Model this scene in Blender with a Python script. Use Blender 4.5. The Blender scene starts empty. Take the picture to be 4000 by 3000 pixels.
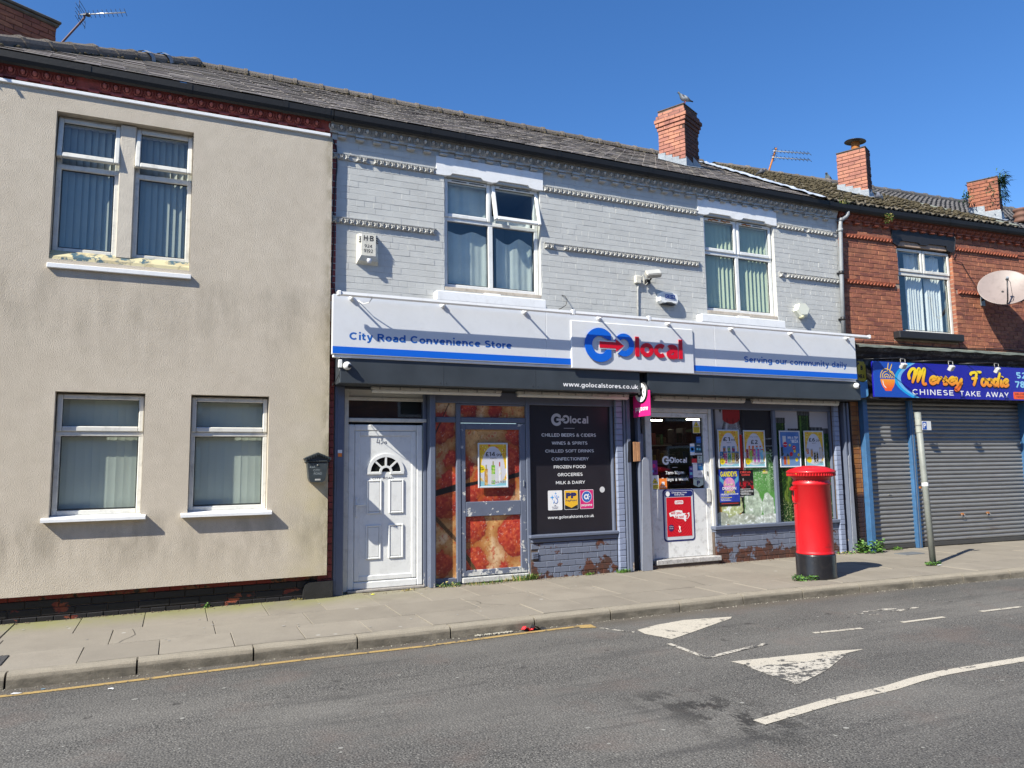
import bpy, math, random
import numpy as np
from mathutils import Vector, Matrix
random.seed(7)
SC = bpy.context.scene
COL = SC.collection
R = math.radians

# ------------------------------------------------------------------ camera, sky, sun, exposure
CAM = Vector((0.0, -9.2856, 1.55))
F_ = Vector((0.41084157, 0.9050607, 0.10988324))
R_ = Vector((0.9111147, -0.41192466, -0.01371433))
U_ = Vector((-0.03285131, -0.10575065, 0.99384988))
cd = bpy.data.cameras.new('camera')
cd.sensor_width = 36.0; cd.sensor_fit = 'HORIZONTAL'; cd.lens = 2886.1 / 4000 * 36
cd.clip_start = 0.05; cd.clip_end = 3000
co = bpy.data.objects.new('camera', cd); COL.objects.link(co)
co.matrix_world = Matrix(((R_.x, U_.x, -F_.x, CAM.x), (R_.y, U_.y, -F_.y, CAM.y), (R_.z, U_.z, -F_.z, CAM.z), (0, 0, 0, 1)))
SC.camera = co

TOSUN = Vector((-1.05, -0.42, 1.0)).normalized()
SUN_EL = math.asin(TOSUN.z); SUN_AZ = math.atan2(TOSUN.x, TOSUN.y)
w = bpy.data.worlds.new('World'); SC.world = w; w.use_nodes = True
wn = w.node_tree.nodes; wl = w.node_tree.links
bg = wn['Background']; bg.inputs[1].default_value = 0.102
sk = wn.new('ShaderNodeTexSky'); sk.sky_type = 'NISHITA'; sk.sun_disc = False
sk.sun_elevation = SUN_EL; sk.sun_rotation = SUN_AZ
sk.air_density = 1.0; sk.dust_density = 0.3; sk.ozone_density = 5.0; sk.altitude = 0
hs = wn.new('ShaderNodeHueSaturation'); hs.inputs['Hue'].default_value = .506; hs.inputs['Saturation'].default_value = 1.2; hs.inputs['Value'].default_value = 1.0
wl.new(sk.outputs[0], hs.inputs['Color']); wl.new(hs.outputs[0], bg.inputs[0])
sd = bpy.data.lights.new('sun', 'SUN'); sd.energy = 5.0; sd.angle = R(0.53); sd.color = (1.0, 0.95, 0.83)
so = bpy.data.objects.new('sun', sd); COL.objects.link(so)
so.rotation_euler = (-TOSUN).to_track_quat('-Z', 'Y').to_euler(); so.location = (-20, -12, 20)
SC.view_settings.view_transform = 'Standard'; SC.view_settings.look = 'None'
SC.view_settings.exposure = 0.85; SC.view_settings.gamma = 1.0
SC.view_settings.use_curve_mapping = False
SC.cycles.max_bounces = 7; SC.cycles.diffuse_bounces = 3; SC.cycles.transparent_max_bounces = 12
SC.cycles.caustics_reflective = False; SC.cycles.caustics_refractive = False

# ------------------------------------------------------------------ materials
def srgb(r, g, b):
    f = lambda c: (c / 255 / 12.92) if c <= 10 else (((c / 255 + 0.055) / 1.055) ** 2.4)
    return (f(r), f(g), f(b))
class NT:
    def __init__(s, name):
        s.m = bpy.data.materials.new(name); s.m.use_nodes = True
        s.t = s.m.node_tree; s.n = s.t.nodes; s.l = s.t.links
        s.b = s.n['Principled BSDF']; s.out = s.n['Material Output']
        s.geo = s.n.new('ShaderNodeNewGeometry')
        s.pos = s.geo.outputs['Position']
    def link(s, a, b): s.l.new(a, b)
    def noise(s, scale, detail=3, rough=.55, vec=None, dist=0):
        n = s.n.new('ShaderNodeTexNoise'); n.inputs['Scale'].default_value = scale
        n.inputs['Detail'].default_value = detail; n.inputs['Roughness'].default_value = rough
        n.inputs['Distortion'].default_value = dist
        s.link(vec if vec is not None else s.pos, n.inputs['Vector']); return n.outputs[0]
    def voro(s, scale, vec=None, feature='F1'):
        n = s.n.new('ShaderNodeTexVoronoi'); n.inputs['Scale'].default_value = scale; n.feature = feature
        s.link(vec if vec is not None else s.pos, n.inputs['Vector']); return n.outputs['Distance']
    def mapv(s, sc=(1, 1, 1), loc=(0, 0, 0), rot=(0, 0, 0), vec=None):
        n = s.n.new('ShaderNodeMapping'); n.inputs['Scale'].default_value = sc; n.inputs['Location'].default_value = loc
        n.inputs['Rotation'].default_value = rot
        s.link(vec if vec is not None else s.pos, n.inputs['Vector']); return n.outputs[0]
    def ramp(s, x, pts):
        n = s.n.new('ShaderNodeValToRGB'); e = n.color_ramp.elements
        while len(e) < len(pts): e.new(0.5)
        for i, (p, c) in enumerate(pts):
            e[i].position = p; e[i].color = (c, c, c, 1) if isinstance(c, (int, float)) else (*c, 1)
        s.link(x, n.inputs[0]); return n.outputs[0]
    def val(s, x, i):
        if isinstance(x, (int, float)): i.default_value = x
        elif isinstance(x, tuple): i.default_value = (*x, 1) if len(x) == 3 else x
        else: s.link(x, i)
    def mix(s, fac, a, b, mode='MIX'):
        n = s.n.new('ShaderNodeMix'); n.data_type = 'RGBA'; n.blend_type = mode
        s.val(fac, n.inputs[0]); s.val(a, n.inputs[6]); s.val(b, n.inputs[7]); return n.outputs[2]
    def math(s, op, a, b=0.0, clamp=False):
        n = s.n.new('ShaderNodeMath'); n.operation = op; n.use_clamp = clamp
        s.val(a, n.inputs[0]); s.val(b, n.inputs[1]); return n.outputs[0]
    def xyz(s, vec=None):
        n = s.n.new('ShaderNodeSeparateXYZ'); s.link(vec if vec is not None else s.pos, n.inputs[0]); return n.outputs
    def step(s, x, a, b):
        n = s.n.new('ShaderNodeMapRange'); n.interpolation_type = 'SMOOTHSTEP'
        s.val(x, n.inputs[0]); n.inputs[1].default_value = a; n.inputs[2].default_value = b; return n.outputs[0]
    def rnd(s):
        n = s.n.new('ShaderNodeObjectInfo'); return n.outputs['Random']
    def hsv(s, col, h=.5, sat=1.0, v=1.0):
        n = s.n.new('ShaderNodeHueSaturation'); s.val(h, n.inputs[0]); s.val(sat, n.inputs[1]); s.val(v, n.inputs[2])
        s.val(col, n.inputs[4]); return n.outputs[0]
    def bump(s, h, strength=.3, dist=.01, prev=None):
        n = s.n.new('ShaderNodeBump'); n.inputs['Strength'].default_value = strength; n.inputs['Distance'].default_value = dist
        s.link(h, n.inputs['Height'])
        if prev is not None: s.link(prev, n.inputs['Normal'])
        return n.outputs[0]
    def done(s, col, rough=.6, normal=None, metal=0, spec=.5, coat=0):
        s.val(col, s.b.inputs['Base Color']); s.val(rough, s.b.inputs['Roughness'])
        s.b.inputs['Metallic'].default_value = metal; s.b.inputs['Specular IOR Level'].default_value = spec
        s.b.inputs['Coat Weight'].default_value = coat; s.b.inputs['Coat Roughness'].default_value = .08
        if normal is not None: s.link(normal, s.b.inputs['Normal'])
        return s.m
_mc = {}
def plain(name, col, rough=.6, var=.10, scale=6, bump=0, bscale=60, metal=0, rand=0, spec=.5, dirt=0, coat=0):
    if name in _mc: return _mc[name]
    t = NT(name); n = t.noise(scale, 4)
    c = t.mix(t.ramp(n, [(.25, 0.0), (.75, 1.0)]), tuple(x * (1 - var) for x in col), tuple(min(1, x * (1 + var)) for x in col))
    if rand:
        v = t.math('ADD', t.math('MULTIPLY', t.rnd(), 2 * rand), 1 - rand); c = t.hsv(c, .5, 1.0, v)
    if dirt:
        d = t.ramp(t.noise(scale * 2.7, 6, .7), [(.5, 0.0), (.72, 1.0)]); c = t.mix(t.math('MULTIPLY', d, dirt), c, (.09, .08, .065))
    nm = t.bump(t.noise(bscale, 3), bump, .01) if bump else None
    m = t.done(c, rough, nm, metal, spec, coat); _mc[name] = m; return m
def glassmat(name, tint=(.94, .965, .955), refl=1.0):
    t = NT(name); t.n.remove(t.b)
    tr = t.n.new('ShaderNodeBsdfTransparent'); tr.inputs[0].default_value = (*tint, 1)
    gl = t.n.new('ShaderNodeBsdfGlossy'); gl.inputs['Roughness'].default_value = .02
    gl.inputs[0].default_value = (refl, refl, refl, 1)
    fr = t.n.new('ShaderNodeFresnel'); ior = t.n.new('ShaderNodeMix'); t.link(t.geo.outputs['Backfacing'], ior.inputs[0]); ior.inputs[2].default_value = 1.5; ior.inputs[3].default_value = 1 / 1.5; t.link(ior.outputs[0], fr.inputs[0])
    f2 = t.math('ADD', t.math('MULTIPLY', fr.outputs[0], 1.15), .0, True)
    nb = t.bump(t.noise(1.3, 1), .02, .05); t.link(nb, gl.inputs['Normal'])
    mx = t.n.new('ShaderNodeMixShader'); t.link(f2, mx.inputs[0]); t.link(tr.outputs[0], mx.inputs[1]); t.link(gl.outputs[0], mx.inputs[2])
    t.link(mx.outputs[0], t.out.inputs[0]); return t.m
def emis(name, col, s):
    t = NT(name); t.b.inputs['Emission Color'].default_value = (*col, 1); t.b.inputs['Emission Strength'].default_value = s
    return t.done(col, .5)
def attrmat(name, rough=.35, spec=.5, coat=0):
    t = NT(name); a = t.n.new('ShaderNodeVertexColor'); a.layer_name = 'Col'
    return t.done(a.outputs[0], rough, None, 0, spec, coat)

GLASS = glassmat('window_glass')
UPVC = plain('white_upvc', (.74, .75, .74), .32, .04, 3, dirt=.18)
UPVC_OLD = plain('aged_white_upvc', (.66, .65, .60), .4, .06, 3, dirt=.35)
PRINT = attrmat('printed_vinyl', .42)
PRINTG = attrmat('glossy_print', .22)
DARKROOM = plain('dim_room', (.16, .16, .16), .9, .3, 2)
WHITEP = plain('white_paint', (.78, .79, .80), .5, .04, 3, bump=.1, dirt=.15)
BLACKP = plain('black_plastic', (.018, .018, .02), .38, .25, 5, bump=.05)
PRINT_W = plain('white_ink', (.80, .80, .80), .45, .02)
PRINT_K = plain('black_ink', (.015, .015, .018), .5, .02)
def ink(name, c, rough=.45): return plain(name, c, rough, .02)
LEAD = plain('lead_flashing', (.21, .235, .265), .45, .25, 12, bump=.6, bscale=22)

def m_render():
    t = NT('cream_stucco'); x, y, z = t.xyz()
    n1 = t.noise(1.1, 5, .6); n2 = t.noise(7, 5, .6); g = t.noise(95, 3, .6); g2 = t.voro(120)
    c = t.mix(t.ramp(n2, [(.3, 0.0), (.7, 1.0)]), (.51, .45, .365), (.575, .51, .42))
    c = t.mix(t.math('MULTIPLY', t.ramp(n1, [(.42, 0.0), (.68, 1.0)]), .3), c, (.42, .365, .295))
    yel = t.math('MULTIPLY', t.step(x, .9, 1.72), t.ramp(t.noise(2.3, 4), [(.35, .25), (.7, 1.0)]))
    yel = t.math('MULTIPLY', yel, t.step(z, 3.6, 1.9))
    c = t.mix(t.math('MULTIPLY', yel, .65), c, (.52, .45, .24))
    # soot runs under the sills
    st = t.noise(2.2, 6, .65, t.mapv((2.0, 1, .7)))
    m1 = t.math('MULTIPLY', t.step(z, .25, .8), t.step(z, 1.25, .85))
    m2 = t.math('MULTIPLY', t.step(z, 2.4, 3.5), t.step(z, 3.85, 3.6))
    c = t.mix(t.math('MULTIPLY', t.math('MULTIPLY', t.math('MAXIMUM', m1, t.math('MULTIPLY', m2, .7)), t.ramp(st, [(.42, 0.0), (.66, 1.0)])), .55), c, (.25, .22, .175))
    edge = t.math('MULTIPLY', t.step(x, 1.55, 1.70), t.ramp(t.noise(9, 5, .7, t.mapv((1, 1, .4))), [(.4, 0.0), (.6, 1.0)]))
    c = t.mix(t.math('MULTIPLY', edge, .6), c, (.20, .17, .10))
    c = t.mix(t.ramp(g, [(.3, .22), (.55, 0.0)]), c, (.33, .29, .225))
    b = t.bump(g, .9, .006); b = t.bump(g2, .35, .004, b)
    return t.done(c, .92, b, spec=.2)
STUCCO = m_render()
def m_brick(name, cols, mottle=.35, rand=.3, rough=.85, soot=.25, hue=.012):
    t = NT(name); r = t.rnd()
    c = t.ramp(r, [(i / (len(cols) - 1), k) for i, k in enumerate(cols)])
    # joined courses have one object random: let the position vary them as well
    v = t.n.new('ShaderNodeTexVoronoi'); v.inputs['Scale'].default_value = 1.0
    t.link(t.mapv((4.4, 4.4, 12.0)), v.inputs['Vector'])
    rr = t.math('FRACT', t.math('ADD', r, t.xyz(v.outputs['Color'])[0]))
    c = t.ramp(rr, [(i / (len(cols) - 1), k) for i, k in enumerate(cols)])
    n = t.noise(26, 5, .65)
    c = t.mix(t.math('MULTIPLY', t.ramp(n, [(.45, 0.0), (.75, 1.0)]), mottle), c, tuple(k * .45 for k in cols[0]))
    c = t.mix(t.math('MULTIPLY', t.ramp(t.noise(3.1, 5, .7), [(.48, 0.0), (.72, 1.0)]), soot), c, (.05, .035, .03))
    c = t.hsv(c, .5, .9, 1.0)
    return t.done(c, rough, t.bump(t.noise(70, 4, .7), .5, .005), spec=.25)
RED_BRICK = m_brick('orange_red_brick', [(.34, .105, .05), (.25, .075, .045), (.42, .145, .06), (.18, .055, .04), (.37, .12, .052), (.28, .09, .045)], .5, soot=.4)
CH_BRICK = m_brick('chimney_brick', [(.40, .155, .10), (.30, .11, .08), (.46, .18, .10), (.34, .125, .09)], .35, soot=.25)
MORTAR = plain('sandy_mortar', (.34, .25, .19), .95, .3, 9, bump=.4)
MORTAR_D = plain('dark_mortar', (.10, .075, .06), .95, .3, 9, bump=.4)
SHADED_BRICK = m_brick('shaded_side_brick', [(.085, .045, .038), (.12, .055, .04), (.06, .035, .032), (.15, .06, .045)], .4, soot=.4)  # shade painted into the brick of the chimneys' right-hand faces, with soot mottling
def m_greypaint():
    t = NT('grey_masonry_paint'); n = t.noise(4, 5); r = t.rnd(); x, y, z = t.xyz()
    c = t.mix(t.ramp(n, [(.3, 0.0), (.7, 1.0)]), (.475, .48, .462), (.535, .54, .52))
    c = t.hsv(c, .5, 1.0, t.math('ADD', t.math('MULTIPLY', r, .07), .965))
    c = t.mix(t.math('MULTIPLY', t.ramp(t.noise(1.7, 6, .7), [(.5, 0.0), (.75, 1.0)]), .25), c, (.36, .36, .35))
    c = t.mix(t.math('MULTIPLY', t.ramp(t.noise(22, 6, .75), [(.62, 0.0), (.78, 1.0)]), .55), c, (.30, .25, .21))
    return t.done(c, .6, t.bump(t.noise(55, 4, .7), .55, .006), spec=.35)
GREYPAINT = m_greypaint()
def m_peel(name, paint, under, under2, thr=.55, scale=5, zlo=None, zhi=None, rough=.5, aniso=(1, 1, 1)):
    t = NT(name); v = t.mapv(aniso); n = t.noise(scale, 8, .68, v); x, y, z = t.xyz()
    if zlo is not None: n = t.math('ADD', n, t.math('MULTIPLY', t.step(z, zhi, zlo), .16))
    k = t.ramp(n, [(thr, 0.0), (thr + .015, 1.0)])
    p = t.mix(t.noise(9, 4), tuple(a * .88 for a in paint), tuple(a * 1.1 for a in paint))
    uu = t.mix(t.ramp(t.noise(scale * 3, 5), [(.45, 0.0), (.55, 1.0)]), under, under2)
    c = t.mix(k, p, uu)
    h = t.math('SUBTRACT', 1.0, k)
    b = t.bump(h, .5, .003); b = t.bump(t.noise(60, 4), .3, .004, b)
    return t.done(c, rough, b, spec=.35)
DARKLINER = plain('dark_liner', (.02, .02, .022), .9)
SLATEBLUE = m_peel('slate_blue_gloss', (.125, .145, .20), (.55, .55, .52), (.30, .22, .15), .71, 9, 0.0, .5, .42, (1, 1, .35))
RISER = m_peel('peeling_blue_brick_paint', (.15, .17, .225), (.11, .045, .03), (.075, .04, .032), .60, 4.2, 0.0, .38, .5)
PALEBRICK = m_peel('pale_blue_brick_paint', (.24, .28, .39), (.35, .38, .45), (.10, .1, .1), .74, 6, None, None, .5)
PLINTH = m_peel('peeling_black_plinth', (.016, .015, .017), (.20, .05, .025), (.15, .025, .018), .60, 3.6, None, None, .55, (.7, 1, 1.4))
PLINTH_T = m_peel('peeling_red_plinth', (.15, .018, .016), (.018, .014, .014), (.16, .06, .03), .50, 4.2, None, None, .55, (.7, 1, 1.4))
REDTRIM = plain('oxblood_paint', (.21, .035, .03), .62, .35, 14, bump=.35, bscale=40, dirt=.35)
GREYTRIM = plain('grey_moulding_paint', (.40, .40, .385), .6, .16, 10, bump=.35, bscale=45, dirt=.45)
BRICKTRIM = plain('terracotta_trim', (.27, .075, .04), .8, .3, 14, bump=.35, bscale=40, dirt=.4)
FASCIA = plain('charcoal_fascia', (.042, .05, .058), .42, .2, 2.5, bump=.05, bscale=12)
def m_slate():
    t = NT('welsh_slate'); r = t.rnd(); v = t.n.new('ShaderNodeTexVoronoi'); v.inputs['Scale'].default_value = 1
    t.link(t.mapv((4.0, 5.0, 5.0)), v.inputs['Vector'])
    rr = t.math('FRACT', t.math('ADD', r, t.xyz(v.outputs['Color'])[1]))
    c = t.ramp(rr, [(0, (.155, .14, .125)), (.3, (.215, .19, .17)), (.55, (.17, .15, .15)), (.8, (.245, .215, .18)), (1, (.13, .122, .115))])
    c = t.mix(t.math('MULTIPLY', t.ramp(t.noise(16, 6, .7), [(.5, 0.0), (.7, 1.0)]), .5), c, (.21, .20, .155))
    c = t.mix(t.math('MULTIPLY', t.ramp(t.noise(8, 6, .7), [(.64, 0.0), (.7, 1.0)]), .8), c, (.27, .25, .17))
    c = t.mix(t.ramp(t.noise(38, 3, .6), [(.76, 0.0), (.79, 1.0)]), c, (.5, .5, .46))
    return t.done(c, .62, t.bump(t.noise(40, 5, .7), .5, .008), spec=.4)
SLATE = m_slate()
def m_mosstile(name, a, b, moss):
    t = NT(name); r = t.rnd()
    c = t.mix(t.noise(12, 5), a, b)
    c = t.hsv(c, .5, 1, t.math('ADD', t.math('MULTIPLY', r, .4), .8))
    if moss:
        k = t.ramp(t.noise(9, 6, .75), [(.46, 0.0), (.6, 1.0)])
        mc = t.mix(t.noise(30, 4), (.055, .042, .02), (.12, .095, .05))
        c = t.mix(t.math('MULTIPLY', k, .6), c, mc)
    return t.done(c, .9, t.bump(t.noise(34, 5, .75), .9, .02), spec=.2)
MOSSTILE = m_mosstile('mossy_concrete_tile', (.085, .075, .06), (.19, .165, .125), True)
GREYTILE = m_mosstile('dark_concrete_tile', (.085, .082, .085), (.125, .12, .12), False)
RIDGE = m_mosstile('clay_ridge', (.11, .095, .085), (.19, .165, .14), False)
MOSS = plain('dry_moss', (.065, .052, .027), .95, .5, 30, bump=.8, bscale=60)
def m_paving():
    t = NT('concrete_flag'); x, y, z = t.xyz(); r = t.rnd()
    c = t.mix(t.noise(2.2, 5, .6), (.205, .182, .15), (.285, .255, .208))
    c = t.hsv(c, .5, 1, t.math('ADD', t.math('MULTIPLY', r, .16), .92))
    c = t.mix(t.ramp(t.noise(150, 2), [(.35, .4), (.55, 0.0)]), c, (.15, .14, .12))
    g = t.math('MULTIPLY', t.step(y, -.75, -.02), t.ramp(t.noise(2.0, 5, .7), [(.3, .2), (.6, 1.0)]))
    g = t.math('MULTIPLY', g, t.step(x, 3.5, 1.0))
    c = t.mix(t.math('MULTIPLY', g, .8), c, (.20, .205, .06))
    c = t.mix(t.ramp(t.noise(7, 5, .8), [(.70, 0.0), (.74, .55)]), c, (.09, .085, .075))
    v = t.voro(2.3); c = t.mix(t.ramp(v, [(.045, .75), (.06, 0.0)]), c, (.42, .41, .38))
    st = t.ramp(t.noise(1.2, 6, .7), [(.5, 0.0), (.7, .45)]); c = t.mix(st, c, (.16, .14, .115))
    return t.done(c, .88, t.bump(t.noise(120, 3, .7), .4, .003), spec=.25)
PAVING = m_paving()
def m_kerb():
    t = NT('kerb_concrete'); x, y, z = t.xyz()
    c = t.mix(t.noise(5, 6, .65), (.22, .195, .155), (.33, .295, .235))
    d = t.math('MULTIPLY', t.step(z, -.02, -.07), t.ramp(t.noise(4, 6, .7, t.mapv((1, 1, 2))), [(.35, .25), (.6, 1.0)]))
    c = t.mix(t.math('MULTIPLY', d, .8), c, (.075, .068, .055))
    c = t.mix(t.ramp(t.noise(130, 2), [(.35, .4), (.5, 0.0)]), c, (.12, .11, .09))
    return t.done(c, .9, t.bump(t.noise(70, 5, .75), .8, .006), spec=.2)
KERB = m_kerb()
def m_asphalt():
    t = NT('worn_asphalt'); x, y, z = t.xyz()
    agg = t.voro(62); agn = t.noise(85, 4, .75)
    c = t.mix(t.noise(.8, 5, .6), (.105, .100, .093), (.140, .134, .124))
    c = t.mix(t.ramp(agg, [(.12, .9), (.38, 0.0)]), c, (.31, .30, .27))
    c = t.mix(t.ramp(agn, [(.40, 1.0), (.53, 0.0)]), c, (.020, .020, .019))
    pale = t.ramp(t.noise(.45, 5, .6, t.mapv((1, 2.2, 1))), [(.42, 0.0), (.65, .4)]); c = t.mix(pale, c, (.19, .18, .163))
    # gutter dirt by the kerb
    gd = t.math('MULTIPLY', t.step(y, -2.62, -2.3), t.ramp(t.noise(3, 6, .75), [(.3, .3), (.6, 1.0)]))
    c = t.mix(t.math('MULTIPLY', gd, .75), c, (.10, .082, .06))
    # oil trail
    dx = t.math('SUBTRACT', x, t.math('ADD', 3.30, t.math('MULTIPLY', t.math('ADD', y, 4.7), -.2)))
    band = t.math('MULTIPLY', t.step(t.math('ABSOLUTE', dx), .55, .02), t.math('MULTIPLY', t.step(y, -5.95, -5.5), t.step(y, -4.4, -4.75)))
    oil = t.math('MULTIPLY', band, t.ramp(t.noise(6.5, 6, .72, t.mapv((1, .7, 1))), [(.47, 0.0), (.55, 1.0)]))
    c = t.mix(t.math('MULTIPLY', oil, .85), c, (.018, .017, .016))
    sp = t.math('MULTIPLY', t.step(y, -4.1, -3.2), t.step(y, -2.5, -2.9))
    sp = t.math('MULTIPLY', sp, t.ramp(t.noise(7, 3, .6, t.mapv((1, 1, 1), (3, 1, 0))), [(.66, 0.0), (.7, 1.0)]))
    c = t.mix(t.math('MULTIPLY', sp, .7), c, (.025, .023, .022))
    tr = t.ramp(t.noise(1.5, 5, .7, t.mapv((.35, 3.5, 1))), [(.55, 0.0), (.68, .5)]); c = t.mix(tr, c, (.045, .044, .043))
    tk = t.math('ABSOLUTE', t.math('SUBTRACT', t.math('FRACT', t.math('MULTIPLY', y, .55)), .5)); c = t.mix(t.math('MULTIPLY', t.step(tk, .30, .10), t.ramp(t.noise(.7, 5, .7, t.mapv((.5, 2, 1))), [(.35, .05), (.7, .38)])), c, (.062, .06, .057))
    pk = t.ramp(t.noise(1.3, 4, .6, t.mapv((1, 1, 1), (9, 4, 0))), [(.55, 0.0), (.7, .35)]); c = t.mix(pk, c, (.14, .105, .09))
    b = t.bump(agg, .7, .006); b = t.bump(agn, .6, .004, b)
    return t.done(c, .86, b, spec=.3)
ASPHALT = m_asphalt()
def m_marking(name, col, wear):
    t = NT(name); k = t.ramp(t.noise(13, 8, .75), [(wear, 0.0), (wear + .04, 1.0)])
    k2 = t.ramp(t.noise(120, 3, .7), [(.36, 1.0), (.44, 0.0)])
    kk = t.math('MAXIMUM', k, t.math('MULTIPLY', k2, .8))
    c = t.mix(t.noise(5, 5), tuple(a * .85 for a in col), col)
    c = t.mix(kk, c, (.075, .073, .07))
    return t.done(c, .8, t.bump(t.noise(130, 3), .5, .004), spec=.25)
MARK_W = m_marking('road_paint_white', (.50, .46, .385), .565)
MARK_WORN = m_marking('worn_road_paint_white', (.50, .465, .40), .485)
MARK_Y = m_marking('road_paint_yellow', (.40, .275, .105), .54)
def m_steel():
    t = NT('galvanised_slat'); x, y, z = t.xyz()
    c = t.mix(t.noise(6, 5, .6, t.mapv((.6, 1, 3))), (.17, .168, .162), (.30, .298, .29))
    c = t.hsv(c, .5, 1, t.math('ADD', t.math('MULTIPLY', t.rnd(), .2), .88))
    ru = t.math('MULTIPLY', t.ramp(t.noise(4, 6, .75, t.mapv((.6, 1, 2.5))), [(.55, 0.0), (.68, 1.0)]), t.math('MAXIMUM', t.step(z, .7, .1), t.step(z, 1.7, 2.1)))
    c = t.mix(t.math('MULTIPLY', ru, .6), c, (.12, .07, .045))
    return t.done(c, .42, t.bump(t.noise(30, 4), .25, .004), .35, .5)
STEEL = m_steel()
def m_reddish():
    t = NT('pillar_box_red'); x, y, z = t.xyz()
    c = t.mix(t.noise(3, 4), (.47, .006, .011), (.56, .008, .014))
    sc = t.ramp(t.noise(9, 7, .8, t.mapv((1, 1, 2.2))), [(.70, 0.0), (.735, 1.0)])
    c = t.mix(t.math('MULTIPLY', sc, .6), c, (.70, .18, .12)); c = t.mix(t.ramp(t.noise(3.5, 6, .7, t.mapv((1, 1, .3))), [(.55, 0.0), (.75, .35)]), c, (.30, .012, .012))
    yl = t.math('MULTIPLY', t.math('MULTIPLY', t.step(z, 1.375, 1.40), t.step(z, 1.44, 1.41)), t.ramp(t.noise(11, 4), [(.66, 0.0), (.69, 1.0)]))
    c = t.mix(yl, c, (.6, .42, .06))
    return t.done(c, t.ramp(t.noise(5, 5, .7), [(.3, .34), (.7, .5)]), t.bump(t.noise(7, 3), .14, .01), spec=.5, coat=.12)
PILLAR_RED = m_reddish()
LEAF = plain('weed_leaf', (.085, .19, .025), .6, .4, 20)
LEAF_D = plain('dark_fern_leaf', (.035, .085, .03), .6, .4, 20)
STRAW = plain('dry_grass', (.36, .30, .11), .8, .35, 20)
WOOD = plain('raw_timber', (.38, .19, .09), .75, .2, 14, bump=.3)
def m_terra():
    t = NT('glazed_brown_brick'); x, y, z = t.xyz(); c = t.ramp(t.rnd(), [(0, (.26, .11, .035)), (.5, (.19, .075, .03)), (1, (.32, .15, .05))])
    c = t.mix(t.step(z, 1.05, .92), c, (.032, .018, .018)); return t.done(c, .25, t.bump(t.noise(30, 3), .2, .004), spec=.6)
GLAZED = m_terra()
BLUEP = plain('blue_steel_paint', (.045, .13, .27), .45, .2, 6, dirt=.3)
BLACKST = m_peel('peeling_black_stone_paint', (.02, .02, .023), (.42, .40, .37), (.3, .27, .24), .70, 7, None, None, .5)
GREENLEAD = plain('weathered_lead', (.17, .19, .16), .7, .35, 5, bump=.5, bscale=18)
CORNICE_M = m_peel('peeling_black_timber', (.018, .018, .02), (.10, .10, .095), (.05, .045, .04), .52, 5, None, None, .6, (.6, 1, 1.6))

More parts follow.
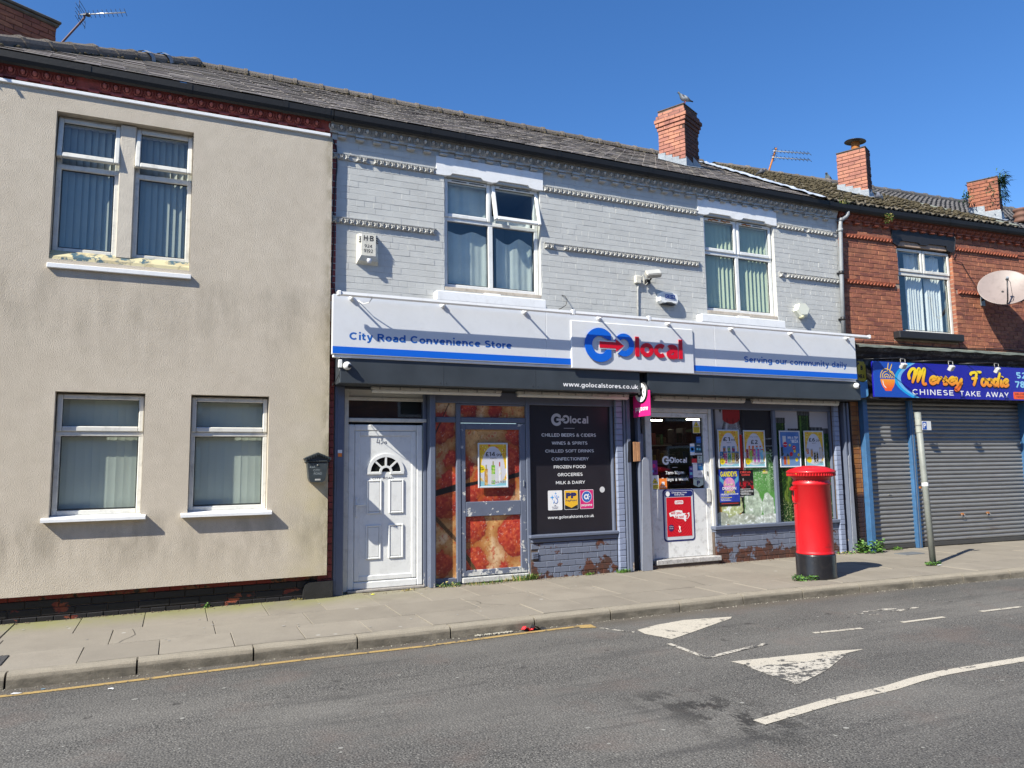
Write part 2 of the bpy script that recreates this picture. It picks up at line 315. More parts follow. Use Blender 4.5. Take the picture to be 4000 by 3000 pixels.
# ------------------------------------------------------------------ mesh tools
class MB:
    def __init__(s): s.v = []; s.f = []; s.sm = []; s.mi = []; s.cur = 0; s.M = None
    def add(s, vs, fs, smooth=False):
        o = len(s.v)
        if s.M is not None: vs = [tuple(s.M @ Vector(p)) for p in vs]
        s.v.extend(vs); s.f.extend([tuple(i + o for i in f) for f in fs]); s.sm.extend([smooth] * len(fs)); s.mi.extend([s.cur] * len(fs)); return s
    def box(s, x0, x1, y0, y1, z0, z1):
        x0, x1 = min(x0, x1), max(x0, x1); y0, y1 = min(y0, y1), max(y0, y1); z0, z1 = min(z0, z1), max(z0, z1)
        return s.add([(x0, y0, z0), (x1, y0, z0), (x1, y1, z0), (x0, y1, z0), (x0, y0, z1), (x1, y0, z1), (x1, y1, z1), (x0, y1, z1)],
              [(0, 3, 2, 1), (4, 5, 6, 7), (0, 1, 5, 4), (1, 2, 6, 5), (2, 3, 7, 6), (3, 0, 4, 7)])
    def cbox(s, x0, x1, y0, y1, z0, z1, b=.004):
        x0, x1 = min(x0, x1), max(x0, x1); y0, y1 = min(y0, y1), max(y0, y1); z0, z1 = min(z0, z1), max(z0, z1)
        b = min(b, (x1 - x0) * .45, (y1 - y0) * .45, (z1 - z0) * .45)
        X = (x0, x1); Y = (y0, y1); Z = (z0, z1); vs = []; ix = {}
        for i in (0, 1):
            for j in (0, 1):
                for k in (0, 1):
                    for a in (0, 1, 2):
                        p = [X[i], Y[j], Z[k]]; sg = [1 if i == 0 else -1, 1 if j == 0 else -1, 1 if k == 0 else -1]
                        for q in (0, 1, 2):
                            if q != a: p[q] += b * sg[q]
                        ix[i, j, k, a] = len(vs); vs.append(tuple(p))
        g = lambda i, j, k, a: ix[i, j, k, a]
        fs = []
        for i in (0, 1):
            fs.append((g(i, 0, 0, 0), g(i, 0, 1, 0), g(i, 1, 1, 0), g(i, 1, 0, 0)) if i == 0 else (g(i, 0, 0, 0), g(i, 1, 0, 0), g(i, 1, 1, 0), g(i, 0, 1, 0)))
            j = i; fs.append((g(0, j, 0, 1), g(1, j, 0, 1), g(1, j, 1, 1), g(0, j, 1, 1)) if j == 0 else (g(0, j, 0, 1), g(0, j, 1, 1), g(1, j, 1, 1), g(1, j, 0, 1)))
            k = i; fs.append((g(0, 0, k, 2), g(0, 1, k, 2), g(1, 1, k, 2), g(1, 0, k, 2)) if k == 0 else (g(0, 0, k, 2), g(1, 0, k, 2), g(1, 1, k, 2), g(0, 1, k, 2)))
        for i in (0, 1):
            for j in (0, 1):
                fs.append((g(i, j, 0, 0), g(i, j, 1, 0), g(i, j, 1, 1), g(i, j, 0, 1)))
                fs.append((g(i, 0, j, 0), g(i, 1, j, 0), g(i, 1, j, 2), g(i, 0, j, 2)))
                fs.append((g(0, i, j, 1), g(1, i, j, 1), g(1, i, j, 2), g(0, i, j, 2)))
                for k in (0, 1): fs.append((g(i, j, k, 0), g(i, j, k, 1), g(i, j, k, 2)))
        return s.add(vs, fs)
    def quad(s, a, b, c, d): return s.add([a, b, c, d], [(0, 1, 2, 3)])
    def poly(s, pts): return s.add(pts, [tuple(range(len(pts)))])
    def tube(s, pts, r, n=8, caps=True):
        pts = [Vector(p) for p in pts]; rr = r if isinstance(r, (list, tuple)) else [r] * len(pts)
        vs = []; prev = None
        for i, p in enumerate(pts):
            d = (pts[min(i + 1, len(pts) - 1)] - pts[max(i - 1, 0)]).normalized()
            a = Vector((0, 0, 1)) if abs(d.z) < .9 else Vector((1, 0, 0))
            if prev is not None: a = prev
            x = (a - d * a.dot(d)).normalized(); y = d.cross(x); prev = x
            for k in range(n):
                t = 2 * math.pi * k / n; vs.append(tuple(p + (x * math.cos(t) + y * math.sin(t)) * rr[i]))
        fs = [(i * n + k, i * n + (k + 1) % n, (i + 1) * n + (k + 1) % n, (i + 1) * n + k) for i in range(len(pts) - 1) for k in range(n)]
        s.add(vs, fs, True)
        if caps:
            o = len(s.v) - len(vs); s.f.append(tuple(o + k for k in range(n - 1, -1, -1))); s.f.append(tuple(o + len(vs) - n + k for k in range(n)))
            s.sm += [False, False]; s.mi += [s.cur, s.cur]
        return s
    def lathe(s, prof, c=(0, 0, 0), n=32, smooth=True, axis='z'):
        vs = []
        for (r, h) in prof:
            for k in range(n):
                t = 2 * math.pi * k / n
                if axis == 'z': vs.append((c[0] + r * math.cos(t), c[1] + r * math.sin(t), c[2] + h))
                else: vs.append((c[0] + r * math.cos(t), c[1] + h, c[2] + r * math.sin(t)))
        m = len(prof); fs = [(i * n + k, i * n + (k + 1) % n, (i + 1) * n + (k + 1) % n, (i + 1) * n + k) for i in range(m - 1) for k in range(n)]
        s.add(vs, fs, smooth); return s
    def prism(s, poly, a0, a1, axis='y'):
        # poly: 2D points; axis y: (x,z); axis x: (y,z); axis z: (x,y)
        n = len(poly); P = lambda p, a: {'y': (p[0], a, p[1]), 'x': (a, p[0], p[1]), 'z': (p[0], p[1], a)}[axis]
        vs = [P(p, a0) for p in poly] + [P(p, a1) for p in poly]
        return s.add(vs, [tuple(range(n)), tuple(range(2 * n - 1, n - 1, -1))] + [(i, (i + 1) % n, n + (i + 1) % n, n + i) for i in range(n)])
    def mesh(s, name, mats, fix=True):
        me = bpy.data.meshes.new(name); me.from_pydata(s.v, [], s.f); mats = mats if isinstance(mats, (list, tuple)) else [mats]
        for m in mats: me.materials.append(m)
        me.polygons.foreach_set('use_smooth', s.sm); me.polygons.foreach_set('material_index', s.mi)
        if fix:
            import bmesh
            b = bmesh.new(); b.from_mesh(me); bmesh.ops.recalc_face_normals(b, faces=b.faces); b.to_mesh(me); b.free()
        me.update(); return me
    def build(s, name, mats, parent=None, loc=(0, 0, 0), rot=(0, 0, 0), **kw):
        return obj(name, s.mesh(name, mats), parent, loc, rot, **kw)
INV = {}
def obj(name, me, parent=None, loc=(0, 0, 0), rot=(0, 0, 0), kind=None, label=None):
    o = bpy.data.objects.new(name, me); COL.objects.link(o); o.location = loc; o.rotation_euler = rot
    if parent is not None:
        o.parent = parent
        if parent.name in INV: o.matrix_parent_inverse = INV[parent.name]
    if kind: o['kind'] = kind
    if label: o['label'] = label
    return o
def tag(o, label, cat, group=None, kind=None):
    o['label'] = label; o['category'] = cat
    if group: o['group'] = group
    if kind: o['kind'] = kind
    return o
def thing(name, label, cat, loc=(0, 0, 0), rz=0, group=None, local=False):
    """Empty at the thing's base. local=False: its parts are built in world coordinates."""
    o = bpy.data.objects.new(name, None); COL.objects.link(o); o.location = loc; o.rotation_euler = (0, 0, rz)
    o.empty_display_size = .2
    tag(o, label, cat, group)
    if not local: INV[o.name] = (Matrix.Translation(loc) @ Matrix.Rotation(rz, 4, 'Z')).inverted()
    return o
def struct(o): o['kind'] = 'structure'; return o

# ---- a plain geometric sans drawn with strokes (all lettering on signs, posters and stickers)
def _arc(cx, cy, rx, ry, a0, a1, n=14): return [(cx + rx * math.cos(R(a)), cy + ry * math.sin(R(a))) for a in np.linspace(a0, a1, n).tolist()]
def glyph(ch, h):
    """centre lines for a stroke half-width h; returns advance width and strokes"""
    X = .53; C = .72; r = .27 - h; ry = X / 2 - h; cy = X / 2
    o = lambda cx: _arc(cx, cy, r, ry, 90, 450, 26)
    O_ = lambda cx, w_: _arc(cx, C / 2, w_ / 2 - h, C / 2 - h, 90, 450, 30)
    G = {
     'a': (.49, [_arc(.24, X - .17 - h * .0, .19 - h * .4, .17 - h, 150, 0, 12) + [(.47 - h, .30), (.47 - h, 0)], [(.47 - h, .31), (.24, .31)] + _arc(.20, .155 + h * .0, .20 - h, .155 - h * .75, 95, 270, 10) + [(.30, h * .7), (.47 - h, .12)]]),
     'b': (.58, [[(h, 0), (h, .74)], o(.28)]), 'c': (.50, [_arc(.27, cy, r, ry, 48, 312, 20)]), 'd': (.58, [[(.55 - h, 0), (.55 - h, .74)], o(.27)]),
     'e': (.54, [[(h * 1.5, cy + .01), (.54 - h * 1.2, cy + .01)] , _arc(.27, cy, r, ry, 3, 318, 24)]), 'f': (.33, [[(.12, 0), (.12, .58)] + _arc(.27, .58, .15, .16 - h, 180, 80, 8), [(.0, X - h), (.30, X - h)]]),
     'g': (.58, [o(.27), [(.55 - h, X), (.55 - h, .0)] + _arc(.28, .0, .27 - h, .21 - h, 0, -150, 12)]), 'h': (.55, [[(h, 0), (h, .74)], [(h, .25)] + _arc(.27, X - .24, .25 - h, .24 - h, 170, 0, 10) + [(.52 - h, 0)]]),
     'i': (.19, [[(.095, 0), (.095, X)], [(.095, .63), (.095, .63 + 2 * h)]]), 'j': (.2, [[(.1, X), (.1, -.1)], [(.1, .63), (.1, .63 + 2 * h)]]), 'k': (.50, [[(h, 0), (h, .74)], [(h, .17), (.44, X)], [(.20, .30), (.48, 0)]]), 'l': (.19, [[(.095, 0), (.095, .74)]]),
     'm': (.86, [[(h, 0), (h, X)], [(h, .25)] + _arc(.245, X - .22, .225 - h, .22 - h, 170, 0, 9) + [(.47 - h, 0)], [(.47 - h, .25)] + _arc(.64, X - .22, .22 - h * .5, .22 - h, 175, 0, 9) + [(.86 - h * 1.3, 0)]]),
     'n': (.55, [[(h, 0), (h, X)], [(h, .25)] + _arc(.27, X - .24, .25 - h, .24 - h, 170, 0, 10) + [(.52 - h, 0)]]), 'o': (.56, [o(.28)]), 'p': (.58, [[(h, X), (h, -.19)], o(.28)]), 'q': (.58, [[(.55 - h, X), (.55 - h, -.19)], o(.27)]),
     'r': (.34, [[(h, 0), (h, X)], [(h, .24)] + _arc(.30, X - .25, .30 - h, .25 - h, 175, 82, 8)]),
     's': (.43, [_arc(.21, X - .145, .18 - h * .5, .145 - h, 35, 200, 10) + [(.12, cy + .03), (.30, cy - .03)] + _arc(.21, .145, .19 - h * .5, .145 - h, 20, -145, 10)]),
     't': (.35, [[(.13, .66), (.13, .16)] + _arc(.28, .16, .15, .16 - h, 180, 285, 8), [(.0, X - h), (.31, X - h)]]), 'u': (.55, [[(h, X), (h, .22)] + _arc(.265, .24, .25 - h, .24 - h, 180, 355, 10), [(.53 - h, X), (.53 - h, 0)]]),
     'v': (.50, [[(.02 + h * .6, X), (.25, h * .3)], [(.48 - h * .6, X), (.25, h * .3)]]), 'w': (.80, [[(.02 + h * .6, X), (.21, h * .3)], [(.21, h * .3), (.40, X)], [(.40, X), (.59, h * .3)], [(.59, h * .3), (.78 - h * .6, X)]]),
     'x': (.48, [[(.03, X), (.45, 0)], [(.45, X), (.03, 0)]]), 'y': (.50, [[(.02 + h * .6, X), (.26, .02)], [(.48 - h * .6, X), (.25, -.06), (.16, -.17 + h * .2), (.05, -.17 + h * .2)]]), 'z': (.44, [[(.02, X - h), (.40, X - h)], [(.40 - h * .3, X - h), (.04 + h * .3, h)], [(.02, h), (.42, h)]]),
     'A': (.70, [[(.02 + h * .7, 0), (.35, C - h * .4)], [(.68 - h * .7, 0), (.35, C - h * .4)], [(.16, .21), (.54, .21)]]), 'B': (.60, [[(h, 0), (h, C)], [(h, C - h), (.30, C - h)] + _arc(.34, C - .185, .20 - h * .4, .185 - h, 90, -90, 9) + [(h, C / 2)], [(h, .375), (.34, .375)] + _arc(.36, .19, .22 - h * .6, .19 - h, 90, -90, 9) + [(h, h)]]),
     'C': (.70, [_arc(.36, C / 2, .36 - h, C / 2 - h, 44, 316, 26)]), 'D': (.68, [[(h, 0), (h, C)], [(h, C - h), (.28, C - h)] + _arc(.28, C / 2, .38 - h, C / 2 - h, 88, -88, 16) + [(h, h)]]), 'E': (.55, [[(h, 0), (h, C)], [(h, C - h), (.52, C - h)], [(h, C / 2), (.46, C / 2)], [(h, h), (.52, h)]]),
     'F': (.53, [[(h, 0), (h, C)], [(h, C - h), (.51, C - h)], [(h, C / 2 - .02), (.45, C / 2 - .02)]]), 'G': (.74, [_arc(.36, C / 2, .36 - h, C / 2 - h, 46, 360, 28), [(.40, .34), (.72, .34)]]), 'H': (.66, [[(h, 0), (h, C)], [(.63 - h, 0), (.63 - h, C)], [(h, C / 2), (.63 - h, C / 2)]]), 'I': (.22, [[(.11, 0), (.11, C)]]),
     'J': (.5, [[(.42 - h, C), (.42 - h, .2)] + _arc(.22, .2, .2 - h, .2 - h, 0, -150, 9)]), 'K': (.63, [[(h, 0), (h, C)], [(h, .24), (.56, C)], [(.24, .40), (.60, 0)]]), 'L': (.50, [[(h, 0), (h, C)], [(h, h), (.47, h)]]), 'M': (.78, [[(h, 0), (h, C)], [(.75 - h, 0), (.75 - h, C)], [(h, C), (.375, .22)], [(.75 - h, C), (.375, .22)]]),
     'N': (.68, [[(h, 0), (h, C)], [(.65 - h, 0), (.65 - h, C)], [(h, C), (.65 - h, 0)]]), 'O': (.76, [O_(.38, .74)]), 'P': (.58, [[(h, 0), (h, C)], [(h, C - h), (.30, C - h)] + _arc(.32, C - .225, .23 - h, .225 - h, 90, -90, 10) + [(h, C - .45 + h)]]), 'Q': (.76, [O_(.38, .74), [(.42, .2), (.68, .0)]]),
     'R': (.60, [[(h, 0), (h, C)], [(h, C - h), (.30, C - h)] + _arc(.32, C - .215, .23 - h, .215 - h, 90, -90, 10) + [(h, C - .43 + h)], [(.30, .3), (.55, 0)]]), 'S': (.58, [_arc(.29, C - .195, .24 - h * .5, .195 - h, 35, 210, 12) + [(.16, C / 2 + .03), (.40, C / 2 - .03)] + _arc(.28, .195, .26 - h * .5, .195 - h, 25, -145, 12)]),
     'T': (.56, [[(.0, C - h), (.54, C - h)], [(.27, 0), (.27, C)]]), 'U': (.66, [[(h, C), (h, .28)] + _arc(.32, .28, .31 - h, .28 - h, 180, 360, 14) + [(.63 - h, C)]]), 'V': (.66, [[(.02, C), (.33, h * .3)], [(.64, C), (.33, h * .3)]]), 'W': (.98, [[(.02, C), (.26, h * .3)], [(.26, h * .3), (.49, C)], [(.49, C), (.72, h * .3)], [(.72, h * .3), (.96, C)]]), 'X': (.6, [[(.03, C), (.57, 0)], [(.57, C), (.03, 0)]]),
     'Y': (.60, [[(.02, C), (.30, .30)], [(.58, C), (.30, .30)], [(.30, .33), (.30, 0)]]), 'Z': (.58, [[(.02, C - h), (.54, C - h)], [(.53, C - h), (.05, h)], [(.03, h), (.56, h)]]),
     '0': (.62, [O_(.30, .58)]), '1': (.34, [[(.22, 0), (.22, C)], [(.22, C - h), (.03, C - .14)]]), '2': (.54, [_arc(.26, C - .21, .24 - h, .21 - h, 160, -25, 12) + [(.03 + h, h)], [(.02, h), (.51, h)]]), '3': (.54, [_arc(.25, C - .19, .22 - h * .6, .19 - h, 150, -88, 12), _arc(.25, .20, .25 - h * .6, .20 - h, 88, -150, 12)]),
     '4': (.58, [[(.42, 0), (.42, C)], [(.42, C), (.04, .20)], [(.02, .20), (.56, .20)]]), '5': (.55, [[(.10, C - h), (.48, C - h)], [(.12, C), (.09, .40)], [(.09, .40)] + _arc(.26, .23, .25 - h, .23 - h, 110, -145, 14)]), '6': (.58, [_arc(.29, .23, .27 - h, .23 - h, 90, 450, 22), [(.02 + h, .23), (.06 + h, .48), (.24, C - h), (.46, C - .09)]]), '7': (.52, [[(.02, C - h), (.50, C - h)], [(.48, C - h), (.17, 0)]]),
     '8': (.58, [_arc(.28, C - .185, .22 - h * .6, .185 - h * .8, 90, 450, 20), _arc(.28, .205, .27 - h, .205 - h * .8, 90, 450, 22)]), '9': (.58, [_arc(.28, C - .23, .27 - h, .23 - h, 90, 450, 22), [(.55 - h, C - .23), (.50 - h, .24), (.30, h), (.10, .09)]]),
     '£': (.56, [_arc(.33, C - .18, .19 - h * .5, .18 - h, 25, 180, 9) + [(.15, .3), (.12, h)], [(.03, h), (.54, h)], [(.03, .33), (.42, .33)]]), '.': (.20, [[(.08, 0), (.08, 2 * h)]]), '·': (.20, [[(.1, .3), (.1, .3 + 2 * h)]]), '-': (.34, [[(.04, .27), (.28, .27)]]), '?': (.5, [_arc(.24, C - .2, .22 - h, .2 - h, 165, -50, 10) + [(.24, .24)], [(.24, 0), (.24, 2 * h)]]), ' ': (.27, []),
     '&': (.68, [[(.62, .0), (.16, .50)] + _arc(.29, .56, .15 - h * .3, .16 - h, 200, -20, 10) + [(.40, .44), (.12, .30), (.03 + h * .6, .18), (.12, h), (.30, h), (.48, .13), (.60, .36)]])}
    return G.get(ch, G[' '])
def text(body, x0, x1, z0, z1, y, mat, parent=None, bold=0.0, name='lettering', depth=0.0, shear=0, M=None, spacing=1.0):
    """Lettering in the plane y=const read from -y, fitted to the box x0..x1, z0..z1."""
    h = (.098 + bold * 1.9) / 2; quads = []; x = 0
    for ch in body:
        adv, strokes = glyph(ch, h)
        for k, P in enumerate(strokes):
            n = len(P); Lf = []; Rt = []; closed = n > 3 and math.hypot(P[0][0] - P[-1][0], P[0][1] - P[-1][1]) < 1e-6
            for i in range(n):
                a = P[i - 1] if i > 0 else (P[-2] if closed else P[0]); b = P[i + 1] if i < n - 1 else (P[1] if closed else P[-1])
                d0 = (P[i][0] - a[0], P[i][1] - a[1]); d1 = (b[0] - P[i][0], b[1] - P[i][1]); l0 = math.hypot(*d0) or 1; l1 = math.hypot(*d1) or 1
                dx_, dz_ = d0[0] / l0 + d1[0] / l1, d0[1] / l0 + d1[1] / l1; L_ = math.hypot(dx_, dz_) or 1; nx, nz = -dz_ / L_, dx_ / L_
                cs = 1.0
                if 0 < i < n - 1: cs = min(1.5, 1 / max(.5, abs((d0[0] / l0) * (dx_ / L_) + (d0[1] / l0) * (dz_ / L_))))
                Lf.append((x + P[i][0] + nx * h * cs, P[i][1] + nz * h * cs)); Rt.append((x + P[i][0] - nx * h * cs, P[i][1] - nz * h * cs))
            quads.append((Lf, Rt, k))
        x += adv + .058 * spacing + (spacing - 1) * .4
    A = [p for L_, Rr, k in quads for p in L_ + Rr]; lx0 = min(p[0] for p in A); lx1 = max(p[0] for p in A); lz0 = min(p[1] for p in A); lz1 = max(p[1] for p in A)
    sx = (x1 - x0) / (lx1 - lx0); sz = (z1 - z0) / (lz1 - lz0); F = lambda p: (x0 + (p[0] - lx0) * sx, z0 + (p[1] - lz0) * sz); m = MB()
    if M is not None: m.M = M
    for L_, Rr, k in quads:
        L2 = [F(p) for p in L_]; R2 = [F(p) for p in Rr]; yy_ = y - k * .00012
        for i in range(len(L2) - 1):
            if depth: m.prism([L2[i], R2[i], R2[i + 1], L2[i + 1]], yy_ - depth, yy_, 'y')
            else: m.quad((R2[i][0], yy_, R2[i][1]), (R2[i + 1][0], yy_, R2[i + 1][1]), (L2[i + 1][0], yy_, L2[i + 1][1]), (L2[i][0], yy_, L2[i][1]))
    return obj(name, m.mesh(name, mat, bool(depth)), parent)

# numpy value noise for printed pictures
def _h(ix, iy, s):
    v = np.sin(ix * 127.1 + iy * 311.7 + s * 74.7) * 43758.5453; return v - np.floor(v)
def vn(x, y, s=0):
    ix = np.floor(x); iy = np.floor(y); fx = x - ix; fy = y - iy; fx = fx * fx * (3 - 2 * fx); fy = fy * fy * (3 - 2 * fy)
    return (_h(ix, iy, s) * (1 - fx) + _h(ix + 1, iy, s) * fx) * (1 - fy) + (_h(ix, iy + 1, s) * (1 - fx) + _h(ix + 1, iy + 1, s) * fx) * fy
def fbm(x, y, s=0, o=4):
    r = 0; a = .5; t = 0
    for i in range(o): r = r + a * vn(x * 2 ** i, y * 2 ** i, s + i); t += a; a *= .55
    return r / t
def ss(x, a, b): t = np.clip((x - a) / (b - a), 0, 1); return t * t * (3 - 2 * t)
def lay(c, k, col):
    k = k[..., None]; return c * (1 - k) + np.array(col) * k if not isinstance(col, np.ndarray) or col.ndim == 1 else c * (1 - k) + col * k
def printed(name, fn, x0, x1, z0, z1, y, step, parent, mat=PRINT, M=None, **kw):
    nx = max(2, int((x1 - x0) / step) + 1); nz = max(2, int((z1 - z0) / step) + 1)
    X, Z = np.meshgrid(np.linspace(x0, x1, nx), np.linspace(z0, z1, nz)); c = np.clip(fn(X, Z), 0, 1)
    v = np.stack([X, np.full_like(X, y), Z], -1).reshape(-1, 3)
    i = np.arange(nx * nz).reshape(nz, nx); q = np.stack([i[:-1, :-1], i[:-1, 1:], i[1:, 1:], i[1:, :-1]], -1).reshape(-1, 4)
    me = bpy.data.meshes.new(name); me.from_pydata([tuple(p) if M is None else tuple(M @ Vector(p)) for p in v.tolist()], [], q.tolist())
    at = me.color_attributes.new('Col', 'FLOAT_COLOR', 'POINT'); cc = np.ones((nx * nz, 4)); cc[:, :3] = c.reshape(-1, 3)
    at.data.foreach_set('color', cc.ravel()); me.materials.append(mat); me.update()
    return obj(name, me, parent, **kw)

# bricks: specs collected first, the 300 that show largest become parts, the rest one part
_bm = {}
def brick_mesh(wd, h, d, mat, c=.005):
    k = (round(wd, 2), round(h, 3), round(d, 3), mat.name)
    if k not in _bm:
        m = MB(); X = k[0] / 2; Z = h / 2
        m.add([(-X, d, -Z), (X, d, -Z), (X, d, Z), (-X, d, Z), (-X, c, -Z), (X, c, -Z), (X, c, Z), (-X, c, Z),
               (-X + c, 0, -Z + c), (X - c, 0, -Z + c), (X - c, 0, Z - c), (-X + c, 0, Z - c)],
              [(8, 9, 10, 11), (4, 5, 9, 8), (5, 6, 10, 9), (6, 7, 11, 10), (7, 4, 8, 11), (0, 1, 5, 4), (1, 2, 6, 5), (2, 3, 7, 6), (3, 0, 4, 7)])
        _bm[k] = m.mesh('brick', mat, False)
    return _bm[k]
class Bricks:
    def __init__(s, root): s.items = []; s.root = root
    def add(s, me, M, parent=None, width=.22): s.items.append((me, M, parent or s.root, width))
    def flush(s, limit=300, name='brick', rest='brick_courses', mat=None):
        rootM = Matrix.Translation(s.root.location) @ Matrix.Rotation(s.root.rotation_euler.z, 4, 'Z') if s.root.name not in INV else Matrix()
        def score(it):
            p = rootM @ it[1].translation - CAM; d = p.dot(F_); 
            sx = p.dot(R_) / d; return it[3] / d * (1 if abs(sx) < .71 else .3)
        s.items.sort(key=score, reverse=True)
        for me, M, par, _ in s.items[:limit]:
            o = bpy.data.objects.new(name, me); COL.objects.link(o); o.parent = par; o.matrix_basis = M
            if par.name in INV: o.matrix_parent_inverse = INV[par.name]
        groups = {}
        for me, M, par, _ in s.items[limit:]: groups.setdefault((me.materials[0].name,), []).append((me, M))
        for k, lst in groups.items():
            V = []; Fc = []
            for me, M in lst:
                o = len(V); V.extend([tuple(M @ v.co) for v in me.vertices]); Fc.extend([tuple(i + o for i in p.vertices) for p in me.polygons])
            m2 = bpy.data.meshes.new(rest); m2.from_pydata(V, [], Fc); m2.materials.append(lst[0][0].materials[0]); m2.update()
            obj(rest, m2, s.root, kind='stuff')
def lay_wall(B, x0, x1, z0, z1, y, mat, holes=(), pitch=.0835, h=.077, header_every=6, parent=None, ph=0, jit=.003, sl=.232, joint=.006, d=.05, c=.005, base=Matrix()):
    row = 0; z = z0
    while z + h * .6 < z1:
        hh = min(h, z1 - z); zc = z + hh / 2
        header = (row + ph) % header_every == 0
        L = sl / 2 if header else sl
        off = (L / 2 if not header and row % 2 else 0) + (L * .25 if header else 0)
        x = x0 - off
        while x < x1:
            a = max(x, x0); b = min(x + L, x1); x += L
            segs = [(a, b)]
            for (hx0, hx1, hz0, hz1) in holes:
                if zc > hz0 and zc < hz1:
                    ns = []
                    for (p, q) in segs:
                        if q <= hx0 or p >= hx1: ns.append((p, q)); continue
                        if p < hx0: ns.append((p, hx0))
                        if q > hx1: ns.append((hx1, q))
                    segs = ns
            for (p, q) in segs:
                wdt = q - p - joint
                if wdt < .025: continue
                me = brick_mesh(wdt, hh - (pitch - h) * 0, d, mat, c)
                M = base @ Matrix.Translation(((p + q) / 2, y + random.uniform(-jit, jit), zc)) @ Matrix.Rotation(random.gauss(0, .006), 4, 'Y')
                B.add(me, M, parent, wdt)
        z += pitch; row += 1
def sheet_with_holes(mb, x0, x1, z0, z1, y, holes, t=.1):
    """front sheet with openings plus reveals of depth t"""
    xs = sorted({x0, x1, *[h[0] for h in holes], *[h[1] for h in holes]}); zs = sorted({z0, z1, *[h[2] for h in holes], *[h[3] for h in holes]})
    xs = [v for v in xs if x0 <= v <= x1]; zs = [v for v in zs if z0 <= v <= z1]
    for i in range(len(xs) - 1):
        for j in range(len(zs) - 1):
            cx = (xs[i] + xs[i + 1]) / 2; cz = (zs[j] + zs[j + 1]) / 2
            if any(h[0] < cx < h[1] and h[2] < cz < h[3] for h in holes): continue
            mb.quad((xs[i], y, zs[j]), (xs[i + 1], y, zs[j]), (xs[i + 1], y, zs[j + 1]), (xs[i], y, zs[j + 1]))
    for (a, b, c, d) in holes:
        mb.quad((a, y, c), (a, y + t, c), (a, y + t, d), (a, y, d)); mb.quad((b, y, c), (b, y, d), (b, y + t, d), (b, y + t, c))
        mb.quad((a, y, d), (a, y + t, d), (b, y + t, d), (b, y, d)); mb.quad((a, y, c), (b, y, c), (b, y + t, c), (a, y + t, c))

# ------------------------------------------------------------------ ground, road, pavement, kerb
def bend(x, y):
    k = 0 if x < 6.2 else (-.031 * (x - 6.2) ** 2 if x < 7.2 else -.031 - .062 * (x - 7.2))
    wshift = -.0674 * max(0, x - 10.66); t = min(1.0, max(0.0, -y / 2.2)); return y + wshift * (1 - t) + k * t
g = MB(); g.quad((-600, -600, -.30), (600, -600, -.30), (600, 600, -.30), (-600, 600, -.30)); struct(g.build('ground', plain('distant_ground', (.10, .10, .09), .9, .2, .2)))
road = struct(MB().quad((-90, -10.6, -.12), (90, -10.6, -.12), (90, -1.9, -.12), (-90, -1.9, -.12)).build('road', ASPHALT))
struct(MB().box(-90, 90, -13.2, -10.6, -.28, .0).build('far_pavement', PAVING))
pave = struct(MB().poly([(-60, 1.0, -.035), (-60, -2.12, -.035)] + [(x, bend(x, -2.12), -.035) for x in np.linspace(0, 60, 61).tolist()] + [(60, -3.0, -.035), (60, 1, -.035)]).build('pavement', plain('joint_dirt', (.075, .068, .05), .95, .4, 20)))
def slab(x0, x1, y0, y1, dz):
    j = .0028; m = MB(); P = [(x0 + j, y0 + j), (x1 - j, y0 + j), (x1 - j, y1 - j), (x0 + j, y1 - j)]; c = .004
    Q = [(x0 + j + c, y0 + j + c), (x1 - j - c, y0 + j + c), (x1 - j - c, y1 - j - c), (x0 + j + c, y1 - j - c)]
    tl = [random.uniform(-.003, .003) for _ in range(4)]
    vs = [(px, bend(px, py), -.034) for px, py in P] + [(px, bend(px, py), dz - c) for px, py in P] + [(px, bend(px, py), dz + tl[i]) for i, (px, py) in enumerate(Q)]
    fs = [(8, 9, 10, 11)] + [(4 + i, 4 + (i + 1) % 4, 8 + (i + 1) % 4, 8 + i) for i in range(4)] + [(i, (i + 1) % 4, 4 + (i + 1) % 4, 4 + i) for i in range(4)]
    m.add(vs, fs); return m
for (ya, yb, L, ph) in ((-.835, .32, .605, -.25), (-1.51, -.835, .905, .4), (-2.118, -1.51, .61, -.08)):
    n0 = int((-5 - ph) / L)
    for i in range(n0, int((21 - ph) / L)):
        x = ph + i * L
        slab(x, x + L, ya, yb, random.uniform(-.003, .002)).build('paving_slab', PAVING, pave)
kerb = struct(MB().poly([(-60, -2.12, -.05), (-60, -2.2, -.05)] + [(x, bend(x, -2.2), -.05) for x in np.linspace(0, 60, 61).tolist()] + [(x, bend(x, -2.12), -.05) for x in np.linspace(60, 0, 61).tolist()]).build('kerb', KERB))
for i in range(-6, 24):
    x0 = -.236 + .9135 * i + .004; x1 = x0 + .898; m = MB(); n = 6; prof = [(-2.128, -.2), (-2.128, -.004), (-2.205, -.004), (-2.225, -.010), (-2.238, -.024), (-2.246, -.05), (-2.252, -.2)]
    vs = []
    for k in range(n + 1):
        xx = x0 + (x1 - x0) * k / n
        for (py, pz) in prof: vs.append((xx, bend(xx, py) + random.uniform(-.002, .002), pz + (random.uniform(-.0025, .0015) if pz > -.1 else 0)))
    q = len(prof); fs = [(k * q + a, k * q + a + 1, (k + 1) * q + a + 1, (k + 1) * q + a) for k in range(n) for a in range(q - 1)] + [tuple(range(q)), tuple(range(n * q, n * q + q))]
    m.add(vs, fs); m.build('kerb_stone', KERB, kerb)
